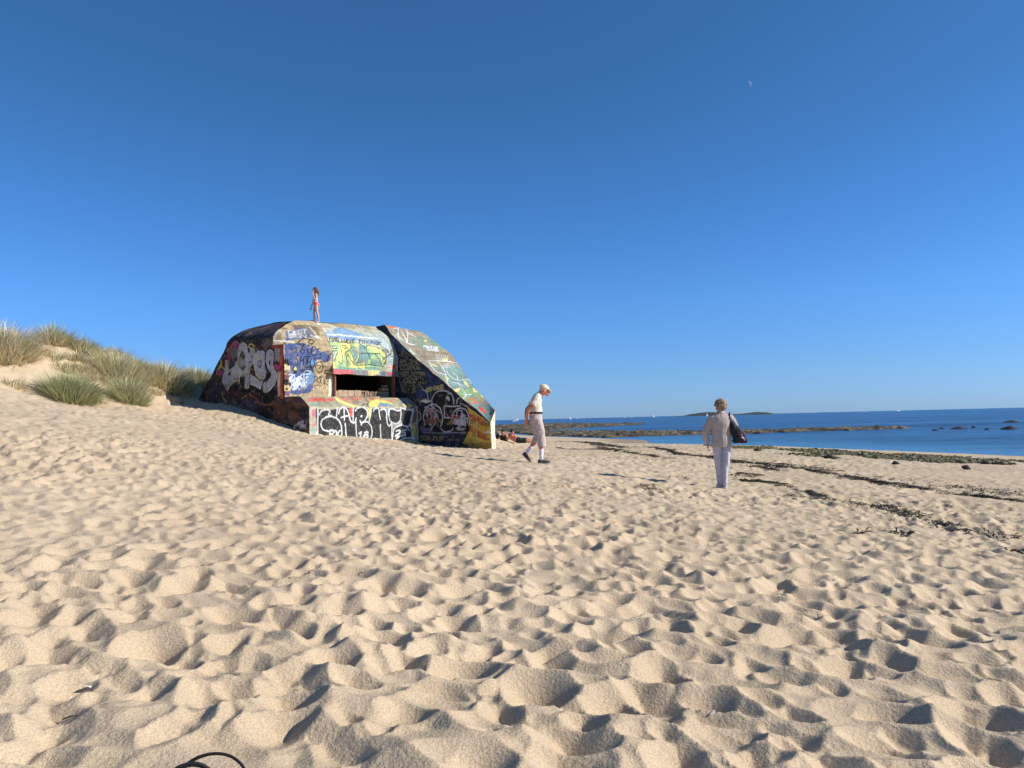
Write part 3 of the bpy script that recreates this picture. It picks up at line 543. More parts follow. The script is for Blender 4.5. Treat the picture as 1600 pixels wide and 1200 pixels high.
('wing', 's', (176, 166, 100), 0.039, 0, [42, 121, 46, 121]),
('wing', 's', (176, 166, 100), 0.039, 0, [48, 117, 51, 132, 53, 125, 57, 132, 54, 117]),
('wing', 's', (176, 166, 100), 0.039, 0, [63, 133, 59, 118]),
('wing', 's', (176, 166, 100), 0.039, 0, [73, 131, 72, 134, 69, 134, 66, 132, 66, 129, 67, 127, 71, 127, 72, 124, 71, 121, 70, 119, 66, 119, 65, 121]),
('wing', 's', (176, 166, 100), 0.039, 0, [89, 133, 88, 136, 85, 136, 83, 133, 82, 123, 83, 121, 85, 121, 88, 124]),
('wing', 's', (176, 166, 100), 0.039, 0, [91, 136, 89, 121]),
('wing', 's', (176, 166, 100), 0.039, 0, [98, 136, 96, 121]),
('wing', 's', (176, 166, 100), 0.039, 0, [90, 128, 97, 128]),
('wing', 's', (176, 166, 100), 0.039, 0, [103, 136, 101, 121]),
('wing', 's', (176, 166, 100), 0.039, 0, [108, 137, 105, 122, 111, 122]),
('wing', 's', (176, 166, 100), 0.039, 0, [122, 139, 115, 139, 113, 124, 120, 124]),
('wing', 's', (176, 166, 100), 0.039, 0, [114, 131, 119, 132]),
('wing', 's', (176, 166, 100), 0.039, 0, [129, 136, 128, 139, 126, 139, 123, 137, 122, 134, 125, 132, 127, 131, 128, 129, 128, 127, 126, 124, 122, 124, 121, 127]),
('wing', 'f', (24, 24, 28), 0.1, 1, [-2, 53, 71, 81, 75, 112, 128, 120, 180, 98, 192, 70, 246, 51, 255, 11, 247, -38, 215, -47, 157, -42, 58, -41, 4, 1]),
('wing', 's', (186, 186, 190), 0.042, 1, [72, 82, 73, 88, 76, 94, 81, 100, 86, 106, 92, 110, 101, 114, 109, 116, 119, 118, 128, 118, 138, 117, 147, 114, 155, 111, 163, 107, 170, 103, 174, 97, 178, 91, 180, 84, 182, 78]),
('wing', 's', (186, 186, 190), 0.036, 1, [72, 82, 72, 71]),
('wing', 's', (186, 186, 190), 0.036, 1, [182, 78, 180, 65]),
('wing', 'f', (20, 20, 24), 0, 0, [125, 14, 121, -4, 113, -19, 100, -31, 84, -37, 67, -37, 53, -30, 40, -18, 32, -2, 29, 16, 33, 34, 42, 49, 54, 61, 71, 67, 86, 66, 102, 59, 114, 48, 122, 32, 125, 14]),
('wing', 's', (186, 186, 190), 0.048, 1, [35, -10, 32, 2, 29, 14, 31, 26, 35, 39, 41, 49, 50, 58, 60, 64, 71, 67, 83, 67, 94, 64, 104, 58, 113, 50, 119, 40, 122, 28, 125, 15, 122, 3, 119, -9, 113, -19]),
('wing', 's', (186, 186, 190), 0.042, 0, [211, 55, 135, 58, 134, 15, 161, 14]),
('wing', 'f', (18, 18, 22), 0, 0, [254, 0, 251, -15, 243, -29, 232, -39, 217, -45, 203, -44, 189, -38, 177, -28, 170, -14, 167, 1, 171, 18, 179, 31, 191, 41, 205, 46, 220, 46, 234, 40, 245, 30, 252, 15, 254, 0]),
('wing', 's', (186, 186, 190), 0.045, 1, [169, -6, 167, 3, 170, 12, 172, 21, 177, 29, 183, 36, 191, 41, 198, 45, 208, 47, 216, 47, 224, 45, 233, 41, 240, 36, 246, 28, 249, 21, 253, 12, 254, 3, 253, -7, 251, -15]),
('wing', 's', (186, 186, 190), 0.03, 1, [115, -26, 138, -39, 170, -35, 177, -27]),
('wing', 's', (186, 186, 190), 0.03, 1, [4, 40, 7, 39, 8, 39, 10, 37, 13, 35, 14, 33, 15, 30, 15, 28, 16, 24, 16, 21, 15, 18, 15, 15, 14, 12, 13, 10, 12, 8, 10, 6, 8, 5, 6, 4, 4, 4]),
('wing', 's', (186, 186, 190), 0.027, 1, [25, 128, 45, 116, 52, 87]),
('wing', 's', (186, 186, 190), 0.036, 1, [195, 65, 199, 82, 211, 89]),
('wing', 's', (186, 186, 190), 0.036, 1, [211, 67, 230, 59, 246, 51]),
('wing', 's', (206, 204, 190), 0.027, 0, [44, 72, 14, 80]),
('wing', 's', (206, 204, 190), 0.027, 0, [44, 72, 21, 81]),
('wing', 's', (206, 204, 190), 0.027, 0, [44, 72, 28, 83]),
('wing', 's', (206, 204, 190), 0.027, 0, [44, 72, 35, 84]),
('wing', 's', (206, 204, 190), 0.027, 0, [44, 72, 41, 85]),
('wing', 's', (206, 204, 190), 0.027, 0, [44, 72, 48, 83]),
('wing', 's', (206, 204, 190), 0.027, 0, [44, 72, 56, 82]),
('wing', 's', (206, 204, 190), 0.027, 0, [44, 72, 63, 80]),
('wing', 's', (206, 204, 190), 0.027, 0, [44, 72, 69, 78]),
('wing', 's', (190, 90, 120), 0.024, 1, [47, 59, 83, 41, 73, 55, 85, 58]),
('wing', 's', (190, 90, 120), 0.024, 1, [63, 40, 88, 51, 42, 23, 60, 48, 57, 42]),
('wing', 's', (190, 90, 120), 0.024, 1, [88, 32, 72, 53, 78, 51]),
('wing', 's', (190, 90, 120), 0.024, 1, [45, 2, 83, 4, 53, -1, 77, 20]),
('wing', 's', (190, 90, 120), 0.024, 1, [72, 44, 85, 38, 89, 43]),
('wing', 's', (190, 90, 120), 0.024, 1, [82, 18, 54, 8, 71, 6]),
('wing', 's', (170, 176, 180), 0.021, 1, [78, 48, 36, 59, 54, 45, 38, 29]),
('wing', 's', (170, 176, 180), 0.021, 1, [65, 8, 73, 42, 109, 3, 115, -2, 78, 39]),
('wing', 's', (170, 176, 180), 0.021, 1, [79, -12, 60, -33, 70, -1]),
('wing', 's', (170, 176, 180), 0.021, 1, [57, -12, 92, -1, 82, -10, 83, 15]),
('wing', 's', (170, 176, 180), 0.021, 1, [95, 44, 85, 20, 44, 50, 52, 12]),
('wing', 's', (170, 176, 180), 0.021, 1, [65, 51, 85, 56, 64, 65, 119, 32]),
('wing', 's', (170, 176, 180), 0.021, 1, [102, 16, 95, 30, 86, 7]),
('wing', 's', (176, 180, 190), 0.024, 1, [213, -18, 215, -6, 234, -19, 233, 1]),
('wing', 's', (176, 180, 190), 0.024, 1, [240, -2, 211, 10, 221, 18, 224, -5]),
('wing', 's', (176, 180, 190), 0.024, 1, [208, -22, 188, 1, 227, -8, 191, -29]),
('wing', 's', (176, 180, 190), 0.024, 1, [236, 20, 216, 26, 232, 18, 220, 14]),
('wing', 's', (176, 180, 190), 0.024, 1, [242, 6, 215, 21, 215, 15, 213, 17, 219, 19]),
('wing', 's', (176, 180, 190), 0.024, 1, [232, 1, 216, -8, 219, 21, 213, -5]),
('wing', 's', (176, 180, 190), 0.024, 1, [179, -7, 199, 0, 219, -13]),
('wing', 's', (176, 180, 190), 0.024, 1, [189, -4, 207, -12, 180, 11, 210, 6, 189, -1]),
('wing', 's', (176, 180, 190), 0.024, 1, [216, -8, 209, -8, 243, 13, 245, -7]),
('wing', 's', (180, 90, 110), 0.024, 1, [215, -5, 189, -7, 192, 18]),
('wing', 's', (180, 90, 110), 0.024, 1, [151, 21, 146, 28, 171, 3]),
('wing', 's', (180, 90, 110), 0.024, 1, [203, -10, 208, -2, 194, 10, 177, 13, 188, -2]),
('wing', 's', (180, 90, 110), 0.024, 1, [185, 14, 179, 14, 177, 24, 194, 18]),
('wing', 's', (180, 90, 110), 0.024, 1, [214, 20, 210, 17, 198, 22]),
('wing', 's', (186, 186, 190), 0.018, 1, [151, 93, 152, 92, 145, 89, 160, 84, 155, 84]),
('wing', 's', (186, 186, 190), 0.018, 1, [159, 79, 153, 82, 159, 91]),
('wing', 's', (186, 186, 190), 0.018, 1, [165, 109, 153, 102, 157, 104]),
('wing', 's', (186, 186, 190), 0.018, 1, [155, 92, 153, 86, 147, 94, 146, 96, 150, 86]),
('wing', 's', (186, 186, 190), 0.03, 1, [195, 21, 194, 24, 194, 27, 194, 30, 195, 33, 197, 35, 199, 37, 202, 38, 205, 39, 209, 39, 211, 38, 215, 37, 217, 35, 219, 33, 220, 30, 221, 27, 220, 24, 219, 21, 217, 19]),
('wing', 's', (186, 186, 190), 0.027, 1, [202, -3, 201, -5, 199, -7, 196, -9, 192, -10, 188, -10, 184, -9, 182, -7, 179, -5, 179, -2, 179, 1, 182, 2, 185, 4, 189, 5, 192, 5, 196, 4, 199, 2, 201, 0, 202, -3]),
('wing', 's', (186, 186, 190), 0.027, 1, [234, -4, 233, -7, 230, -10, 228, -12, 224, -12, 220, -12, 216, -11, 214, -10, 211, -7, 210, -4, 211, -1, 214, 1, 216, 3, 221, 4, 224, 4, 228, 3, 232, 1, 233, -2, 234, -4]),
('wing', 's', (186, 186, 190), 0.024, 0, [191, -28, 232, -28]),
('wing', 's', (186, 186, 190), 0.024, 0, [199, -34, 224, -34]),
('wing', 's', (140, 140, 150), 0.024, 0, [23, -42, 189, -44, 236, -45]),
('wing', 'f', (120, 80, 56), 0.6, 1, [32, 11, 119, 9, 119, -9, 34, -7]),
('wing', 'f', (120, 84, 60), 0.6, 1, [122, 9, 171, 5, 171, -12, 122, -9]),
('wing', 's', (150, 124, 76), 0.039, 0, [10, -52, 10, -69, 20, -69, 23, -66, 25, -63, 21, -61, 10, -60]),
('wing', 's', (150, 124, 76), 0.039, 0, [10, -52, 21, -53, 23, -56, 23, -58, 21, -61]),
('wing', 's', (150, 124, 76), 0.039, 0, [34, -54, 29, -56, 27, -62, 29, -67, 34, -70, 39, -67, 41, -62, 39, -57, 34, -54]),
('wing', 's', (150, 124, 76), 0.039, 0, [44, -71, 45, -55, 57, -71, 58, -55]),
('wing', 's', (150, 124, 76), 0.039, 0, [75, -55, 75, -68, 71, -71, 64, -71, 60, -68]),
('wing', 's', (150, 124, 76), 0.039, 0, [84, -56, 79, -59, 77, -64, 79, -69, 84, -72, 89, -69, 90, -64, 89, -59, 84, -56]),
('wing', 's', (150, 124, 76), 0.039, 0, [94, -58, 94, -70, 97, -73, 103, -73, 107, -70, 107, -57]),
('wing', 's', (150, 124, 76), 0.039, 0, [110, -73, 110, -58, 120, -58, 123, -60, 123, -64, 120, -66, 110, -66]),
('wing', 's', (150, 124, 76), 0.039, 0, [116, -66, 123, -74]),
('wing', 's', (110, 96, 70), 0.027, 1, [161, -66, 158, -69, 159, -71, 157, -72]),
('wing', 's', (110, 96, 70), 0.027, 1, [169, -73, 176, -68, 165, -70, 174, -70]),
('wing', 's', (110, 96, 70), 0.027, 1, [151, -68, 140, -73, 153, -68, 151, -64]),
('wing', 's', (110, 96, 70), 0.027, 1, [195, -72, 192, -67, 183, -71, 189, -69]),
('wing', 's', (110, 96, 70), 0.027, 1, [160, -69, 159, -70, 170, -67]),
('wing', 's', (110, 96, 70), 0.027, 1, [177, -54, 179, -60, 173, -59, 174, -59]),
('wing', 'f', (96, 90, 120), 0.5, 1, [10, -15, 67, -29, 67, -40, 13, -38]),
('wing', 'f', (206, 168, 44), 0.08, 0, [243, 54, 304, 15, 354, -15, 354, -124, 252, -92, 217, -82, 253, -36, 259, 11]),
('wing', 'f', (150, 120, 40), 0.6, 0, [254, 4, 349, -10, 348, -22, 257, -14]),
('wing', 'f', (150, 120, 36), 0.5, 0, [227, -82, 349, -78, 348, -124, 245, -97]),
('wing', 'f', (130, 110, 50), 0.7, 0, [271, -48, 345, -63, 343, -73, 271, -58]),
('wing', 's', (190, 40, 36), 0.042, 0, [257, 5, 259, 22, 264, 14, 271, 22, 268, 5]),
('wing', 's', (190, 40, 36), 0.042, 0, [271, 0, 279, 17, 282, 0]),
('wing', 's', (190, 40, 36), 0.042, 0, [274, 5, 280, 5]),
('wing', 's', (190, 40, 36), 0.042, 0, [284, -7, 288, 11, 296, 11, 298, 7, 297, 4, 293, 2, 285, 2]),
('wing', 's', (190, 40, 36), 0.042, 0, [291, 1, 296, -7]),
('wing', 's', (190, 40, 36), 0.042, 0, [311, 2, 309, 5, 303, 5, 299, 0, 298, -9, 301, -12, 307, -12, 310, -9, 310, -5, 305, -5]),
('wing', 's', (190, 40, 36), 0.042, 0, [326, -1, 315, -1, 311, -17, 323, -18]),
('wing', 's', (190, 40, 36), 0.042, 0, [312, -9, 321, -9]),
('wing', 's', (190, 40, 36), 0.042, 0, [268, -21, 259, -21, 255, -36, 266, -36]),
('wing', 's', (190, 40, 36), 0.042, 0, [257, -28, 265, -28]),
('wing', 's', (190, 40, 36), 0.042, 0, [271, -27, 268, -40, 271, -43, 276, -43, 279, -40, 282, -28]),
('wing', 's', (190, 40, 36), 0.042, 0, [280, -51, 284, -36, 291, -36, 293, -38, 292, -42, 290, -44, 282, -43]),
('wing', 's', (190, 40, 36), 0.042, 0, [288, -44, 291, -51]),
('wing', 's', (190, 40, 36), 0.042, 0, [302, -40, 297, -42, 295, -47, 295, -52, 298, -55, 302, -52, 304, -47, 304, -42, 302, -40]),
('wing', 's', (190, 40, 36), 0.042, 0, [305, -64, 309, -48, 316, -48, 318, -51, 317, -55, 314, -57, 307, -57]),
('wing', 's', (190, 40, 36), 0.042, 0, [330, -54, 321, -54, 317, -69, 328, -69]),
('wing', 's', (190, 40, 36), 0.042, 0, [320, -62, 327, -61]),
('wing', 'f', (210, 205, 200), 0, 0, [317, -41, 348, -34, 349, -47, 329, -44]),
('wing', 's', (210, 200, 150), 0.018, 0, [286, -4, 284, -65]),
('wing', 'f', (150, 120, 96), 0, 0, [-169, 396, -140, 380, -136, 354, -146, 361]),
('wtop', 'f', (140, 128, 106), 0.15, 0, [84, -53, 83, 256, 276, 269, 760, 218, 769, -82, -22, 76]),
('wtop', 'f', (112, 130, 110), 0.45, 1, [157, 74, 139, 175, 183, 220, 241, 204, 245, 113, 212, 69]),
('wtop', 'f', (104, 138, 130), 0.25, 1, [356, 24, 378, 212, 478, 250, 664, 220, 746, 186, 757, -18, 623, 15, 480, 23]),
('wtop', 'f', (128, 112, 92), 0.4, 1, [232, 42, 268, 234, 343, 220, 321, 53, 257, 37]),
('wtop', 'f', (120, 150, 90), 0.5, 1, [545, 5, 550, 213, 659, 218, 623, 15]),
('wtop', 'f', (130, 110, 100), 0.4, 1, [337, 57, 401, 79, 442, 66, 419, 36]),
('wtop', 'f', (84, 120, 150), 0.4, 1, [391, 216, 450, 239, 461, 191]),
('wtop', 'f', (214, 200, 120), 0.3, 1, [317, 105, 311, 170, 332, 157, 323, 96]),
('wtop', 'f', (214, 200, 120), 0.3, 1, [428, 66, 455, 72, 468, 45]),
('wtop', 'f', (214, 200, 120), 0.3, 1, [533, 15, 530, 79, 554, 26, 550, 0]),
('wtop', 'f', (214, 200, 120), 0.3, 1, [446, 167, 522, 175, 528, 151]),
('wtop', 'f', (214, 200, 120), 0.3, 1, [166, 157, 172, 175, 183, 152]),
('wtop', 'f', (214, 200, 120), 0.3, 1, [335, 42, 366, 73, 372, 56]),
('wtop', 'f', (214, 200, 120), 0.3, 1, [530, 203, 579, 216, 577, 163]),
('wtop', 'f', (214, 200, 120), 0.3, 1, [588, 218, 638, 235, 635, 195]),
('wtop', 's', (222, 226, 228), 0.029, 1, [27, 137, 134, 30, 183, 34, 201, 67]),
('wtop', 's', (222, 226, 228), 0.029, 1, [38, 186, 183, 45, 204, 70]),
('wtop', 's', (222, 226, 228), 0.029, 1, [79, 49, 79, 88, 142, 64, 190, 38]),
('wtop', 's', (222, 226, 228), 0.029, 1, [82, 98, 140, 137]),
('wtop', 's', (222, 226, 228), 0.029, 1, [324, 30, 324, 127, 343, 220]),
('wtop', 's', (222, 226, 228), 0.029, 1, [315, 101, 366, 97, 428, 79]),
('wtop', 's', (222, 226, 228), 0.029, 1, [326, 50, 399, 31, 428, 79]),
('wtop', 's', (222, 226, 228), 0.029, 1, [398, 101, 443, 99, 475, 122]),
('wtop', 's', (222, 226, 228), 0.029, 1, [413, 133, 439, 145, 472, 125]),
('wtop', 's', (222, 226, 228), 0.029, 1, [468, 37, 489, 64, 498, 109]),
('wtop', 's', (222, 226, 228), 0.029, 1, [475, 122, 479, 258]),
('wtop', 's', (222, 226, 228), 0.029, 1, [492, 108, 582, 71]),
('wtop', 's', (222, 226, 228), 0.029, 1, [576, 50, 589, 125]),
('wtop', 's', (222, 226, 228), 0.029, 1, [582, 71, 597, 11]),
('wtop', 's', (222, 226, 228), 0.029, 1, [471, 34, 519, 1, 541, 21]),
('wtop', 's', (222, 226, 228), 0.029, 1, [481, 220, 504, 219]),
('wtop', 's', (222, 226, 228), 0.029, 1, [498, 109, 542, 145]),
('wtop', 's', (190, 186, 184), 0.029, 1, [387, 111, 385, 113, 382, 116, 381, 119, 378, 124, 376, 127, 375, 131, 373, 135, 372, 139, 372, 142, 372, 145, 372, 149, 372, 152, 373, 154, 375, 156, 376, 157, 378, 159, 381, 159, 382, 160]),
('wtop', 's', (190, 186, 184), 0.029, 1, [385, 96, 381, 101, 376, 107, 372, 113, 369, 119, 366, 125, 362, 131, 361, 138, 359, 143, 358, 149, 358, 155, 358, 160, 359, 164, 361, 168, 362, 172, 366, 175, 369, 177, 372, 179, 376, 178]),
('wtop', 's', (190, 186, 184), 0.029, 1, [382, 83, 375, 91, 370, 98, 364, 106, 359, 114, 355, 123, 350, 132, 347, 141, 346, 149, 344, 157, 343, 165, 344, 171, 346, 177, 347, 183, 350, 188, 355, 191, 359, 194, 364, 197, 370, 197]),
('wtop', 's', (190, 184, 172), 0.025, 0, [267, 135, 309, 116]),
('wtop', 's', (190, 184, 172), 0.025, 0, [270, 144, 312, 124]),
('wtop', 's', (190, 184, 172), 0.025, 0, [273, 153, 315, 132]),
('wtop', 's', (190, 184, 172), 0.025, 0, [276, 162, 318, 140]),
('wtop', 's', (190, 184, 172), 0.025, 0, [279, 172, 321, 148]),
('wtop', 's', (190, 184, 172), 0.025, 0, [282, 182, 324, 156]),
('wtop', 's', (190, 184, 172), 0.025, 0, [285, 192, 327, 164]),
('wtop', 's', (215, 215, 210), 0.025, 0, [219, 108, 206, 124, 206, 133, 207, 134, 212, 129, 213, 124, 213, 116]),
('wtop', 's', (215, 215, 210), 0.025, 0, [224, 118, 209, 141, 224, 130]),
('wtop', 's', (215, 215, 210), 0.025, 0, [219, 126, 219, 132]),
('wtop', 's', (215, 215, 210), 0.025, 0, [225, 131, 212, 147, 212, 155, 213, 156, 216, 153, 219, 146, 219, 138]),
('wtop', 's', (215, 215, 210), 0.025, 0, [219, 144, 225, 142]),
('wtop', 's', (215, 215, 210), 0.025, 0, [213, 160, 213, 171]),
('wtop', 's', (215, 215, 210), 0.025, 0, [213, 165, 227, 149]),
('wtop', 's', (215, 215, 210), 0.025, 0, [216, 177, 232, 159]),
('wtop', 's', (215, 215, 210), 0.025, 0, [233, 166, 218, 184, 218, 193, 221, 192, 224, 188, 225, 183, 225, 175]),
('wtop', 's', (215, 215, 210), 0.025, 0, [225, 180, 233, 177]),
('wtop', 's', (215, 215, 210), 0.025, 0, [228, 135, 227, 134, 225, 128, 228, 121, 232, 118, 233, 120, 233, 127, 236, 127, 238, 125, 241, 119, 241, 112, 238, 111]),
('wtop', 's', (215, 215, 210), 0.025, 0, [244, 123, 230, 145, 244, 136]),
('wtop', 's', (215, 215, 210), 0.025, 0, [239, 131, 239, 138]),
('wtop', 's', (215, 215, 210), 0.025, 0, [248, 135, 233, 153, 248, 149, 233, 167]),
('wtop', 's', (215, 215, 210), 0.025, 0, [238, 179, 235, 179, 235, 172, 238, 165, 241, 162, 242, 164, 242, 171, 245, 171, 247, 169, 250, 162, 250, 155, 247, 155]),
('wtop', 's', (196, 56, 52), 0.029, 0, [600, 47, 617, 27, 605, 66]),
('wtop', 's', (196, 56, 52), 0.029, 0, [606, 83, 621, 53]),
('wtop', 's', (196, 56, 52), 0.029, 0, [609, 98, 626, 81, 614, 119]),
('wtop', 's', (196, 56, 52), 0.029, 0, [617, 149, 612, 128, 629, 99, 634, 121]),
('wtop', 's', (196, 56, 52), 0.029, 0, [621, 113, 624, 130]),
('wtop', 's', (196, 56, 52), 0.029, 0, [624, 184, 641, 157, 647, 180]),
('wtop', 's', (196, 56, 52), 0.029, 0, [649, 186, 635, 220, 656, 210]),
('wtop', 's', (196, 56, 52), 0.029, 0, [644, 201, 649, 213]),
('wtop', 's', (196, 56, 52), 0.029, 0, [618, 29, 631, 0, 637, 19]),
('wtop', 's', (196, 56, 52), 0.029, 0, [627, 64, 641, 33]),
('wtop', 's', (196, 56, 52), 0.029, 0, [631, 82, 646, 49, 649, 67, 649, 78, 646, 84, 643, 83, 638, 66]),
('wtop', 's', (196, 56, 52), 0.029, 0, [631, 82, 635, 99, 638, 98, 641, 92, 643, 83]),
('wtop', 's', (196, 56, 52), 0.029, 0, [644, 134, 638, 110, 653, 78, 659, 101]),
('wtop', 's', (196, 56, 52), 0.029, 0, [646, 94, 650, 112]),
('wtop', 's', (196, 56, 52), 0.029, 0, [661, 107, 647, 138, 652, 157, 656, 158, 659, 151, 659, 140, 655, 122]),
('wtop', 's', (196, 56, 52), 0.029, 0, [658, 134, 669, 131]),
('wtop', 's', (196, 56, 52), 0.029, 0, [658, 164, 667, 190]),
('wtop', 's', (196, 56, 52), 0.029, 0, [663, 177, 676, 145]),
('wtop', 's', (196, 56, 52), 0.029, 0, [679, 220, 670, 194, 684, 162, 695, 189]),
('wtop', 's', (196, 56, 52), 0.029, 0, [678, 178, 685, 198]),
('wtop', 'f', (204, 50, 50), 0, 0, [666, 46, 684, 90, 716, 93, 716, 38, 696, 52, 698, 20]),
('wtop', 's', (190, 60, 60), 0.029, 0, [664, 177, 685, 116]),
('wtop', 'f', (196, 110, 60), 0.3, 1, [69, 12, 79, 49, 15, 207, 8, 181]),
]
# ------------------------------------------------------------------ helpers
random.seed(7)
SC = bpy.context.scene
COL = SC.collection
def lin(c): c = np.asarray(c, float)/255.; return np.where(c <= .04045, c/12.92, ((c+.055)/1.055)**2.4)
def _h(ix, iy, iz, s):
    n = (ix.astype(np.int64)*374761393+iy.astype(np.int64)*668265263+iz.astype(np.int64)*2147483647+s*1274126177) & 0x7fffffff
    n = ((n ^ (n >> 13))*1274126177) & 0x7fffffff
    return ((n ^ (n >> 16)) & 0xffff)/65535.
def noise(x, y, z=0., s=0):
    x, y, z = np.broadcast_arrays(np.asarray(x, float), np.asarray(y, float), np.asarray(z, float))
    X, Y, Z = np.floor(x), np.floor(y), np.floor(z); fx, fy, fz = x-X, y-Y, z-Z
    f = lambda t: t*t*t*(t*(t*6-15)+10)
    fx, fy, fz = f(fx), f(fy), f(fz); out = 0.
    for dx in (0, 1):
        for dy in (0, 1):
            for dz in (0, 1):
                w = (fx if dx else 1-fx)*(fy if dy else 1-fy)*(fz if dz else 1-fz)
                out = out+w*_h(X+dx, Y+dy, Z+dz, s)
    return out
def fbm(x, y, z=0., o=4, s=0):
    t = 0.; a = 1.; n = 0.
    for i in range(o): t = t+a*noise(x*2**i+i*7.3, y*2**i-i*3.1, z*2**i, s+i); n += a; a *= .5
    return t/n
def mesh(name, V, F, mat=None, parent=None, col=None, smooth=True, link=True):
    me = bpy.data.meshes.new(name); V = np.asarray(V, np.float32)
    if isinstance(F, np.ndarray) and F.ndim == 2:
        k = F.shape[1]; me.vertices.add(len(V)); me.vertices.foreach_set('co', V.ravel())
        me.loops.add(F.size); me.loops.foreach_set('vertex_index', F.ravel().astype(np.int32))
        me.polygons.add(len(F)); me.polygons.foreach_set('loop_start', np.arange(0, F.size, k, dtype=np.int32)); me.polygons.foreach_set('loop_total', np.full(len(F), k, np.int32))
        me.update(calc_edges=True)
    else:
        me.from_pydata([tuple(map(float, v)) for v in V], [], [list(map(int, f)) for f in F])
    if smooth: me.polygons.foreach_set('use_smooth', np.ones(len(me.polygons), bool))
    if col is not None:
        a = me.color_attributes.new('Col', 'FLOAT_COLOR', 'POINT')
        a.data.foreach_set('color', np.c_[np.asarray(col, np.float32), np.ones(len(V), np.float32)].ravel())
    me.validate()
    o = bpy.data.objects.new(name, me)
    if mat: me.materials.append(mat)
    if link: COL.objects.link(o)
    if parent: o.parent = parent
    return o
def grid_faces(nr, nc, keep=None):
    i = np.arange(nr-1)[:, None]*nc+np.arange(nc-1)[None]
    f = np.stack([i, i+1, i+1+nc, i+nc], -1)
    f = f[keep] if keep is not None else f.reshape(-1, 4)
    return f
def tag(o, label=None, cat=None, group=None, kind=None):
    if label: o['label'] = label
    if cat: o['category'] = cat
    if group: o['group'] = group
    if kind: o['kind'] = kind
    return o
def empty(name, loc, rz=0., label=None, cat=None, group=None):
    o = bpy.data.objects.new(name, None); o.empty_display_size = .2; COL.objects.link(o)
    o.location = loc; o.rotation_euler = (0, 0, rz)
    return tag(o, label, cat, group)
def copy_thing(o, parent=None):
    c = o.copy(); COL.objects.link(c)
    if parent: c.parent = parent
    for ch in list(o.children): copy_thing(ch, c)
    return c
class MB:
    """collects simple solids into one mesh"""
    def __init__(s): s.v = []; s.f = []
    def add(s, V, F): k = len(s.v); s.v += [tuple(map(float, p)) for p in V]; s.f += [[i+k for i in f] for f in F]; return s
    def prism(s, a, b, base):       # base: ring points in 3D extruded from a to b (vector)
        n = len(base); V = [Vector(p)+Vector(a) for p in base]+[Vector(p)+Vector(b) for p in base]
        return s.add(V, [list(range(n))[::-1], list(range(n, 2*n))]+[[i, (i+1) % n, n+(i+1) % n, n+i] for i in range(n)])
    def tube(s, pts, rad, n=10):
        V = []; F = []; P = [Vector(p) for p in pts]; m = len(P)
        if not hasattr(rad, '__len__'): rad = [rad]*m
        t0 = None; up = None
        for i, p in enumerate(P):
            t = (P[min(i+1, m-1)]-P[max(i-1, 0)]).normalized()
            if up is None: up = t.orthogonal().normalized()
            up = (up-t*up.dot(t)).normalized(); sd = t.cross(up); r = rad[i]
            ra, rb = r if hasattr(r, '__len__') else (r, r)
            for k in range(n):
                a = 2*math.pi*k/n; V.append(p+up*math.cos(a)*ra+sd*math.sin(a)*rb)
        for i in range(m-1):
            for k in range(n): F.append([i*n+k, i*n+(k+1) % n, (i+1)*n+(k+1) % n, (i+1)*n+k])
        F.append(list(range(n))[::-1]); F.append([(m-1)*n+k for k in range(n)])
        return s.add(V, F)
    def build(s, name, mat, parent=None, smooth=True):
        return mesh(name, s.v, s.f, mat, parent, smooth=smooth)
def smoothpts(P, k=6):
    P = np.asarray(P, float)
    if len(P) < 3: return P
    closed = np.abs(P[0]-P[-1]).max() < 1e-6
    Q = np.vstack([P[-2] if closed else 2*P[0]-P[1], P, P[1] if closed else 2*P[-1]-P[-2]]); out = []
    for i in range(1, len(Q)-2):
        for j in range(k):
            t = j/k; a, b, c, d = Q[i-1], Q[i], Q[i+1], Q[i+2]
            out.append(.5*((2*b)+(-a+c)*t+(2*a-5*b+4*c-d)*t*t+(-a+3*b-3*c+d)*t**3))
    out.append(P[-1]); return np.array(out)

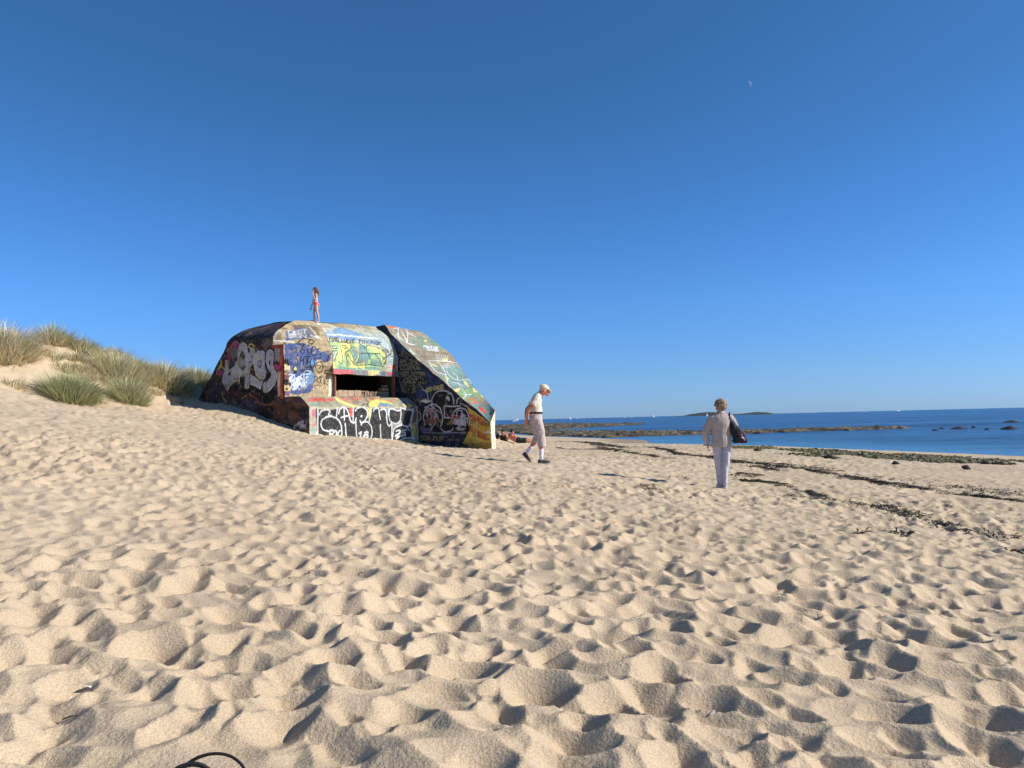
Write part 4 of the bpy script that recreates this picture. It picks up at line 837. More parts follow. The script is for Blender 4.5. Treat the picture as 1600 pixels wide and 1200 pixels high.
# ------------------------------------------------------------------ materials
def mat_new(name):
    m = bpy.data.materials.new(name); m.use_nodes = True; nt = m.node_tree; b = nt.nodes['Principled BSDF']
    return m, nt, b
def nd(nt, typ, **kw):
    n = nt.nodes.new(typ)
    for k, v in kw.items():
        if k.startswith('i_'):
            key = k[2:]; n.inputs[int(key) if key.isdigit() else key.replace('_', ' ')].default_value = v
        else: setattr(n, k, v)
    return n
def lk(nt, a, b): nt.links.new(a, b)
def ramp(nt, stops):
    r = nt.nodes.new('ShaderNodeValToRGB'); e = r.color_ramp.elements
    while len(e) < len(stops): e.new(.5)
    for el_, (p, c) in zip(e, stops): el_.position = p; el_.color = (*c, 1)
    return r
def simple_mat(name, rgb, rough=.8, var=.25, scale=12., bump=0., spec=.3, vcol=False, bscale=None, metal=0.):
    m, nt, b = mat_new(name); c = tuple(rgb) if max(rgb) <= 1 else tuple(lin(rgb))
    tc = nd(nt, 'ShaderNodeTexCoord'); nz = nd(nt, 'ShaderNodeTexNoise', i_Scale=scale, i_Detail=5.)
    lk(nt, tc.outputs['Object'], nz.inputs['Vector'])
    mr = nd(nt, 'ShaderNodeMapRange', i_1=.3, i_2=.7, i_3=1-var, i_4=1+var); lk(nt, nz.outputs[0], mr.inputs[0])
    mx = nd(nt, 'ShaderNodeVectorMath', operation='SCALE')
    if vcol:
        at = nd(nt, 'ShaderNodeAttribute', attribute_name='Col'); lk(nt, at.outputs['Color'], mx.inputs[0])
    else: mx.inputs[0].default_value = c
    lk(nt, mr.outputs[0], mx.inputs['Scale']); lk(nt, mx.outputs[0], b.inputs['Base Color'])
    b.inputs['Roughness'].default_value = rough; b.inputs['Specular IOR Level'].default_value = spec; b.inputs['Metallic'].default_value = metal
    if bump:
        n2 = nd(nt, 'ShaderNodeTexNoise', i_Scale=bscale or scale*4, i_Detail=4.); lk(nt, tc.outputs['Object'], n2.inputs['Vector'])
        bp = nd(nt, 'ShaderNodeBump', i_Strength=bump, i_Distance=.01); lk(nt, n2.outputs[0], bp.inputs['Height']); lk(nt, bp.outputs[0], b.inputs['Normal'])
    return m

def sand_material():
    m, nt, b = mat_new('sand'); g = nd(nt, 'ShaderNodeNewGeometry'); pos = g.outputs['Position']
    big = nd(nt, 'ShaderNodeTexNoise', i_Scale=.5, i_Detail=5.); lk(nt, pos, big.inputs['Vector'])
    r = ramp(nt, [(.3, (.505, .385, .253)), (.7, (.59, .455, .303))]); lk(nt, big.outputs[0], r.inputs[0])
    fine = nd(nt, 'ShaderNodeTexNoise', i_Scale=260., i_Detail=3.); lk(nt, pos, fine.inputs['Vector'])
    fr = nd(nt, 'ShaderNodeMapRange', i_1=.3, i_2=.7, i_3=.72, i_4=1.26); lk(nt, fine.outputs[0], fr.inputs[0])
    mid = nd(nt, 'ShaderNodeTexNoise', i_Scale=80., i_Detail=3.); lk(nt, pos, mid.inputs['Vector'])
    mr = nd(nt, 'ShaderNodeMapRange', i_1=.3, i_2=.7, i_3=.92, i_4=1.07); lk(nt, mid.outputs[0], mr.inputs[0])
    mu = nd(nt, 'ShaderNodeMath', operation='MULTIPLY'); lk(nt, fr.outputs[0], mu.inputs[0]); lk(nt, mr.outputs[0], mu.inputs[1])
    sc = nd(nt, 'ShaderNodeVectorMath', operation='SCALE'); lk(nt, r.outputs[0], sc.inputs[0]); lk(nt, mu.outputs[0], sc.inputs['Scale'])
    # dark grains
    vo = nd(nt, 'ShaderNodeTexVoronoi', i_Scale=85.); lk(nt, pos, vo.inputs['Vector'])
    wn = nd(nt, 'ShaderNodeMath', operation='LESS_THAN', i_1=.12); lk(nt, vo.outputs['Distance'], wn.inputs[0])
    sep = nd(nt, 'ShaderNodeSeparateColor'); lk(nt, vo.outputs['Color'], sep.inputs[0])
    pk = nd(nt, 'ShaderNodeMath', operation='GREATER_THAN', i_1=.9); lk(nt, sep.outputs[0], pk.inputs[0])
    an = nd(nt, 'ShaderNodeMath', operation='MULTIPLY'); lk(nt, wn.outputs[0], an.inputs[0]); lk(nt, pk.outputs[0], an.inputs[1])
    mx = nd(nt, 'ShaderNodeMix', data_type='RGBA'); mx.inputs[7].default_value = (.09, .065, .045, 1)
    lk(nt, an.outputs[0], mx.inputs[0]); lk(nt, sc.outputs[0], mx.inputs[6])
    # wet sand by the water line (stays wet whatever the light)
    sp = nd(nt, 'ShaderNodeSeparateXYZ'); lk(nt, pos, sp.inputs[0])
    n3 = nd(nt, 'ShaderNodeTexNoise', i_Scale=.35, i_Detail=4.); lk(nt, pos, n3.inputs['Vector'])
    ad = nd(nt, 'ShaderNodeMath', operation='MULTIPLY_ADD', i_1=.22, i_2=-.11); lk(nt, n3.outputs[0], ad.inputs[0])
    zz = nd(nt, 'ShaderNodeMath', operation='ADD'); lk(nt, sp.outputs[2], zz.inputs[0]); lk(nt, ad.outputs[0], zz.inputs[1])
    wet = nd(nt, 'ShaderNodeMapRange', i_1=-2.07, i_2=-1.97, i_3=1., i_4=0.); lk(nt, zz.outputs[0], wet.inputs[0])
    m2 = nd(nt, 'ShaderNodeMix', data_type='RGBA'); m2.inputs[7].default_value = (.24, .175, .115, 1)
    wf = nd(nt, 'ShaderNodeMath', operation='MULTIPLY', i_1=.75); lk(nt, wet.outputs[0], wf.inputs[0])
    lk(nt, wf.outputs[0], m2.inputs[0]); lk(nt, mx.outputs[2], m2.inputs[6]); lk(nt, m2.outputs[2], b.inputs['Base Color'])
    b.inputs['Roughness'].default_value = .95; b.inputs['Specular IOR Level'].default_value = .15
    b1 = nd(nt, 'ShaderNodeBump', i_Strength=.5, i_Distance=.004); lk(nt, fine.outputs[0], b1.inputs['Height'])
    b2 = nd(nt, 'ShaderNodeBump', i_Strength=.6, i_Distance=.008); lk(nt, mid.outputs[0], b2.inputs['Height']); lk(nt, b1.outputs[0], b2.inputs['Normal'])
    lk(nt, b2.outputs[0], b.inputs['Normal'])
    return m

def concrete_material():
    m, nt, b = mat_new('painted_concrete'); g = nd(nt, 'ShaderNodeNewGeometry'); pos = g.outputs['Position']
    at = nd(nt, 'ShaderNodeAttribute', attribute_name='Col')
    n1 = nd(nt, 'ShaderNodeTexNoise', i_Scale=9., i_Detail=8., i_Roughness=.65); lk(nt, pos, n1.inputs['Vector'])
    r1 = nd(nt, 'ShaderNodeMapRange', i_1=.3, i_2=.7, i_3=.72, i_4=1.22); lk(nt, n1.outputs[0], r1.inputs[0])
    n2 = nd(nt, 'ShaderNodeTexNoise', i_Scale=60., i_Detail=5.); lk(nt, pos, n2.inputs['Vector'])
    r2 = nd(nt, 'ShaderNodeMapRange', i_1=.3, i_2=.7, i_3=.8, i_4=1.18); lk(nt, n2.outputs[0], r2.inputs[0])
    mu = nd(nt, 'ShaderNodeMath', operation='MULTIPLY'); lk(nt, r1.outputs[0], mu.inputs[0]); lk(nt, r2.outputs[0], mu.inputs[1])
    sc = nd(nt, 'ShaderNodeVectorMath', operation='SCALE'); lk(nt, at.outputs['Color'], sc.inputs[0]); lk(nt, mu.outputs[0], sc.inputs['Scale'])
    lk(nt, sc.outputs[0], b.inputs['Base Color']); b.inputs['Roughness'].default_value = .88; b.inputs['Specular IOR Level'].default_value = .2
    bp = nd(nt, 'ShaderNodeBump', i_Strength=.6, i_Distance=.02); lk(nt, n1.outputs[0], bp.inputs['Height'])
    bq = nd(nt, 'ShaderNodeBump', i_Strength=.4, i_Distance=.006); lk(nt, n2.outputs[0], bq.inputs['Height']); lk(nt, bp.outputs[0], bq.inputs['Normal'])
    lk(nt, bq.outputs[0], b.inputs['Normal']); return m

def water_material():
    m, nt, b = mat_new('sea_water'); g = nd(nt, 'ShaderNodeNewGeometry'); pos = g.outputs['Position']
    mp = nd(nt, 'ShaderNodeMapping'); mp.inputs['Scale'].default_value = (.5, 1., 1.); mp.inputs['Rotation'].default_value = (0, 0, .35); lk(nt, pos, mp.inputs['Vector'])
    n1 = nd(nt, 'ShaderNodeTexNoise', i_Scale=1.3, i_Detail=6., i_Roughness=.65); lk(nt, mp.outputs[0], n1.inputs['Vector'])
    n2 = nd(nt, 'ShaderNodeTexNoise', i_Scale=.12, i_Detail=5., i_Roughness=.6); lk(nt, mp.outputs[0], n2.inputs['Vector'])
    ad = nd(nt, 'ShaderNodeMath', operation='MULTIPLY_ADD', i_1=3.0); lk(nt, n2.outputs[0], ad.inputs[0]); lk(nt, n1.outputs[0], ad.inputs[2])
    bp = nd(nt, 'ShaderNodeBump', i_Strength=1., i_Distance=.30); lk(nt, ad.outputs[0], bp.inputs['Height']); lk(nt, bp.outputs[0], b.inputs['Normal'])
    mp3 = nd(nt, 'ShaderNodeMapping'); mp3.inputs['Scale'].default_value = (.35, 1., 1.); mp3.inputs['Rotation'].default_value = (0, 0, .25); lk(nt, pos, mp3.inputs['Vector'])
    n3 = nd(nt, 'ShaderNodeTexNoise', i_Scale=.05, i_Detail=9., i_Roughness=.72); lk(nt, mp3.outputs[0], n3.inputs['Vector'])
    n4 = nd(nt, 'ShaderNodeTexNoise', i_Scale=.6, i_Detail=8., i_Roughness=.72); lk(nt, mp3.outputs[0], n4.inputs['Vector'])
    av = nd(nt, 'ShaderNodeMath', operation='ADD'); lk(nt, n3.outputs[0], av.inputs[0]); lk(nt, n4.outputs[0], av.inputs[1]); hv = nd(nt, 'ShaderNodeMath', operation='MULTIPLY', i_1=.5); lk(nt, av.outputs[0], hv.inputs[0])
    r = ramp(nt, [(.42, (.006, .034, .10)), (.58, (.034, .125, .265))]); lk(nt, hv.outputs[0], r.inputs[0])
    sm_ = nd(nt, 'ShaderNodeMapRange', i_1=.42, i_2=.58, i_3=.03, i_4=.55); lk(nt, hv.outputs[0], sm_.inputs[0]); lk(nt, sm_.outputs[0], b.inputs['Specular IOR Level'])
    # the shallows over pale sand are lighter than the open sea (depth grows away from the shore line)
    d = nd(nt, 'ShaderNodeAttribute', attribute_name='Col')
    mx = nd(nt, 'ShaderNodeMix', data_type='RGBA'); mx.inputs[7].default_value = (.07, .22, .38, 1)
    sp = nd(nt, 'ShaderNodeSeparateColor'); lk(nt, d.outputs['Color'], sp.inputs[0])
    lk(nt, sp.outputs[0], mx.inputs[0]); lk(nt, r.outputs[0], mx.inputs[6]); lk(nt, mx.outputs[2], b.inputs['Base Color'])
    b.inputs['Roughness'].default_value = .25; b.inputs['IOR'].default_value = 1.33
    return m
M = {}
M['sand'] = sand_material(); M['concrete'] = concrete_material(); M['water'] = water_material()
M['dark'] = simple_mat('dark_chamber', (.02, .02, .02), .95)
M['brick'] = simple_mat('pale_brick', (176, 150, 124), .9, .3, 9., .6)
M['grass'] = simple_mat('marram_blades', (1, 1, 1), .7, .15, 3., vcol=True)
_nt = M['grass'].node_tree; _b = _nt.nodes['Principled BSDF']; _tl = nd(_nt, 'ShaderNodeBsdfTranslucent'); lk(_nt, _b.inputs['Base Color'].links[0].from_socket, _tl.inputs[0])
_ms = nd(_nt, 'ShaderNodeMixShader', i_0=.35); lk(_nt, _b.outputs[0], _ms.inputs[1]); lk(_nt, _tl.outputs[0], _ms.inputs[2]); lk(_nt, _ms.outputs[0], _nt.nodes['Material Output'].inputs['Surface'])
M['weed'] = simple_mat('dry_seaweed', (.055, .040, .026), .7, .5, 20.)
M['algae'] = simple_mat('algae_stones', (.15, .13, .062), .8, .6, 3., .5)
M['rock'] = simple_mat('reef_rock', (1, 1, 1), .9, .45, 2.5, .8, vcol=True, bscale=9.)
M['isle'] = simple_mat('island_scrub', (.045, .055, .05), .95, .5, .05)
M['skin_old'] = simple_mat('sunburnt_skin', (196, 128, 100), .55, .12, 14.)
M['skin'] = simple_mat('tanned_skin', (212, 168, 144), .55, .1, 14.)
M['shirt'] = simple_mat('cream_shirt', (218, 204, 186), .85, .06, 8., .3)
M['shorts'] = simple_mat('mauve_beige_shorts', (190, 172, 164), .85, .08, 8., .4, bscale=24.)
M['sock'] = simple_mat('white_sock', (224, 222, 226), .9, .06, 30.)
M['black'] = simple_mat('black_canvas', (.016, .016, .018), .7, .3, 20.)
M['grey_shoe'] = simple_mat('grey_canvas_shoe', (70, 68, 66), .8, .2, 30.)
M['canvas'] = simple_mat('pale_canvas_shoe', (196, 188, 180), .85, .1, 30.)
M['rubber'] = simple_mat('grey_sole', (150, 142, 130), .8)
M['cap'] = simple_mat('beige_cap', (222, 204, 170), .85, .1, 10., .3)
M['hair_wom'] = simple_mat('brown_grey_hair', (146, 122, 98), .8, .45, 30., 1., bscale=70.)
M['hair_grey'] = simple_mat('grey_hair', (168, 150, 128), .8, .35, 30., 1., bscale=70.)
M['hair_brown'] = simple_mat('brown_hair', (96, 66, 46), .6, .4, 40., .8)
M['hair_black'] = simple_mat('black_hair', (26, 22, 22), .6)
M['jacket'] = simple_mat('taupe_jacket', (178, 164, 154), .88, .06, 6., .4, bscale=26.)
M['trousers'] = simple_mat('pale_lilac_trousers', (186, 182, 192), .85, .06, 7., .4, bscale=22.)
M['pink'] = simple_mat('coral_pink_fabric', (236, 84, 90), .7, .1, 30.)
M['patch'] = simple_mat('printed_patch', (216, 110, 130), .8, .4, 30.)
M['white'] = simple_mat('white_sailcloth', (235, 235, 232), .8, .04)
M['green_cloth'] = simple_mat('dark_green_shorts', (34, 48, 42), .8)
_m, _nt, _b = mat_new('sailcloth'); _b.inputs['Base Color'].default_value = (.85, .85, .84, 1); _tl = nd(_nt, 'ShaderNodeBsdfTranslucent'); _tl.inputs[0].default_value = (.85, .85, .84, 1)
_ms = nd(_nt, 'ShaderNodeMixShader', i_0=.45); lk(_nt, _b.outputs[0], _ms.inputs[1]); lk(_nt, _tl.outputs[0], _ms.inputs[2]); lk(_nt, _ms.outputs[0], _nt.nodes['Material Output'].inputs['Surface']); M['white_sail'] = _m
M['shell'] = simple_mat('shell_white', (228, 218, 200), .6, .15, 60.)
M['stone'] = simple_mat('grey_pebble', (130, 120, 106), .8, .3, 40.)
M['twig'] = simple_mat('dry_twig', (86, 64, 44), .9, .3, 60.)
M['eye'] = simple_mat('dark_eye', (20, 16, 14), .3)
# ------------------------------------------------------------------ sand: footprint relief on a raster, then a polar sheet
def blur(H):
    return (H+np.roll(H, 1, 0)+np.roll(H, -1, 0)+np.roll(H, 1, 1)+np.roll(H, -1, 1))/5.
def relief(x0, x1, y0, y1, res, n, seed, smin, smax, passes=1, rep=.66):
    rg = np.random.default_rng(seed)
    nx, ny = int((x1-x0)/res), int((y1-y0)/res)
    X = x0+np.arange(nx)*res; Y = y0+np.arange(ny)*res; XX, YY = np.meshgrid(X, Y)
    # trodden sand: soft mounds and sharp-crested ridges, drawn out along the slope
    wx_ = XX+.30*(fbm(XX*1.1, YY*1.1, 0, 3, 15)-.5); wy_ = YY+.30*(fbm(XX*1.1, YY*1.1, 4, 3, 16)-.5)
    P = wx_*.93-wy_*.36; Q = wx_*.36+wy_*.93
    def rdg(f, s): return (1-np.abs(2*noise(P*f*.72, Q*f*1.25, 0, s)-1))**1.4
    H = .07*(fbm(XX*.9, YY*.9, 0, 3, 11)-.5)+.046*rdg(3.1, 17)+.036*rdg(5.8, 18)+.012*rdg(11., 19)
    cx = rg.uniform(x0, x1, n); cy = rg.uniform(y0, y1, n)
    # people mostly walk along the shore; a few cross it
    hd = np.where(rg.random(n) < .7, rg.normal(1.95, .45, n), rg.uniform(0, 6.28, n))
    L = rg.uniform(smin, smax, n); W = L*rg.uniform(.42, .75, n); D = L*rg.uniform(.42, .64, n)*rg.uniform(.5, 1, n)
    for i in range(n):
        R = L[i]*2.1; a0, a1 = int((cx[i]-R-x0)/res), int((cx[i]+R-x0)/res)+1; b0, b1 = int((cy[i]-R-y0)/res), int((cy[i]+R-y0)/res)+1
        if a0 < 0 or b0 < 0 or a1 > nx or b1 > ny: continue
        s = (slice(b0, b1), slice(a0, a1)); dx = XX[s]-cx[i]; dy = YY[s]-cy[i]
        c, q = math.cos(hd[i]), math.sin(hd[i]); p = dx*c+dy*q; r = -dx*q+dy*c
        r = r+.25*p*p/L[i]*(1 if i % 2 else -1)
        e = np.sqrt((p/L[i])**2+(r/W[i])**2)
        h = H[s]; hc = h[(b1-b0)//2, (a1-a0)//2]
        bowl = hc*.75+D[i]*(-.62+.62*np.minimum(e, 1.3)**2)-.1*D[i]*p/L[i]
        m = np.clip((1.12-e)/.22, 0, 1); m = m*m*(3-2*m)
        rim = D[i]*.17*np.exp(-((e-1.28)/.3)**2)*(1+.8*np.sign(p)*np.minimum(np.abs(p)/L[i], 1))
        H[s] = h*(1-m)+bowl*m+rim
    for k in range(passes): H = blur(H)
    # sand slumps until no face is steeper than its angle of repose, which leaves sharp crests
    lim = res*rep
    for k in range(26):
        for sl0, sl1, f in (((slice(0, -1), slice(None)), (slice(1, None), slice(None)), 1.), ((slice(None), slice(0, -1)), (slice(None), slice(1, None)), 1.), ((slice(0, -1), slice(0, -1)), (slice(1, None), slice(1, None)), 1.41), ((slice(0, -1), slice(1, None)), (slice(1, None), slice(0, -1)), 1.41)):
            d = H[sl1]-H[sl0]; ex = (d-np.clip(d, -lim*f, lim*f))*.28
            H[sl0] += ex; H[sl1] -= ex
    H = H+.004*(fbm(XX*9, YY*9, 0, 3, 23)-.5)
    H = (H-H.mean())*(.55+.9*np.clip(fbm(XX*.32, YY*.32, 0, 3, 27)*1.3-.15, 0, 1))   # some stretches are smoother than others
    return (x0, y0, res, H)
NEAR = relief(-7.5, 7.5, .6, 13.5, .0105, 10500, 3, .045, .13)
FAR = relief(-22, 24, 3, 50, .034, 57000, 4, .06, .135, 1)
def samp(Rm, x, y):
    x0, y0, res, H = Rm; fx = (x-x0)/res; fy = (y-y0)/res
    ok = (fx > 1) & (fy > 1) & (fx < H.shape[1]-2) & (fy < H.shape[0]-2)
    ix = np.clip(fx.astype(int), 0, H.shape[1]-2); iy = np.clip(fy.astype(int), 0, H.shape[0]-2)
    tx = np.clip(fx-ix, 0, 1); ty = np.clip(fy-iy, 0, 1)
    v = (H[iy, ix]*(1-tx)+H[iy, ix+1]*tx)*(1-ty)+(H[iy+1, ix]*(1-tx)+H[iy+1, ix+1]*tx)*ty
    ew = np.minimum(np.minimum(fx, H.shape[1]-fx), np.minimum(fy, H.shape[0]-fy))*res
    return np.where(ok, v, 0.), np.where(ok, np.clip(ew/1.2, 0, 1), 0.)
FEET = [(.58, 16.6, .5), (3.81, 14.1, .4), (-.8, 1.95, .3)]
def ground_full(x, y):
    x = np.asarray(x, float); y = np.asarray(y, float)
    z = np.empty(len(x))
    for k in range(0, len(x), 100000): z[k:k+100000] = ground(x[k:k+100000], y[k:k+100000])
    r = np.hypot(x, y); ang = np.degrees(np.arctan2(x, y))
    far = np.clip((r-170)/80, 0, 1)*np.clip((ang+12)/6, 0, 1)*np.clip((140-ang)/20, 0, 1)
    z = np.clip(z, -5, 3.3); z = z*(1-far)-5*far
    n, wn = samp(NEAR, x, y); f, wf = samp(FAR, x, y)
    rel = n*wn+f*wf*(1-wn)
    dry = np.clip((z+2.05)/.45, .12, 1)
    dune = np.clip((z-.35)/.5, 0, 1); mask = dry*(1-.55*dune)
    for fx, fy, fr in FEET: mask = mask*np.clip((np.hypot(x-fx, y-fy)-fr*.4)/fr, .08, 1)
    z = z+rel*mask
    z = z+dune*(.3*(fbm(x*.9, y*.9, 0, 4, 5)-.5)+.1*(fbm(x*4, y*4, 0, 3, 8)-.5))
    return z
def build_sand():
    r = [.3]
    while r[-1] < 620:
        q = r[-1]; r.append(q+max(.0045, min(.00105*q*q, .0062*q))*(1 if q < 90 else 1.6))
    r = np.array(r); A = np.concatenate([np.linspace(-180, -44, 70)[:-1], np.linspace(-44, 44, 1250), np.linspace(44, 180, 70)[1:]])
    a = np.radians(A); X = r[:, None]*np.sin(a)[None]; Y = r[:, None]*np.cos(a)[None]
    Z = ground_full(X.ravel(), Y.ravel())
    V = np.c_[X.ravel(), Y.ravel(), Z]
    o = mesh('sand_beach', V, grid_faces(len(r), len(A)), M['sand'])
    tag(o, kind='structure'); return o
build_sand()
def gf(x, y): return float(ground_full([x], [y])[0])
# ------------------------------------------------------------------ bunker
OPS = {}
for p, k, c, w, sm, pts in GRAFFITI:
    P = np.array(pts, float).reshape(-1, 2)/100.
    if sm: P = smoothpts(P, 5)
    OPS.setdefault(p, []).append((k, lin(c), w, P))
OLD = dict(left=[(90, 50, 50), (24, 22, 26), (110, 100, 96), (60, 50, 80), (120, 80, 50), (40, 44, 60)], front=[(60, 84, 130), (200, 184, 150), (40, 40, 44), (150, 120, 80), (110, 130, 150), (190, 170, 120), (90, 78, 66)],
           hood=[(120, 150, 170), (196, 190, 150), (150, 170, 120), (70, 84, 90), (210, 205, 190), (140, 120, 96)], lintel=[(150, 100, 100), (90, 100, 110)], apron=[(190, 160, 90), (110, 130, 130), (150, 90, 70), (120, 140, 110), (70, 66, 62)],
           block=[(190, 150, 140), (140, 160, 140), (206, 190, 130), (110, 110, 110)], wing=[(20, 22, 30), (60, 70, 90), (92, 86, 70), (16, 16, 20), (44, 58, 96), (80, 60, 54)], wtop=[(170, 166, 140), (104, 124, 112), (190, 184, 170), (120, 104, 88), (150, 160, 120), (96, 110, 120)])
def inside(P, q):
    x, y = q[:, 0], q[:, 1]; r = np.zeros(len(q), bool); n = len(P); j = n-1
    for i in range(n):
        xi, yi = P[i]; xj, yj = P[j]
        if yi != yj:
            c = ((yi > y) != (yj > y)) & (x < (xj-xi)*(y-yi)/(yj-yi)+xi); r ^= c
        j = i
    return r
def paint(panel, q, base, seed=0):
    col = np.array(base, float); q0 = q
    q = q+.018*np.stack([noise(q[:, 0]*7, q[:, 1]*7, 0, 31)-.5, noise(q[:, 0]*7, q[:, 1]*7, 5, 32)-.5], 1)
    # older layers showing between the fresh pieces: patches of roller paint and many half-worn tags
    rg = np.random.default_rng(sum(ord(t) for t in panel)); lo, hi = q.min(0), q.max(0); pal = OLD[panel]; n = int((34 if panel == 'wtop' else 22)*np.prod(hi-lo))
    for j in range(n):
        c = lin(pal[rg.integers(len(pal))]); x, y = rg.uniform(lo, hi)
        if j % 3 == 0:
            s = np.nonzero((np.abs(q[:, 0]-x) < .5) & (np.abs(q[:, 1]-y) < .3))[0]; e = np.hypot((q[s, 0]-x)/rg.uniform(.15, .45), (q[s, 1]-y)/rg.uniform(.08, .25))+.9*(fbm(q[s, 0]*6, q[s, 1]*6, j, 3, 45)-.5); al = np.clip((1-e)/.12, 0, 1)*rg.uniform(.3, .75)
        else:
            m = rg.integers(3, 7); P = smoothpts(np.c_[x+np.cumsum(rg.normal(.03, .09, m)), y+np.cumsum(rg.normal(0, .10, m))], 4); a_, b_ = P.min(0)-.05, P.max(0)+.05
            s = np.nonzero((q[:, 0] > a_[0]) & (q[:, 0] < b_[0]) & (q[:, 1] > a_[1]) & (q[:, 1] < b_[1]))[0]; d = np.full(len(s), 9.)
            for a, b in zip(P[:-1], P[1:]):
                ab = b-a; t = np.clip(((q[s]-a)@ab)/max(ab@ab, 1e-9), 0, 1); d = np.minimum(d, np.hypot(*(q[s]-(a+t[:, None]*ab)).T))
            al = np.clip((rg.uniform(.012, .022)-d)/.012+.5, 0, 1)*rg.uniform(.35, .9)
        col[s] = col[s]*(1-al[:, None])+c*al[:, None]
    for i, (k, c, w, P) in enumerate(OPS.get(panel, [])):
        pad = w if k == 's' else .03; lo = P.min(0)-pad; hi = P.max(0)+pad
        s = np.nonzero((q[:, 0] > lo[0]) & (q[:, 0] < hi[0]) & (q[:, 1] > lo[1]) & (q[:, 1] < hi[1]))[0]
        if not len(s): continue
        qs = q[s]
        if k == 's':
            d = np.full(len(s), 9.)
            for a, b in zip(P[:-1], P[1:]):
                ab = b-a; t = np.clip(((qs-a)@ab)/max(ab@ab, 1e-9), 0, 1); d = np.minimum(d, np.hypot(*(qs-(a+t[:, None]*ab)).T))
            al = np.clip((max(w, .034)/2-d)/.016+.5, 0, 1)*min(1, .75+w*10)
        else:
            al = inside(P, qs).astype(float)
            if w > 0:
                nz = fbm(qs[:, 0]*3.2+i*3.7, qs[:, 1]*4.5-i*1.9, i, 4, 40)
                al *= np.clip(1-np.clip((nz-(.72-.36*w))/.09, 0, 1)*min(1., .35+w), 0, 1)
        al = al*(1-.16*np.clip((noise(qs[:, 0]*26, qs[:, 1]*26, i, 50)-.55)*4, 0, 1))
        col[s] = col[s]*(1-al[:, None])+c*al[:, None]
    return col
def wear(q, col, boards=True, amt=1., flake=.55):
    f = .78+.44*fbm(q[:, 0]*1.3, q[:, 1]*1.3, 0, 5, 60)
    st = fbm(q[:, 0]*9, q[:, 1]*.8, 0, 3, 61); f = f*(1-.22*amt*np.clip((st-.52)*5, 0, 1))       # drip stains
    if boards:
        yy = q[:, 1]/.19; fr = yy-np.floor(yy); f = f*(1-.26*amt*(fr < .1)*(.4+.6*noise(q[:, 0]*2, np.floor(yy)*3.1, 0, 62))); f = f*(.93+.14*_h(np.floor(yy), np.floor(q[:, 0]/1.7+_h(np.floor(yy), yy*0, yy*0, 3)), yy*0, 63))
    pk = fbm(q[:, 0]*7, q[:, 1]*7, 0, 4, 64); al = np.clip((pk-.66)/.05, 0, 1)*flake*amt              # flaked paint shows cement
    gy = col.mean(1, keepdims=True); col = np.minimum((col*.9+gy*.1)*1.16+.010, .76)
    return col*f[:, None]*(1-al[:, None])+al[:, None]*np.array(lin((150, 138, 114)))*f[:, None]
def jit(P):
    d = np.stack([noise(P[:, 0]*2.3, P[:, 1]*2.3, P[:, 2]*2.3, 70+i)-.5 for i in range(3)], 1)*.045
    d += np.stack([noise(P[:, 0]*9, P[:, 1]*9, P[:, 2]*9, 80+i)-.5 for i in range(3)], 1)*.014
    return P+d
def patch(uvz, nr, nc, keep=None): return jit(bw(*[np.broadcast_to(np.asarray(c, float), (nr, nc)).ravel() for c in uvz])), grid_faces(nr, nc, keep)
def blotch(q, cols, s, sc=1.1):
    t = fbm(q[:, 0]*sc, q[:, 1]*sc, 0, 4, s); t = np.clip((t-.25)/.5, 0, .999)*(len(cols)-1); i = t.astype(int); f = (t-i)[:, None]
    C = np.array([lin(c) for c in cols]); return C[i]*(1-f)+C[np.minimum(i+1, len(cols)-1)]*f
bunker = empty('bunker', (-5.9, 28.2, 0), 0, 'graffiti covered concrete bunker half sunk in the sand below the grassy dune', 'bunker')
def bpart(name, V, F, C, parent=None, smooth=True, label=None):
    par = parent or bunker
    off = np.array(bunker.location)
    o = mesh(name, V-off, F, M['concrete'], par, C, smooth)
    if label: o['label'] = label
    return o
G_ = .022
# side wall (in shade, silver lettering)
zz = np.concatenate([np.linspace(-1.6, .1, 20)[:-1], np.arange(.1, 2.779, G_), [2.7799, 2.7801], np.arange(2.8, 3.81, G_), [3.81]]); na = 260
A, Z = np.meshgrid(np.linspace(0, 1, na), zz); u, v, z = S_left(A, Z)
q = np.c_[v.ravel(), z.ravel()]
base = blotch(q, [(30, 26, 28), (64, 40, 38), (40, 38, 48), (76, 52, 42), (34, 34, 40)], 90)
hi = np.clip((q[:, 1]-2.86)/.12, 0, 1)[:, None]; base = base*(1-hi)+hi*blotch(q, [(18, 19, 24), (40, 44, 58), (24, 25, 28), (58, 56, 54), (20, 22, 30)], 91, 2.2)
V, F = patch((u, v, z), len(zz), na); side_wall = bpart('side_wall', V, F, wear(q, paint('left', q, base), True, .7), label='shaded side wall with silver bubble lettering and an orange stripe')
# front face left of the hood, with the shelf at 2.78
na = 110
A, Z = np.meshgrid(np.linspace(0, 1, na), np.concatenate([np.arange(.9, 2.779, G_), [2.7799, 2.7801], np.arange(2.8, 3.80, G_), [3.81]])); u, v, z = S_front(A, Z)
q = np.c_[u.ravel(), z.ravel()]; base = blotch(q, [(150, 130, 100), (186, 166, 130), (160, 146, 118), (196, 178, 146)], 92)
V, F = patch((u, v, z), *A.shape); bpart('front_wall', V, F, wear(q, paint('front', q, base)), label='sunlit front wall with blue paint and black tags')
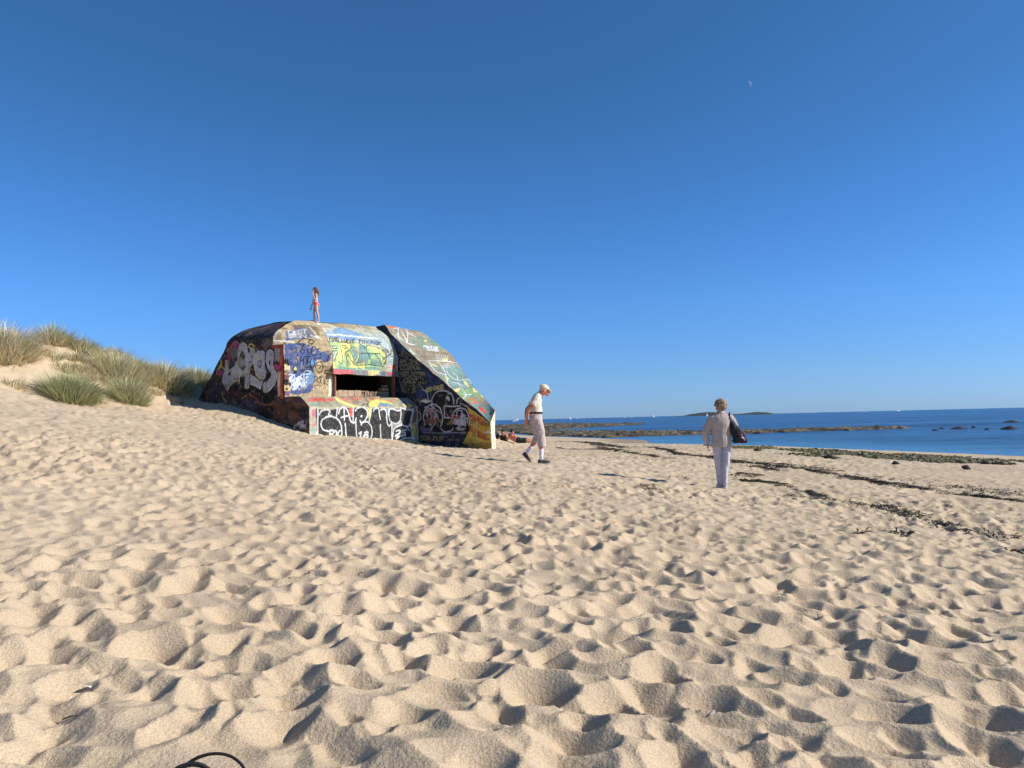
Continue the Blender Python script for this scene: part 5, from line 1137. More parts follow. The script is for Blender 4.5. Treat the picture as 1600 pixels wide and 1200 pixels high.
# wall round the embrasure, under the hood
OU0, OU1, OZ0, OZ1 = 2.2, 5.22, 1.03, 1.86
us = np.concatenate([np.linspace(HOOD_U, OU0, 12), np.linspace(OU0, OU1, 40)[1:], np.linspace(OU1, BL, 7)[1:]]); zs = np.concatenate([np.linspace(.9, OZ0, 6), np.linspace(OZ0, OZ1, 40)[1:], [2.05]])
A, Z = np.meshgrid(us, zs); q = np.c_[A.ravel(), Z.ravel()]
uc = (us[:-1]+us[1:])/2; zc = (zs[:-1]+zs[1:])/2; keep = ~((uc[None] > OU0) & (uc[None] < OU1) & (zc[:, None] < OZ1) & (zc[:, None] > OZ0))
V, F = patch((A, np.full_like(A, WALLV), Z), *A.shape, keep); jam = bpart('embrasure', V, F, wear(q, paint('front', q, blotch(q, [(170, 150, 120), (130, 90, 74)], 93))), label='dark gun slot under the hood')
def box(mb, u0, u1, v0, v1, z0, z1, skip=()):
    c = [bw(a, b, d)-np.array(bunker.location) for d in (z0, z1) for (a, b) in ((u0, v0), (u1, v0), (u1, v1), (u0, v1))]
    fs = {'bot': [3, 2, 1, 0], 'top': [4, 5, 6, 7], 'v0': [0, 1, 5, 4], 'u1': [1, 2, 6, 5], 'v1': [2, 3, 7, 6], 'u0': [3, 0, 4, 7]}
    mb.add(c, [f for k, f in fs.items() if k not in skip])
mb = MB(); box(mb, OU0, OU1, -1.75, WALLV-.02, OZ0, OZ1, ('v0', 'v1')); box(mb, 1.2, 5.3, -4.0, -1.76, .4, 2.6, ())
M['cement_dark'] = simple_mat('dark_cement', (70, 62, 54), .9, .3, 8.)  # cement of the slot reveal, darker than the wall around it
# chamber: reveal and a dark room behind it, open towards the slot
ch = MB(); box(ch, OU0, OU1, -1.9, WALLV+.0, OZ0-.003, OZ1+.003, ('v0', 'v1')); ch.build('slot_reveal', M['cement_dark'], jam, False)
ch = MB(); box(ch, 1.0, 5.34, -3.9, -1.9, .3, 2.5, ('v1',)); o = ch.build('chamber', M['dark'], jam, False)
def brick_row(mb, u0, u1, v0, v1, z0, z1, n, seed):
    rg = random.Random(seed); e = [u0+(u1-u0)*(i/n)+(rg.uniform(-.05, .05) if 0 < i < n else 0) for i in range(n+1)]
    for i in range(n): box(mb, e[i]+.006, e[i+1]-.006, v0-rg.uniform(0, .02), v1+rg.uniform(-.03, 0), z0, z1+rg.uniform(-.03, .012))
mb = MB(); brick_row(mb, OU0+.02, OU1-.02, -1.66, -1.38, OZ0+.002, 1.255, 8, 1); brick_row(mb, 4.86, 5.18, -1.62, -1.38, 1.27, 1.41, 1, 2); brick_row(mb, 5.0, 5.2, -1.6, -1.44, 1.425, 1.5, 1, 3); brick_row(mb, 2.22, 2.36, -1.66, -1.4, 1.27, 1.5, 1, 4); brick_row(mb, 2.22, 2.30, -1.66, -1.42, 1.51, 1.66, 1, 5)
sill = mb.build('brick_sill', M['brick'], bunker, False)
mb = MB(); fnt = {'M': [[(0, 6), (0, 0), (2, 3), (4, 0), (4, 6)]], 'E': [[(4, 0), (0, 0), (0, 6), (4, 6)], [(0, 3), (3, 3)]], 'L': [[(0, 0), (0, 6), (4, 6)]], 'S': [[(4, 1), (3, 0), (1, 0), (0, 1), (0, 2.2), (1, 3), (3, 3), (4, 4), (4, 5), (3, 6), (1, 6), (0, 5)]], 'B': [[(0, 0), (0, 6), (3, 6), (4, 5), (3, 3), (0, 3)], [(0, 0), (3, 0), (3.7, 1.5), (3, 3)]], 'Y': [[(0, 0), (2, 3), (4, 0)], [(2, 3), (2, 6)]]}
for i, chh in enumerate('MELESBY'):
    for pl in fnt[chh]: mb.tube([bw(3.75+i*.13+a*.024, -1.378, 1.225-b*.026)-np.array(bunker.location) for a, b in pl], .011, 5)
mb.build('lettering', M['black'], sill)
M['rust'] = simple_mat('rusty_jamb', (150, 96, 80), .8, .3, 8.)
for (a, b) in ((OU0-.05, OU0+.0), (OU1-.0, OU1+.07)):
    mb = MB(); box(mb, a, b, WALLV+.004, -1.12, OZ0-.02, OZ1-.045); mb.build('jamb', M['rust'], jam, False)
# hood, its left cheek, lintel band and soffit
nu, nt_ = 160, 92
A, T = np.meshgrid(np.linspace(0, 1, nu), np.linspace(0, 1, nt_)); u, v, z = S_hood(A, T); q = np.c_[u.ravel(), z.ravel()]
base = blotch(q, [(160, 160, 136), (186, 184, 156), (150, 160, 150)], 94)
V, F = patch((u, v, z), nt_, nu); hood = bpart('hood', V, F, wear(q, paint('hood', q, base)), label='rounded hood painted with yellow and green letters')
zz = np.linspace(1.82, 3.86, 40); A, Z = np.meshgrid(np.linspace(0, 1, 6), zz); vh = vhood(Z); vl = np.where(Z < 1.9, WALLV, vhood(Z)-.05); v = np.minimum(vl, vh)-.02+(vh-np.minimum(vl, vh)+.02)*A
q = np.c_[v.ravel(), Z.ravel()]; V, F = patch((np.full_like(v, HOOD_U), v, Z), 40, 6); bpart('cheek', V, F, wear(q, blotch(q, [(150, 136, 108), (180, 160, 130)], 95)), hood)
A, T = np.meshgrid(np.linspace(0, 1, nu), np.linspace(0, 1, 12)); u, v, z = S_lintel(A, T); q = np.c_[u.ravel(), z.ravel()]
V, F = patch((u, v, z), 12, nu); lintel = bpart('lintel', V, F, wear(q, paint('lintel', q, blotch(q, [(118, 120, 122), (140, 130, 126)], 96)), False))
A, T = np.meshgrid(np.linspace(0, 1, 40), np.linspace(0, 1, 6)); u = HOOD_U+(BL-HOOD_U)*A
V, F = patch((u, -0.97+(WALLV-.02+.97)*T, np.full_like(u, 1.82)), 6, 40); q = np.c_[u.ravel(), T.ravel()]; bpart('soffit', V, F, wear(q, blotch(q, [(80, 70, 60), (110, 96, 80)], 97)), lintel)
# apron, plinth
A, T = np.meshgrid(np.linspace(0, 1, 250), np.linspace(0, 1, 40)); u, v, z = S_apron(A, T); q = np.c_[u.ravel(), z.ravel()]
V, F = patch((u, v, z), 40, 250); apron = bpart('apron', V, F, wear(q, paint('apron', q, blotch(q, [(150, 140, 112), (128, 130, 112)], 98)), False), label='sloping apron with yellow and blue paint')
A, T = np.meshgrid(np.linspace(0, 1, 250), np.linspace(0, 1, 95)); u, v, z = S_block(A, T); q = np.c_[u.ravel(), z.ravel()]
V, F = patch((u, v, z), 95, 250); plinth = bpart('plinth', V, F, wear(q, paint('block', q, blotch(q, [(172, 166, 138), (150, 150, 128)], 99)), True, .6, .12), label='front plinth with white outlined letters on black')
Tt = np.linspace(0, 1, 40); _, va, za = S_apron(Tt*0, Tt); Z = np.linspace(0, 1, 60)[:, None]*(za+1.6)[None]-1.6; v = np.broadcast_to(va[None], Z.shape); q = np.c_[v.ravel(), Z.ravel()]
V, F = patch((np.zeros_like(Z), v, Z), 60, 40); bpart('cheek', V, F, wear(q, paint('left', q, blotch(q, [(40, 30, 28), (92, 58, 40), (34, 30, 32), (74, 52, 44)], 100)), True, .7), plinth)
# wing wall
nv, nt_ = 280, 160
A, T = np.meshgrid(np.linspace(0, 1, nv), np.linspace(0, 1, nt_)); u, v, z = S_wing(A, T); q = np.c_[v.ravel(), z.ravel()]
V, F = patch((u, v, z), nt_, nv); wing = bpart('wing_wall', V, F, wear(q, paint('wing', q, blotch(q, [(28, 32, 48), (22, 24, 32), (32, 40, 62), (26, 28, 36)], 101)), True, .7), label='shaded wing wall painted dark blue, black and ochre')
T_, W_ = np.meshgrid(np.linspace(0, 1, 330), np.linspace(0, 1, 110)); u, v, z = S_wtop(T_, W_); q = np.c_[(T_*7.6).ravel(), (W_*2.2).ravel()]
base = blotch(q, [(136, 124, 102), (150, 138, 116), (120, 128, 106)], 102)
V, F = patch((u, v, z), 110, 330); bpart('sloping_top', V, F, wear(q, paint('wtop', q, base), False, .8), wing, label='sunlit sloping top with white scribbles and red writing')
T_ = np.linspace(0, 1, 160); uo, vo, zo = S_wtop(T_, T_*0+1); Z = np.linspace(0, 1, 20)[:, None]*(zo+1.7)[None]-1.7
V, F = patch((np.broadcast_to(uo, Z.shape), np.broadcast_to(vo, Z.shape), Z), 20, 160); q = np.c_[np.broadcast_to(vo, Z.shape).ravel(), Z.ravel()]; bpart('outer_face', V, F, wear(q, blotch(q, [(150, 138, 114), (120, 112, 96)], 103)), wing)
w = np.linspace(0, 1, 8); Z = np.linspace(0, 1, 60)[:, None]*((-.09+.45*w)+1.7)[None]-1.7; U = np.broadcast_to(BL+.26*w, Z.shape)
q = np.c_[U.ravel(), Z.ravel()]; C = blotch(q, [(214, 206, 176), (222, 214, 196), (206, 190, 120), (216, 220, 222)], 104, 2.5)
V, F = patch((U, np.full_like(Z, 3.522), Z), 60, 8); bpart('end_face', V, F, wear(q, C, False, .4), wing, label='narrow end face painted white and yellow')
# roof and rear
us = np.linspace(1.3, 7.05, 60); W_ = np.linspace(0, 1, 40)[:, None]
vfr = np.interp(us, [1.3, HOOD_U, BL, 7.05], [-2.53, -2.13, -2.2, -2.9]); zf = ztop(us); zf = np.where(us > HOOD_U, ztop(us), np.interp(us, [1.3, HOOD_U], [3.81, 3.86]))
vb = np.interp(us, [1.3, 7.05], [-4.2, -5.5]); zb = np.interp(us, [1.3, 7.05], [3.79, 3.86])
Vv = vfr[None]+(vb-vfr)[None]*W_; Z = zf[None]+(zb-zf)[None]*W_+.05*np.sin(W_*np.pi); U = np.broadcast_to(us, Vv.shape); q = np.c_[U.ravel(), Vv.ravel()]
V, F = patch((U, Vv, Z), 40, 60); bpart('roof', V, F, wear(q, blotch(q, [(150, 136, 108), (176, 160, 130), (120, 110, 90)], 105), False))
zz = np.linspace(-1.6, 3.81, 70); W_ = np.linspace(0, 1, 40); U = ul(zz)[:, None]+(7.0-ul(zz))[:, None]*W_[None]; Vv = vback(zz)[:, None]-1.2*W_[None]; Z = np.broadcast_to(zz[:, None], U.shape)
q = np.c_[U.ravel(), Z.ravel()]; V, F = patch((U, Vv, Z), 70, 40); bpart('rear_wall', V, F, wear(q, blotch(q, [(110, 100, 84), (80, 74, 66), (130, 118, 98)], 106)))
zz = np.linspace(-1.6, 3.88, 60); W_ = np.linspace(0, 1, 20); Vv = -2.95+(vback(zz)[:, None]-1.2+2.95)*W_[None]; Z = np.broadcast_to(zz[:, None], Vv.shape); q = np.c_[Vv.ravel(), Z.ravel()]
V, F = patch((np.full_like(Z, 7.0), Vv, Z), 60, 20); bpart('far_side_wall', V, F, wear(q, blotch(q, [(150, 138, 114), (120, 112, 96)], 107)))
# ------------------------------------------------------------------ sea
def build_sea():
    r = np.concatenate([np.geomspace(4, 400, 90), np.geomspace(400, 40000, 40)[1:]]); a = np.radians(np.linspace(-180, 180, 361)); 
    X = r[:, None]*np.sin(a); Y = r[:, None]*np.cos(a); V = np.c_[X.ravel(), Y.ravel(), np.full(X.size, SEA)]
    # shallowness: depth of the sand below, kept as an attribute
    sh = np.array([1. if True else 0])
    g = np.full(len(V), -5.); k = np.hypot(V[:, 0], V[:, 1]) < 160; g[k] = ground(V[k, 0], V[k, 1])
    c = np.clip(1-(SEA-g)/1.3, 0, 1)
    tag(mesh('sea', V, grid_faces(len(r), len(a)), M['water'], None, np.c_[c, c, c]), kind='structure')
build_sea()
# ------------------------------------------------------------------ dune grass
STRAW = [(.66, .56, .36), (.58, .48, .30), (.48, .40, .25), (.74, .65, .44)]
GREEN = [(.33, .36, .17), (.40, .42, .20), (.27, .31, .14), (.52, .50, .28)]
def blades(rg, n, R, h, mix, wind=.25, spread=1., w=.021):
    """arched tapering leaves fanning out of a clump; returns vertices, faces, colours"""
    K = 5; rr = R*np.sqrt(rg.random(n)); az = rg.uniform(0, 2*math.pi, n)
    bx, by = rr*np.cos(az)*.8, rr*np.sin(az)*.8
    lean = spread*(.05+.85*(rr/R)**1.3*rg.uniform(.5, 1.2, n))+rg.normal(0, .15, n); L = h*rg.uniform(.5, 1.08, n)*(1-.12*rr/R)
    a2 = az+rg.normal(0, .55, n); curl = rg.uniform(.2, 1.25, n)
    t = np.linspace(0, 1, K+1); V = np.zeros((n, 2*K+1, 3)); x = bx.copy(); y = by.copy(); z = np.full(n, -.12); ds = L/K
    wd = rg.uniform(.6, 1.2, n)*w; sx, sy = -np.sin(a2+rg.normal(0, .7, n)), np.cos(a2)
    for k in range(K+1):
        ww = wd*(1-t[k]**2*.9)
        if k < K: V[:, 2*k] = np.stack([x-sx*ww/2, y-sy*ww/2, z], 1); V[:, 2*k+1] = np.stack([x+sx*ww/2, y+sy*ww/2, z], 1)
        else: V[:, 2*K] = np.stack([x, y, z], 1)
        th = lean+curl*t[k]**1.5; dx = np.sin(th)*np.cos(a2)+wind*t[k]; dy = np.sin(th)*np.sin(a2); dz = np.cos(th)
        q = ds/np.sqrt(dx*dx+dy*dy+dz*dz); x = x+dx*q; y = y+dy*q; z = z+dz*q
    F = []
    b = (np.arange(n)*(2*K+1))[:, None]
    quads = np.concatenate([b+np.array([[2*k, 2*k+1, 2*k+3, 2*k+2]]) for k in range(K-1)], 0)
    tri = b+np.array([[2*K-2, 2*K-1, 2*K, 2*K]])
    P = 1.22*np.where(rg.random(n)[:, None] < mix, np.array(GREEN)[rg.integers(0, 4, n)], np.array(STRAW)[rg.integers(0, 4, n)])
    C = np.repeat((P*rg.uniform(.45, 1.35, n)[:, None])[:, None], 2*K+1, 1)
    return V.reshape(-1, 3), np.concatenate([quads, tri[:, [0, 1, 2, 2]]], 0), C.reshape(-1, 3)
def grass_obj(name, V, F, C):
    q = F[F[:, 2] != F[:, 3]]; t = F[F[:, 2] == F[:, 3]][:, :3]
    return mesh(name, V, [list(map(int, f)) for f in q]+[list(map(int, f)) for f in t], M['grass'], None, C, False)
TUFTS = [
 (-13.06, 22.75, .62, 1.18, 2200, .85, 'big green marram tuft standing alone low on the sandy dune face'),
 (-12.2, 24.5, .48, 1.05, 1500, .72, 'green marram tuft with dry brown left side, second tuft along the foot of the dune'),
 (-15.75, 23.9, .8, 1.35, 2600, .18, 'straw coloured marram clump on the dune top at the left picture edge'),
 (-15.9, 26.6, .55, .95, 1100, .40, 'rounded grass clump on the dune crest directly above the big green tuft'),
 (-15.3, 27.2, .6, .8, 900, .42, 'low thin grass clump on the crest between two taller clumps'),
 (-13.5, 26.6, .72, 1.3, 1900, .30, 'tall dry yellow clump on the dune shoulder behind the smaller green tuft'),
 (-13.0, 28.8, .75, 1.35, 1900, .36, 'tall upright grass clump nearest the shaded hollow beside the bunker'),
 (-12.8, 31.2, .85, .95, 2000, .50, 'pale green grass clump reaching down towards the bunker side wall'),
 (-14.3, 22.0, .28, .5, 260, .30, 'small sparse tuft on the bare sand left of the big green tuft'),
 (-12.55, 23.15, .22, .4, 200, .5, 'little grass sprout just right of the big green tuft'),
]
rgv = np.random.default_rng(12)
for x, y, R, h, n, mix, lab in TUFTS:
    V, F, C = blades(rgv, n, R, h, mix)
    gz_ = ground_full(V[:, 0]+x, V[:, 1]+y)  # every blade follows the slope it grows on
    base = np.repeat(gz_.reshape(-1, 11)[:, :1], 11, 1).reshape(-1); z0 = gf(x, y); V[:, 2] += base-z0
    o = grass_obj('grass_tuft', V, F, C); o.location = (x, y, z0); tag(o, lab, 'grass tuft', 'marram tufts on the dune')
VV, FF, CC, k0 = [], [], [], 0
for i in range(175):
    if i >= 130:
        x, y = rgv.uniform(-14.9, -13.2), rgv.uniform(24.4, 27.2); R, h, n, mix = rgv.uniform(.12, .3), rgv.uniform(.25, .6), 90, rgv.uniform(.1, .6)
    elif i < 46 or i >= 80:
        t = rgv.random() if i < 46 else rgv.uniform(.32, 1); cx = np.interp(t, [0, .25, .5, .75, 1], [-17.5, -15.6, -14.2, -13.3, -12.4]); cy = np.interp(t, [0, .25, .5, .75, 1], [25., 27., 28.6, 31., 34.])
        x, y = cx+rgv.normal(0, .75)+(.55 if i >= 80 else 0), cy+rgv.normal(0, 1.0)-(.7 if i >= 80 else 0); R, h, n, mix = rgv.uniform(.2, .45), rgv.uniform(.4, .75), 220, rgv.uniform(.1, .55)
    else:
        t = rgv.random(); x = np.interp(t, [0, .3, .6, 1], [-15.6, -13.9, -12.9, -11.9])+rgv.normal(0, .3); y = np.interp(t, [0, .3, .6, 1], [23.6, 25.3, 27.2, 31.])+rgv.normal(0, .6); R, h, n, mix = rgv.uniform(.12, .3), rgv.uniform(.25, .6), 110, rgv.uniform(.05, .5)
    zg = gf(x, y)
    if zg < 1.15 or -.64 < x/y < -.612 or (x/y < -.6 and y > 25.3): continue
    V, F, C = blades(rgv, n, R, h, mix, .25); V = V+np.array([x, y, zg]); VV.append(V); FF.append(F+k0); CC.append(C); k0 += len(V)
tag(grass_obj('dune_grass', np.vstack(VV), np.vstack(FF), np.vstack(CC)), 'thin dry grass growing all over the dune crest between the clumps', 'grass', kind='stuff')

# ------------------------------------------------------------------ wrack: ribbons of dried seaweed along the tide lines
LINES = [
 (1.15, .26, [(2.83, 50.2), (4.64, 43.7), (6.26, 38.1), (6.23, 29.1), (6.79, 27.5), (7.02, 24.4), (7.54, 22.9), (8.12, 21.4), (8.4, 18.), (8.6, 16.2), (8.75, 15.2), (9.0, 13.5), (9.2, 12.8), (9.7, 11.2)]),
 (.6, .14, [(4.67, 16.5), (5.05, 16.6), (5.38, 16.4), (5.39, 15.3), (5.27, 13.9), (5.14, 12.8), (4.96, 11.64), (5.22, 11.5), (5.34, 11.), (4.99, 9.8)]),
 (.22, .12, [(5.01, 9.48), (5.14, 9.22), (4.95, 8.4), (5.34, 8.14)]),
 (1.1, .14, [(4.75, 16.3), (5.1, 16.2), (5.4, 16.1)]),
 (1.3, .2, [(6.6, 23.9), (6.9, 22.2), (7.06, 20.7)]), (.8, .12, [(5.33, 18.6), (5.6, 18.5), (5.9, 18.5)]), (.9, .1, [(5.0, 17.9), (5.5, 17.6)]),
 (.7, .3, [(5.33, 55), (4.38, 33.5), (4.6, 26.7), (5.03, 24.5)]), (.8, .25, [(4.0, 48.), (5.02, 43.8), (6.05, 38.8)]),
 (.5, .5, [(6.6, 27), (8., 24), (9.4, 19), (10., 14.5)]), (.8, .2, [(2.2, 40.), (3.6, 36.5), (4.4, 32.)]),
]
CLUMPS = [(4.62, 7.14, .1, 24), (5.2, 8.24, .1, 18), (4.0, 8.02, .07, 22), (2.14, 12.12, .09, 40), (3.5, 7.92, .06, 14), (4.81, 8.64, .1, 36), (6.17, 10.16, .12, 22), (4.57, 12.66, .09, 20), (6.9, 9.6, .2, 18), (3.2, 15.4, .2, 26)]
def ribbons(rg, xs, ys, hd, L, w):
    n = len(xs); K = 4; V = np.zeros((n, (K+1)*2, 3)); x, y = xs.copy(), ys.copy(); a = hd.copy(); kink = rg.normal(0, .45, n)
    zb = ground_full(xs, ys); h = rg.uniform(.004, .035, n); tw = rg.uniform(-1, 1, n)
    for k in range(K+1):
        f = math.sin(math.pi*k/K); ww = w*(1-.6*abs(k/K-.4)); sx, sy = -np.sin(a), np.cos(a)
        V[:, 2*k] = np.stack([x-sx*ww, y-sy*ww, zb+.006+h*f-ww*tw*.6], 1); V[:, 2*k+1] = np.stack([x+sx*ww, y+sy*ww, zb+.006+h*f+ww*tw*.6], 1)
        x = x+np.cos(a)*L/K; y = y+np.sin(a)*L/K; a = a+kink+rg.normal(0, .25, n)
    b = (np.arange(n)*(2*K+2))[:, None]
    return V.reshape(-1, 3), np.concatenate([b+np.array([[2*k, 2*k+1, 2*k+3, 2*k+2]]) for k in range(K)], 0)
rgw = np.random.default_rng(5); XS, YS, HD = [], [], []
for dens, sig, P in LINES:
    P = smoothpts(P, 8); seg = np.hypot(*np.diff(P, axis=0).T); s = np.concatenate([[0], np.cumsum(seg)]); n = int(s[-1]*270*dens)
    t = rgw.uniform(0, s[-1], n); patchy = fbm(t*.9, t*0+len(P)*3.3+dens, 0, 4, 77); t = t[rgw.random(n) < np.clip((patchy-.36)*6, .06, 1)]
    x = np.interp(t, s, P[:, 0]); y = np.interp(t, s, P[:, 1]); dx = np.interp(t, s, np.gradient(P[:, 0])); dy = np.interp(t, s, np.gradient(P[:, 1]))
    off = .35*(fbm(t*.8, t*0+sig*9, 0, 3, 78)-.5)+rgw.normal(0, sig, len(t))*np.clip(fbm(t*1.3, t*0, 3, 3, 79)*1.6-.3, .15, 1)
    L_ = np.hypot(dx, dy); XS.append(x-dy/L_*off); YS.append(y+dx/L_*off); HD.append(np.arctan2(dy, dx)+rgw.normal(0, .5, len(t)))
for x, y, r, n in CLUMPS:
    a = rgw.uniform(0, 6.28, n); q = r*np.sqrt(rgw.random(n))*1.3; XS.append(x+q*np.cos(a)*1.5); YS.append(y+q*np.sin(a)); HD.append(rgw.uniform(0, 6.28, n))
XS, YS, HD = map(np.concatenate, (XS, YS, HD))
V, F = ribbons(rgw, XS, YS, HD, rgw.uniform(.05, .2, len(XS)), rgw.uniform(.004, .012, len(XS)))
tag(mesh('seaweed', V, F, M['weed'], None, None, False), 'black dried seaweed strewn along the tide lines across the sand', 'seaweed', kind='stuff')
# weed covered stones by the water line
def lumps(rg, xs, ys, zs, R, flat=.6):
    t = (1+5**.5)/2; ico = np.array([(-1, t, 0), (1, t, 0), (-1, -t, 0), (1, -t, 0), (0, -1, t), (0, 1, t), (0, -1, -t), (0, 1, -t), (t, 0, -1), (t, 0, 1), (-t, 0, -1), (-t, 0, 1)])/1.9
    fc = np.array([(0, 11, 5), (0, 5, 1), (0, 1, 7), (0, 7, 10), (0, 10, 11), (1, 5, 9), (5, 11, 4), (11, 10, 2), (10, 7, 6), (7, 1, 8), (3, 9, 4), (3, 4, 2), (3, 2, 6), (3, 6, 8), (3, 8, 9), (4, 9, 5), (2, 4, 11), (6, 2, 10), (8, 6, 7), (9, 8, 1)])
    n = len(xs); V = ico[None]*rg.uniform(.65, 1.3, (n, 12, 1))*R[:, None, None]*np.array([1, 1, flat]); a = rg.uniform(0, 6.28, n); c, s = np.cos(a)[:, None], np.sin(a)[:, None]
    V = np.stack([V[..., 0]*c-V[..., 1]*s*.7+xs[:, None], V[..., 0]*s+V[..., 1]*c*.7+ys[:, None], V[..., 2]+zs[:, None]], -1)
    return V.reshape(-1, 3), (np.arange(n)[:, None, None]*12+fc[None]).reshape(-1, 3)
n = 16000; t = rgw.random(n); top = np.array([(11.2, 46), (13.2, 37.5), (15.6, 32.5), (17.2, 29.6), (18.4, 26.6), (19.6, 22)]); bot = np.array([(9.0, 33.5), (10.4, 29.3), (11.3, 27.4), (12.5, 25.2), (13.8, 23.8), (15.5, 21.2)])
k = np.linspace(0, 1, 6); f = rgw.beta(2.2, 2.0, n); x = np.interp(t, k, bot[:, 0])*(1-f)+np.interp(t, k, top[:, 0])*f; y = np.interp(t, k, bot[:, 1])*(1-f)+np.interp(t, k, top[:, 1])*f
keep = fbm(x*.55, y*.25, 0, 4, 90) > .36+.25*np.abs(f-.55); x, y = x[keep], y[keep]; V, F = lumps(rgw, x, y, ground_full(x, y)+.01, rgw.gamma(2., .016, len(x))+.018, .5)
tag(mesh('weedy_shingle', V, F, M['algae'], None, None, False), 'olive brown band of weed covered shingle along the water line', 'shingle', kind='stuff')
for i, (x, y, R) in enumerate([(15.59, 25.5, .2), (11.38, 27.76, .22), (10.1, 31.8, .2), (13.6, 23.2, .16), (12.34, 24.92, .14)]):
    V, F = lumps(np.random.default_rng(i+3), np.zeros(1), np.zeros(1), np.zeros(1), np.array([R]), .6)
    o = mesh('stone', V, F, M['weed'], None, None, True); o.location = (x, y, gf(x, y)+.03)
    tag(o, ['dark weedy stone at the far right end of the shingle band', 'dark weedy lump at the inland edge of the shingle, right of the walking woman', 'dark lump of weed at the left end of the shingle beside the woman', 'smaller dark weedy stone inland of the far right shingle', 'low dark stone on the sand below the middle of the shingle band'][i], 'stone', 'dark stones by the shingle')
# ------------------------------------------------------------------ tidal reefs and rocks
def reef(name, poly, cell, rmin, rmax, hmax, n, seed, label):
    rg = np.random.default_rng(seed); P = np.array(poly, float); lo, hi = P.min(0)-2, P.max(0)+2
    X = np.arange(lo[0], hi[0], cell); Y = np.arange(lo[1], hi[1], cell); XX, YY = np.meshgrid(X, Y); q = np.c_[XX.ravel(), YY.ravel()]
    ins = inside(P, q+1.8*np.stack([fbm(q[:, 0]*.3, q[:, 1]*.3, 0, 3, seed)-.5, fbm(q[:, 0]*.3, q[:, 1]*.3, 7, 3, seed)-.5], 1)*2).reshape(XX.shape)
    m = ins.astype(float)
    for k in range(3): m = blur(m)
    H = np.where(m > .02, -.22+.32*m+.5*m*(fbm(XX*.22, YY*.22, 0, 4, seed+1)-.5), -.6)
    for i in range(n):
        x, y = rg.uniform(lo, hi); j = int((y-lo[1])/cell); k = int((x-lo[0])/cell)
        if not (0 <= j < m.shape[0] and 0 <= k < m.shape[1]) or m[j, k] < .35: continue
        R = rg.uniform(rmin, rmax)*rg.uniform(.6, 1.); w_ = int(R/cell)+2; s = (slice(max(j-w_, 0), j+w_+1), slice(max(k-w_, 0), k+w_+1))
        a = rg.uniform(0, 3.14); dx, dy = XX[s]-x, YY[s]-y; p, r = dx*math.cos(a)+dy*math.sin(a), -dx*math.sin(a)+dy*math.cos(a)
        e = np.maximum(np.abs(p)/R, np.abs(r)/(R*rg.uniform(.4, .9)))*.6+np.hypot(p/R, r/R)*.4
        hh = (rg.uniform(.1, 1)**1.3)*hmax*min(1, m[j, k]+.2)
        H[s] = np.maximum(H[s], H[j, k]*.4+hh*(1-e**3)+rg.uniform(-.25, .25)*p/R*hh)
    H += .5*hmax*(fbm(XX*.5/cell, YY*.5/cell, 0, 3, seed+4)-.5)*(m > .1)
    keep = (m[:-1, :-1] > .01) | (m[1:, 1:] > .01)
    t = fbm(XX*.7, YY*.7, 0, 4, seed+2).ravel(); hn = np.clip(H.ravel()/hmax, 0, 1)
    t = np.clip((t-.34)*3.4, 0, 1)[:, None]; C = np.array((.045, .038, .026))*(1-t)+np.array((.17, .135, .085))*t
    low = np.clip(1-hn*4, 0, 1)[:, None]; C = C*(1-low)+low*np.array((.05, .045, .028))
    F = grid_faces(len(Y), len(X), keep); used, inv = np.unique(F, return_inverse=True)
    V = np.c_[XX.ravel(), YY.ravel(), SEA+H.ravel()][used]; o = mesh(name, V, inv.reshape(F.shape), M['rock'], None, C[used], False)
    return tag(o, label, 'reef')
reef('rocky_reef', [(0, 128), (2.5, 112), (4, 99), (8.3, 87.5), (11.6, 84), (14.8, 86.2), (22, 88.2), (26, 87.1), (32.6, 90.2), (38.4, 91.2), (43.5, 92.4), (47.5, 93.4), (48, 95), (44, 95.5), (41, 97.5), (37, 98), (33, 96), (28, 97), (24.8, 100), (15.4, 112), (8, 128), (4, 140)], .2, .2, .7, .32, 15000, 31, 'nearer rocky reef running from the beach out across the lagoon behind the walking woman')
reef('rocky_reef', [(-10, 176), (0, 142), (5, 150), (11.7, 166), (20, 186), (28.8, 205), (38, 228), (30, 240), (24, 262), (20, 310), (6, 318), (-14, 306)], .5, .4, 1.5, .5, 9000, 32, 'far rocky reef on the left, between the sunbathers and the open sea')
def rock(x, y, sx, sy, h, seed, label):
    rg = np.random.default_rng(seed); n = 60; u = np.linspace(-1.15, 1.15, n); XX, YY = np.meshgrid(u, u); e = np.hypot(XX, YY)+.35*(fbm(XX*2+seed, YY*2, 0, 3, seed)-.5)
    H = h*np.clip(1-e**2.2, -.4, 1)*(.55+.9*fbm(XX*2.2, YY*2.2, seed, 4, seed))+.55*h*(fbm(XX*5, YY*5, 0, 3, seed)-.5)
    C = np.array((.034, .028, .022))[None]*(.6+.8*fbm(XX.ravel()*4, YY.ravel()*4, 0, 3, seed+1))[:, None]
    o = mesh('rock', np.c_[XX.ravel()*sx, YY.ravel()*sy, H.ravel()], grid_faces(n, n), M['rock'], None, C, False); o.location = (x, y, SEA); tag(o, label, 'rock', 'rocks standing in the sea'); return o
rock(44.5, 81.2, .38, .3, .13, 1, 'flattest low rock in the lagoon, just right of the reef tip')
rock(48.7, 87.5, .32, .3, .14, 2, 'small rock behind the flattest one, right of the reef tip')
rock(48.9, 84.5, .95, .6, .22, 3, 'broad dark rock in the middle of the gap right of the reef')
rock(53.2, 89, .22, .25, .18, 4, 'small pointed rock right of the broad middle rock')
rock(49.0, 79.6, .32, .3, .13, 5, 'thin rock nearer the beach than the small pointed one')
rock(50.6, 78.5, .85, .6, .30, 6, 'tallest brown rock at the right picture edge')
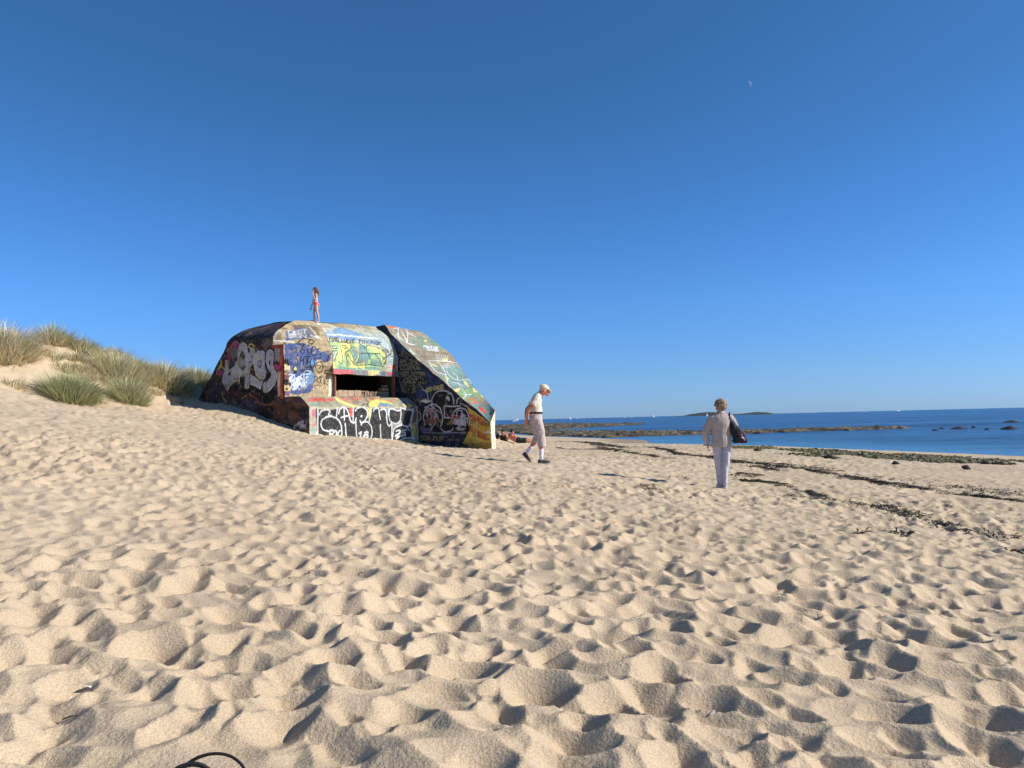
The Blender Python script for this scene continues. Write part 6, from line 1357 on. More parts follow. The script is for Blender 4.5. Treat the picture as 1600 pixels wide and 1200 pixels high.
rock(74.8, 115.6, 1.1, .7, .26, 7, 'flat dark rock farthest out at the right picture edge')
rock(27.0, 85.2, .5, .35, .2, 8, 'dark rock just in front of the reef beside the black shoulder bag')
# island on the horizon
px = np.array([1050, 1056, 1072, 1083, 1094, 1110, 1121, 1133, 1146, 1165, 1178, 1190, 1201, 1215, 1226]); hp = np.array([-.3, .3, 1.6, 3.6, 5., 5.3, 2.8, 1.8, 1.7, 2.2, 3.6, 3.2, 1.4, .5, -.3])
xs = np.linspace(1050, 1226, 170); hh = np.interp(xs, px, hp); ys = np.linspace(-1, 1, 24); k = 2600/1200.
X = np.broadcast_to(((xs-800)*k)[None], (24, 170)); Y = 2600+ys[:, None]*90+0*X; Z = SEA-.5+k*(hh[None]*1.05)*np.sqrt(np.clip(1-ys**2, 0, 1))[:, None]*(.72+.56*fbm(X*.045, Y*.045, 0, 4, 3))
tag(mesh('island', np.c_[X.ravel(), Y.ravel(), Z.ravel()], grid_faces(24, 170), M['isle'], None, None, False), kind='structure')
# ------------------------------------------------------------------ boats
def sailboat(x, y, s, rz, label, sail='white_sail'):
    t = empty('sailboat', (x, y, SEA), rz, label, 'sailboat', 'boats out at sea'); t.scale = (s, s, s)
    prof = [(-1., .55, .75), (-.6, .95, .72), (0, 1.1, .78), (.6, .8, .9), (1., .05, 1.05)]; V = []; F = []
    for a, b, c in prof: V += [(a*4.2, -b, c), (a*4., -b*.6, .1), (a*3.9, 0, -.3), (a*4., b*.6, .1), (a*4.2, b, c)]
    for i in range(4): F += [[i*5+j, i*5+j+1, i*5+j+6, i*5+j+5] for j in range(4)]+[[i*5, i*5+5, i*5+9, i*5+4]]
    F += [[0, 1, 2, 3, 4], [24, 23, 22, 21, 20]]; mesh('hull', V, F, M['white'], t)
    MB().tube([(.4, 0, .7), (.4, 0, 10.5)], [.09, .05], 6).build('mast', M['black'], t)
    n = 8
    def sail_(a, b, c, belly): # triangle a-b-c with belly, given thickness
        V = []; F = []
        for i in range(n+1):
            for j in range(2):
                p = Vector(a).lerp(Vector(b), i/n); q = Vector(a).lerp(Vector(c), i/n); m = p.lerp(q, j); V += [m+Vector((0, belly*math.sin(math.pi*i/n)*(.5+.5*j), 0)), m+Vector((0, belly*math.sin(math.pi*i/n)*(.5+.5*j)+.03, 0))]
        for i in range(n): F += [[i*4, i*4+2, i*4+6, i*4+4], [i*4+1, i*4+5, i*4+7, i*4+3]]
        return V, F
    mb = MB(); mb.add(*sail_((.35, 0, 10.2), (.35, 0, 1.5), (-3.2, .2, 1.5), .5)); mb.build('mainsail', M[sail], t)
    mb = MB(); mb.add(*sail_((.45, 0, 9.2), (4.0, 0, 1.1), (.6, .3, 1.3), .4)); mb.build('jib', M[sail], t)
    return t
def bx(px, Y): return (px-800)/1200.*Y*1.001
for px, Y, s, rz, lab in [(807, 1900, .8, .75, 'white sailboat on the horizon between the bunker and the stooping man'), (890, 1900, .75, .9, 'white sailboat on the horizon nearest right of the stooping man'), (901, 2300, .45, .7, 'tiny white sail close beside the boat nearest right of the stooping man'), (1020, 2000, .8, .8, 'white sailboat on the horizon between the man and the island'), (1103, 1750, .75, .7, 'white sailboat in front of the island left of the woman'), (1350, 2400, .4, .8, 'tiny white sail on the horizon right of the island'), (1308, 2500, .35, .9, 'faintest white sail on the horizon just right of the woman and island')]:
    sailboat(bx(px, Y), Y, s, rz, lab)
sailboat(bx(1367, 2000), 2000, .85, 1.3, 'dark sailed yacht on the horizon right of the woman', 'black')
def motorboat(x, y, s, rz, label):
    t = empty('motorboat', (x, y, SEA), rz, label, 'motorboat', 'boats out at sea'); t.scale = (s, s, s); V = []; F = []
    for a, b, c in [(-1., .9, .8), (0, 1.1, .85), (.6, .8, 1.05), (1., .05, 1.3)]: V += [(a*3.5, -b, c), (a*3.3, -b*.5, -.1), (a*3.3, b*.5, -.1), (a*3.5, b, c)]
    for i in range(3): F += [[i*4+j, i*4+j+1, i*4+j+5, i*4+j+4] for j in range(3)]+[[i*4, i*4+4, i*4+7, i*4+3]]
    F += [[0, 1, 2, 3], [15, 14, 13, 12]]; mesh('hull', V, F, M['white'], t)
    V = [(-1.6, -.7, .8), (.9, -.7, .9), (.9, .7, .9), (-1.6, .7, .8), (-1.4, -.6, 2.0), (.2, -.55, 2.), (.2, .55, 2.), (-1.4, .6, 2.)]
    mesh('cabin', V, [[0, 1, 5, 4], [1, 2, 6, 5], [2, 3, 7, 6], [3, 0, 4, 7], [4, 5, 6, 7]], M['white'], t, smooth=False)
motorboat(bx(803, 1050), 1050, .8, .1, 'small white motorboat below the horizon left of the stooping man')
motorboat(bx(975, 2000), 2000, .9, 0., 'white motorboat on the horizon left of the lone sail by the island')
motorboat(bx(985, 2100), 2100, .6, .2, 'smaller white motorboat right behind its larger twin on the horizon')
motorboat(bx(1402, 2600), 2600, 2.2, .1, 'grey ship on the far horizon right of the dark yacht')
# ------------------------------------------------------------------ odds and ends on the sand
def shell(x, y, s, rz, lab):
    n = 9; m = 6; V = [(0, 0, 0)]; F = []
    for j in range(1, m+1):
        for i in range(n):
            a = -1.1+2.2*i/(n-1); r = j/m; V.append((r*math.cos(a)*s, r*math.sin(a)*s*.9, s*.42*math.sin(r*1.7)*(1+.12*(i % 2))*math.cos(a*.8)))
    for i in range(n-1): F.append([0, 1+i, 2+i])
    for j in range(m-1):
        for i in range(n-1): F.append([1+j*n+i, 1+(j+1)*n+i, 2+(j+1)*n+i, 2+j*n+i])
    o = mesh('shell', V, F, M['shell'], None); o.location = (x, y, gf(x, y)); o.rotation_euler = (.3, .2, rz); return tag(o, lab, 'shell', 'shell fragments on the sand')
rs = random.Random(3)
for x, y in [(.6, 3.8), (2.2, 7.2), (-1.0, 5.0), (-1.4, 2.6), (-3.3, 9.0), (.37, 5.1), (1.6, 11.3), (-1.7, 4.4), (-.4, 3.4), (-4.8, 8.0), (3.0, 6.6), (.6, 2.6), (-5.5, 12.5), (1.1, 9.3), (6.9, 20.2), (-2.5, 6.5)]:
    shell(x+rs.uniform(-.05, .05), y, rs.uniform(.011, .02)*(1+y*.05), rs.uniform(0, 6), 'small white shell fragment lying in the dimpled sand')
V, F = lumps(np.random.default_rng(9), np.zeros(1), np.zeros(1), np.zeros(1), np.array([.018]), .8); o = mesh('pebble', V, F, M['stone'], None); o.location = (1.0, 2.98, gf(1.0, 2.98)+.008); tag(o, 'round grey pebble on the sand right of centre', 'pebble')
V, F = lumps(np.random.default_rng(10), np.zeros(1), np.zeros(1), np.zeros(1), np.array([.24]), .8); o = mesh('stone', V, F, M['stone'], None); o.location = (-12.06, 27.6, gf(-12.06, 27.6)+.05); tag(o, 'pale stone lying in the shadow between the dune and the bunker', 'stone')
for i in range(22):
    x, y = rs.uniform(-3.5, 4.), rs.uniform(2., 8.)
    if abs(x) > .62*y: continue
    L_ = rs.uniform(.012, .035); a = rs.uniform(0, 6.28); P = [(-L_, 0, 0), (-.2*L_, rs.uniform(-.2, .2)*L_, .004), (L_, rs.uniform(-.3, .3)*L_, .002)]
    o = MB().tube(P, [.0018, .0026, .0012], 5).build('twig', M['twig'], None); o.location = (x, y, gf(x, y)+.004); o.rotation_euler = (rs.uniform(-.3, .3), rs.uniform(-.3, .3), a); tag(o, 'short dark twig lying on the sand', 'twig', 'twigs scattered on the sand')
# black bag whose handle loops poke into the bottom edge of the picture
bz = gf(-.8, 1.98)
bag = empty('handbag', (-.8, 2.0, -.89), 0., 'black bag with thin looped handles at the bottom edge of the picture', 'bag')
n = 24; m = 9; V = []; F = []
for j in range(m):
    t = j/(m-1); 
    for i in range(n):
        a = 2*math.pi*i/n; c, s = math.cos(a), math.sin(a); e = 1-.12*t-.25*max(0, t-.8)
        V.append((.15*e*np.sign(c)*abs(c)**.6, -.09+.05*(1-.55*t)*np.sign(s)*abs(s)**.7, -.17+.13*t+.006*math.sin(3*a)*t))
for j in range(m-1):
    for i in range(n): F.append([j*n+i, j*n+(i+1) % n, (j+1)*n+(i+1) % n, (j+1)*n+i])
F.append([(m-1)*n+i for i in range(n)]); mesh('bag_body', V, F, M['black'], bag)
def loop(w, h, y, x0, th):
    return MB().tube([(x0+w*math.cos(a), y+.01*math.sin(2*a), -.03+h*math.sin(a)) for a in np.linspace(math.pi, 0, 22)], [(th, th*.45)]*22, 8)
loop(.092, .088, .0, .012, .0075).build('handle', M['black'], bag); loop(.066, .080, -.04, -.028, .011).build('handle', M['black'], bag)
# ------------------------------------------------------------------ the day moon: a sunlit crescent far beyond the air
mm, nt_, b_ = mat_new('pale_moon'); b_.inputs['Base Color'].default_value = (.75, .78, .8, 1); b_.inputs['Roughness'].default_value = 1.
tr = nd(nt_, 'ShaderNodeBsdfTransparent'); ms = nd(nt_, 'ShaderNodeMixShader', i_0=.15); lk(nt_, tr.outputs[0], ms.inputs[1]); lk(nt_, b_.outputs[0], ms.inputs[2]); lk(nt_, ms.outputs[0], nt_.nodes['Material Output'].inputs['Surface'])
Rm = 30000*5.6/1200; V = []; F = []; n = 24
for i in range(n+1):
    a = -1.45+2.9*i/n
    for j in range(7):
        b = math.radians(28+52*j/6)   # lune between two meridians of the ball, lit side
        V.append((Rm*math.cos(a)*math.cos(math.pi/2-b), -Rm*math.cos(a)*math.sin(math.pi/2-b), Rm*math.sin(a)))
for i in range(n):
    for j in range(6): F.append([i*7+j, i*7+j+1, (i+1)*7+j+1, (i+1)*7+j])
mo = mesh('moon', V, F, mm, None); tag(mo, 'faint crescent moon high in the blue sky on the right', 'moon')
mo.location = (8495, 26374, 11500); mo.rotation_euler = (0, -.42, -.31)
# ------------------------------------------------------------------ people
class Fig:
    """limbs and masses laid over one another, then fused into one continuous skin"""
    def __init__(s): s.m = MB()
    def limb(s, pts, rad, lat=(0, 1, 0), n=16, k=5, cap=(.8, .8)):
        # pts: joints; rad: r or (across, depth) per joint; lat: direction of the 'across' axis
        P = np.array(pts, float); R = np.array([r if hasattr(r, '__len__') else (r, r) for r in rad], float)
        if len(P) > 2: Q = smoothpts(np.c_[P, R], k)
        else: t = np.linspace(0, 1, 6)[:, None]; Q = np.c_[P, R][0]*(1-t)+np.c_[P, R][1]*t
        P, R = Q[:, :3], np.abs(Q[:, 3:]); m = len(P); d0 = P[0]-P[1]; d0 /= np.linalg.norm(d0)+1e-9; d1 = P[-1]-P[-2]; d1 /= np.linalg.norm(d1)+1e-9
        caps0 = [(P[0]+d0*R[0].min()*math.sin(a)*cap[0], R[0]*math.cos(a)) for a in (1.25, .8, .4)]; caps1 = [(P[-1]+d1*R[-1].min()*math.sin(a)*cap[1], R[-1]*math.cos(a)) for a in (.4, .8, 1.25)]
        P = np.vstack([[c[0] for c in caps0], P, [c[0] for c in caps1]]); R = np.vstack([[c[1] for c in caps0], R, [c[1] for c in caps1]]); m = len(P)
        V = []; F = []; lat = Vector(lat)
        for i in range(m):
            t = Vector(P[min(i+1, m-1)]-P[max(i-1, 0)]).normalized(); a = (lat-t*lat.dot(t)); a = a.normalized() if a.length > 1e-3 else t.orthogonal().normalized(); b = t.cross(a)
            for j in range(n): h = 2*math.pi*j/n; V.append(Vector(P[i])+a*R[i][0]*math.cos(h)+b*R[i][1]*math.sin(h))
        for i in range(m-1):
            for j in range(n): F.append([i*n+j, i*n+(j+1) % n, (i+1)*n+(j+1) % n, (i+1)*n+j])
        F += [list(range(n))[::-1], [(m-1)*n+j for j in range(n)]]; s.m.add(V, F); return s
    def ball(s, c, r, rot=(0, 0, 0), n=18):
        from mathutils import Euler
        E = Euler(rot).to_matrix(); V = []; F = []; m = n//2
        for i in range(m+1):
            a = math.pi*(i/m)*.998+.003
            for j in range(n): h = 2*math.pi*j/n; V.append(Vector(c)+E @ Vector((r[0]*math.sin(a)*math.cos(h), r[1]*math.sin(a)*math.sin(h), r[2]*math.cos(a))))
        for i in range(m):
            for j in range(n): F.append([i*n+j, (i+1)*n+j, (i+1)*n+(j+1) % n, i*n+(j+1) % n])
        F += [list(range(n)), [m*n+j for j in range(n)][::-1]]; s.m.add(V, F); return s
    def hand(s, w, d, pal, th, size=1., curl=.5):
        # w wrist, d finger direction, pal palm normal (fingers curl towards it), th side the thumb leaves from
        w, d, pal, th = Vector(w), Vector(d).normalized(), Vector(pal).normalized(), Vector(th).normalized(); pal = (pal-d*pal.dot(d)).normalized(); th = (th-d*th.dot(d)-pal*th.dot(pal)).normalized(); S_ = size
        s.limb([w-d*.01*S_, w+d*.04*S_, w+d*.085*S_], [(.026*S_, .018*S_), (.038*S_, .016*S_), (.039*S_, .012*S_)], th)
        for i, (o, L_) in enumerate(((.029, .072), (.010, .08), (-.010, .074), (-.028, .058))):
            p = w+d*.082*S_+th*o*S_; P = [p]; a = curl*.5
            for f in (.42, .32, .26): p = p+(d*math.cos(a)+pal*math.sin(a)+th*o*2)*L_*f*S_; P.append(p.copy()); a += curl*.8
            s.limb(P, [.0092*S_, .0086*S_, .0078*S_, .0066*S_], th, 8, 3)
        p = w+d*.025*S_+th*.03*S_; s.limb([p, p+(th*.6+d*.6+pal*.3)*.034*S_, p+(th*.65+d*1.35+pal*.6)*.042*S_], [.012*S_, .011*S_, .0085*S_], pal, 8, 3); return s
    def build(s, name, mat, parent, vox=.007, sm=4, wr=0., wf=20.):
        me = bpy.data.meshes.new('raw'); me.from_pydata([tuple(v) for v in s.m.v], [], s.m.f); o = bpy.data.objects.new('raw', me); COL.objects.link(o)
        r = o.modifiers.new('r', 'REMESH'); r.mode = 'VOXEL'; r.voxel_size = vox; r.use_smooth_shade = True
        if sm: q = o.modifiers.new('s', 'SMOOTH'); q.iterations = sm; q.factor = .5
        dg = bpy.context.evaluated_depsgraph_get(); m2 = bpy.data.meshes.new_from_object(o.evaluated_get(dg)); bpy.data.objects.remove(o); bpy.data.meshes.remove(me)
        if wr:
            n = len(m2.vertices); co = np.empty(n*3, np.float32); m2.vertices.foreach_get('co', co); co = co.reshape(-1, 3).astype(float); nr = np.empty(n*3, np.float32); m2.vertices.foreach_get('normal', nr); nr = nr.reshape(-1, 3)
            h = fbm(co[:, 0]*wf, co[:, 1]*wf, co[:, 2]*wf*.45, 3, 7)-.5; h2 = np.abs(fbm(co[:, 0]*wf*.6+9, co[:, 1]*wf*.6, co[:, 2]*wf*.8, 2, 8)-.5)
            co = co+nr*((h*1.3-h2)*wr*2)[:, None]; m2.vertices.foreach_set('co', co.astype(np.float32).ravel()); m2.update()
        m2.polygons.foreach_set('use_smooth', np.ones(len(m2.polygons), bool)); m2.name = name; m2.materials.clear(); m2.materials.append(mat)
        o = bpy.data.objects.new(name, m2); COL.objects.link(o); o.parent = parent; return o

# ---- the stooping man, seen from his right side, hands clasped behind the back (local x forward, y to his left)
mx_, my_ = .58, 16.6; mz = gf(mx_, my_)
man = empty('person', (mx_-.03, my_, mz+.004), .06, 'elderly man in beige cap, pale polo shirt and long shorts walking with bowed head', 'person', 'people on the beach')
f = Fig()
f.limb([(-.05, 0, .95), (-.045, 0, 1.08), (-.05, 0, 1.25), (-.03, 0, 1.38), (-.005, 0, 1.45)], [(.155, .115), (.15, .115), (.165, .115), (.165, .10), (.10, .07)])
f.limb([(-.015, 0, 1.41), (.03, 0, 1.47), (.085, 0, 1.50)], [(.062, .065), (.056, .06), (.054, .058)])
# head bowed forward
f.ball((.150, 0, 1.575), (.098, .078, .108), (0, .45, 0)); f.limb([(.155, 0, 1.55), (.20, 0, 1.49), (.205, 0, 1.462)], [(.06, .06), (.05, .045), (.036, .03)])
f.limb([(.232, 0, 1.555), (.262, 0, 1.518)], [(.012, .012), (.018, .016)], n=10); f.ball((.238, 0, 1.487), (.014, .026, .012)); f.ball((.222, 0, 1.463), (.022, .028, .02))
for sgn in (1, -1): f.ball((.135, sgn*.081, 1.545), (.022, .012, .034), (0, .3, 0)); f.ball((.222, sgn*.034, 1.535), (.02, .024, .016))
for sgn in (1, -1):
    f.limb([(-.02, sgn*.185, 1.40), (-.12, sgn*.225, 1.28), (-.225, sgn*.225, 1.17)], [.052, .047, .041]); f.limb([(-.225, sgn*.225, 1.17), (-.25, sgn*.15, 1.05), (-.262, sgn*.05, .945)], [.041, .037, .027])
f.hand((-.262, -.055, .95), (-.10, .35, -.95), (.3, .9, .25), (.9, 0, .0), 1.0, .55); f.hand((-.245, .05, .955), (.03, -.45, -.9), (.3, -.9, .2), (.9, 0, 0), 1.0, .7)
for (k0, kn, an) in (((-.04, -.09, .93), (.055, -.09, .53), (.035, -.09, .09)), ((-.05, .09, .93), (-.005, .09, .52), (-.255, .09, .245))):
    f.limb([k0, tuple((np.array(k0)+kn)/2), kn], [.085, .075, .055]); kn_, an_ = np.array(kn), np.array(an); cal = kn_*.68+an_*.32+np.array([-.018, 0, 0]); f.limb([kn, tuple(cal), tuple(kn_*.3+an_*.7), an], [.052, .05, .037, .032])
f.limb([(.02, -.09, .06), (.10, -.09, .04), (.16, -.09, .03)], [.036, .038, .03]); f.limb([(-.28, .09, .22), (-.24, .09, .13), (-.20, .09, .07)], [.034, .036, .03])
f.build('body', M['skin_old'], man, .0065, 3)
f = Fig()
f.limb([(-.055, 0, 1.06), (-.05, 0, 1.13), (-.052, 0, 1.26), (-.03, 0, 1.385), (-.005, 0, 1.445)], [(.175, .138), (.178, .140), (.185, .128), (.19, .118), (.125, .09)])
for sgn in (1, -1): f.limb([(-.025, sgn*.16, 1.40), (-.07, sgn*.205, 1.335), (-.135, sgn*.228, 1.25)], [.084, .08, .08], cap=(.8, .1))
f.limb([(-.02, 0, 1.42), (.022, 0, 1.468), (.04, 0, 1.485)], [(.085, .085), (.072, .074), (.07, .072)])
shirt = f.build('polo_shirt', M['shirt'], man, .0075, 3, .010, 13.)
f = Fig(); f.limb([(-.055, 0, .93), (-.05, 0, 1.03), (-.045, 0, 1.10)], [(.18, .145), (.178, .143), (.17, .136)])
f.limb([(-.045, -.088, .94), (.005, -.09, .75), (.045, -.09, .56), (.05, -.09, .36)], [(.10, .125), (.096, .112), (.092, .096), (.094, .092)], cap=(.8, .1)); f.limb([(-.05, .088, .94), (-.03, .09, .75), (-.02, .09, .57), (-.075, .09, .47)], [(.10, .12), (.096, .105), (.085, .088), (.08, .08)])
shorts = f.build('shorts', M['shorts'], man, .0075, 3, .013, 11.)
f = Fig(); f.limb([(.02, -.196, .70), (.03, -.196, .62)], [(.012, .075), (.012, .07)]); f.build('cargo_pocket', M['shorts'], shorts, .006, 2)
mb = MB(); n = 36
for r0, z0 in ((1.0, 0),):
    V = []; F = []
    for i in range(n):
        a = 2*math.pi*i/n; c, s_ = math.cos(a), math.sin(a)
        for (q, zz_) in ((1.045, -.02), (1.065, -.013), (1.065, .013), (1.045, .02)): V.append((-.048+.137*q*c, .171*q*s_, 1.085+zz_))
    for i in range(n): F += [[i*4+j, ((i+1) % n)*4+j, ((i+1) % n)*4+(j+1) % 4, i*4+(j+1) % 4] for j in range(4)]
    mb.add(V, F)
mb.build('belt', M['black'], man)
# cap: crown and brim
f = Fig(); f.ball((.148, 0, 1.622), (.112, .092, .078), (0, .42, 0)); f.limb([(.19, 0, 1.612), (.255, 0, 1.57), (.315, 0, 1.528)], [(.084, .012), (.078, .009), (.045, .006)]); f.ball((.155, 0, 1.703), (.012, .012, .006))
f.build('cap', M['cap'], man, .0055, 2)
f = Fig(); f.limb([(.075, -.066, 1.585), (.058, 0, 1.565), (.075, .066, 1.585)], [.026, .03, .026], (0, 0, 1)); f.limb([(.11, -.077, 1.575), (.12, -.08, 1.555)], [.014, .01]); f.build('hair', M['hair_grey'], man, .006, 2, .004, 60.)
for sgn in (1, -1): Fig().ball((.236, sgn*.034, 1.541), (.008, .011, .008), n=10).build('eye', M['eye'], man, .003, 1)
for (a, b, c, tilt) in (((.04, -.09, .33-.04), (.036, -.09, .19), (.034, -.09, .10), 0), ((-.165, .09, .345), (-.21, .09, .295), (-.255, .09, .235), 1)):
    f = Fig(); f.limb([a, b, c], [.049, .045, .042]); f.build('sock', M['sock'], man, .006, 2, .004, 40.)
def shoe(heel, toe, up, parent, width=.047, mat='black', sole='rubber'):
    h, t, u = Vector(heel), Vector(toe), Vector(up).normalized(); d = (t-h); L_ = d.length; d.normalize(); lat = u.cross(d).normalized()
    f = Fig(); f.limb([h+u*.045+d*.035, h+u*.042+d*L_*.45, h+u*.034+d*L_*.75, h+u*.028+d*(L_-.03)], [(width*.82, .048), (width*.95, .044), (width, .032), (width*.8, .022)], lat, k=4)
    up_ = f.build('shoe', M[mat], parent, .006, 2)
    f = Fig(); f.limb([h+u*.008+d*.02, h+u*.008+d*L_*.5, h+u*.008+d*L_*.78, h+u*.010+d*(L_-.012)], [(width*.82, .014), (width*.9, .014), (width*1.02, .014), (width*.7, .013)], lat, k=4); f.build('sole', M[sole], up_, .006, 1)
shoe((-.05, -.09, .0), (.235, -.09, .0), (0, 0, 1), man, .047, 'grey_shoe'); shoe((-.375, .09, .205), (-.185, .09, .002), (.73, 0, .68), man, .047, 'grey_shoe')

# ---- the woman, seen from behind (local x forward = away from us, y to her left)
wx, wy = 3.81, 14.1; wz = gf(wx, wy)
wom = empty('person', (wx, wy, wz+.012), math.pi/2-.05, 'grey haired woman in taupe jacket and pale trousers walking away towards the sea', 'person', 'people on the beach')
f = Fig()
f.limb([(0, 0, .80), (0, 0, .98), (.0, 0, 1.18), (-.01, 0, 1.30), (0, 0, 1.36)], [(.15, .11), (.135, .10), (.155, .11), (.15, .085), (.09, .06)])
f.limb([(-.01, 0, 1.32), (.005, -.005, 1.39), (.02, -.005, 1.43)], [.055, .05, .05]); f.ball((.022, -.01, 1.50), (.09, .074, .108)); f.limb([(.05, .005, 1.47), (.085, .015, 1.43), (.09, .018, 1.415)], [.05, .036, .028])
f.limb([(.105, .012, 1.505), (.128, .02, 1.475)], [.01, .015], n=10)
for sgn in (1, -1): f.ball((.015, sgn*.076-.01, 1.495), (.018, .01, .028))
f.limb([(-.01, .17, 1.28), (.0, .235, 1.13), (.0, .275, 1.03)], [.05, .045, .04]); f.limb([(.0, .275, 1.03), (.03, .265, .90), (.06, .245, .80)], [.038, .034, .024]); f.hand((.06, .245, .80), (.12, -.05, -.98), (-.1, -1, 0), (1, 0, 0), .95, .55)
f.limb([(-.01, -.17, 1.28), (-.02, -.245, 1.15), (.0, -.265, 1.03)], [.05, .045, .04]); f.limb([(.0, -.265, 1.03), (.10, -.245, 1.06), (.19, -.19, 1.11)], [.038, .034, .024]); f.hand((.19, -.19, 1.11), (.55, .5, .45), (-.7, .7, 0), (0, 0, 1), .95, 1.2)
for (h, k, a) in (((0, .088, .80), (.015, .065, .43), (.0, .05, .08)), ((0, -.088, .80), (-.045, -.04, .43), (-.10, -.012, .10))):
    f.limb([h, tuple((np.array(h)+k)/2), k], [.062, .054, .042]); f.limb([k, tuple(np.array(k)*.68+np.array(a)*.32+np.array([-.01, 0, 0])), a], [.042, .038, .028])
f.limb([(-.01, .05, .05), (.08, .055, .035), (.15, .06, .025)], [.032, .036, .028]); f.limb([(-.11, -.012, .06), (-.03, -.016, .035), (.04, -.02, .025)], [.032, .036, .028])
f.build('body', M['skin_old'], wom, .0065, 3)
f = Fig(); f.limb([(0, 0, .74), (0, 0, .84), (0, 0, 1.0), (-.005, 0, 1.16), (-.012, 0, 1.27), (-.005, 0, 1.355)], [(.185, .145), (.188, .145), (.178, .135), (.19, .135), (.178, .108), (.095, .072)], cap=(.12, .8))
f.limb([(-.01, .155, 1.275), (.0, .225, 1.16), (.0, .278, 1.02), (.025, .275, .92), (.045, .262, .835)], [.074, .07, .064, .062, .064], cap=(.8, .1)); f.limb([(-.01, -.155, 1.275), (-.02, -.225, 1.17), (-.005, -.262, 1.04)], [.074, .07, .064]); f.limb([(-.005, -.262, 1.04), (.06, -.255, 1.045), (.14, -.218, 1.085)], [.062, .058, .056], cap=(.8, .1))
jk = f.build('jacket', M['jacket'], wom, .0075, 3, .011, 9.)
f = Fig(); f.limb([(-.01, -.0, 1.35), (-.004, 0, 1.385)], [(.078, .072), (.066, .062)]); f.build('collar', M['jacket'], jk, .006, 2)
f = Fig(); f.limb([(0, 0, .76), (0, 0, .82), (0, 0, .90)], [(.160, .13), (.165, .132), (.15, .12)], cap=(.2, .8))
f.limb([(-.005, .088, .78), (.012, .076, .56), (.015, .066, .40), (.005, .056, .24), (0, .05, .095)], [(.085, .115), (.074, .10), (.068, .088), (.062, .076), (.062, .078)]); f.limb([(-.005, -.088, .78), (-.03, -.066, .56), (-.05, -.046, .40), (-.08, -.026, .24), (-.105, -.012, .10)], [(.085, .115), (.072, .10), (.064, .088), (.056, .078), (.05, .078)])
f.build('trousers', M['trousers'], wom, .0075, 3, .014, 9.)
f = Fig(); f.ball((.005, -.01, 1.525), (.105, .108, .105)); f.ball((-.02, -.012, 1.475), (.085, .098, .085))
rg = np.random.default_rng(4)
for i in range(70):
    d = rg.normal(0, 1, 3); d /= np.linalg.norm(d)
    if d[0] > .55 or d[2] < -.75: continue
    f.ball(tuple(np.array([.0, -.01, 1.508])+d*np.array([.098, .103, .105])), (.024, .024, .02), n=8)
f.build('hair', M['hair_wom'], wom, .006, 2, .006, 55.)
mb = MB(); mb.tube([(-.02, .100, 1.51), (.06, .098, 1.515), (.115, .09, 1.51)], .005, 6); g_ = mb.build('glasses', M['black'], wom)
mb = MB(); mb.tube([(.118+.004*math.cos(a), .058+.026*math.cos(a), 1.507+.022*math.sin(a)) for a in np.linspace(0, 6.28, 14)], .003, 5); mb.build('lens_rim', M['black'], g_)
shoe((-.055, .05, .0), (.18, .06, .0), (0, 0, 1), wom, .042, 'canvas', 'white'); shoe((-.16, -.012, .0), (.075, -.022, .0), (0, 0, 1), wom, .042, 'canvas', 'white')
# her shoulder bag hangs from the right shoulder: a thing of its own
bg_ = empty('shoulder_bag', (wx+.255, wy-.10, wz+.80), -.15, 'black shoulder bag with pink printed patches hanging at the right side of the woman', 'bag')
f = Fig(); f.limb([(.05, 0, .07), (.01, 0, .18), (-.055, 0, .31), (-.10, .01, .42)], [(.125, .060), (.112, .058), (.078, .05), (.035, .03)], (1, 0, -.35)); f.limb([(-.045, 0, .075), (.145, 0, .055)], [.052, .05], (0, 1, 0)); f.build('bag_body', M['black'], bg_, .007, 3, .010, 14.)
mb = MB(); mb.tube([(-.12, .0, .40), (-.125, -.01, .48), (-.115, .03, .545), (-.105, .09, .575), (-.10, .15, .555), (-.10, .20, .46)], [(.006, .022)]*6, 8); mb.build('strap', M['black'], bg_)
for (x, z, r) in ((.075, .165, .024), (.12, .075, .018)):
    f = Fig(); f.ball((x, -.052, z), (r, .012, r*.9), n=12); f.build('patch', M['patch'], bg_, .004, 1)
f = Fig(); f.ball((.095, -.05, .115), (.034, .010, .018), (0, .5, 0), 12); f.build('patch', M['sock'], bg_, .004, 1)

# ---- small figure standing on the roof edge, turned to the left with a hand at the face
gp = bw(2.72, -2.75, 0.); groof = 3.90
girl = empty('person', (gp[0], gp[1], groof), math.pi+.42, 'long haired bather in coral pink two piece standing on the bunker roof', 'person', 'people on the beach')
girl.scale = (.98, .98, .98)
f = Fig(); f.limb([(0, 0, .70), (.015, 0, .80), (.0, 0, .90), (.02, 0, 1.03), (.01, 0, 1.13), (.02, 0, 1.16)], [(.125, .095), (.105, .078), (.098, .07), (.115, .082), (.115, .065), (.06, .05)])
f.limb([(.015, 0, 1.12), (.03, 0, 1.20), (.04, 0, 1.24)], [.042, .038, .04]); f.ball((.05, 0, 1.305), (.078, .066, .095)); f.limb([(.075, 0, 1.28), (.10, 0, 1.245), (.105, 0, 1.23)], [.042, .03, .022]); f.limb([(.12, 0, 1.31), (.138, 0, 1.285)], [.008, .012], n=10)
f.limb([(.0, .135, 1.10), (.02, .17, .97), (.05, .17, .87)], [.036, .031, .027]); f.limb([(.05, .17, .87), (.11, .14, 1.0), (.125, .06, 1.17)], [.027, .026, .019]); f.hand((.125, .06, 1.17), (-.05, -.25, .97), (-1, 0, 0), (0, -1, .2), .82, .35)
f.limb([(.0, -.135, 1.10), (.05, -.17, .95), (.09, -.175, .84)], [.036, .031, .027]); f.limb([(.09, -.175, .84), (.13, -.17, .72), (.155, -.16, .62)], [.027, .025, .018]); f.hand((.155, -.16, .62), (.25, 0, -.95), (.2, 1, 0), (.8, 0, .3), .82, .5)
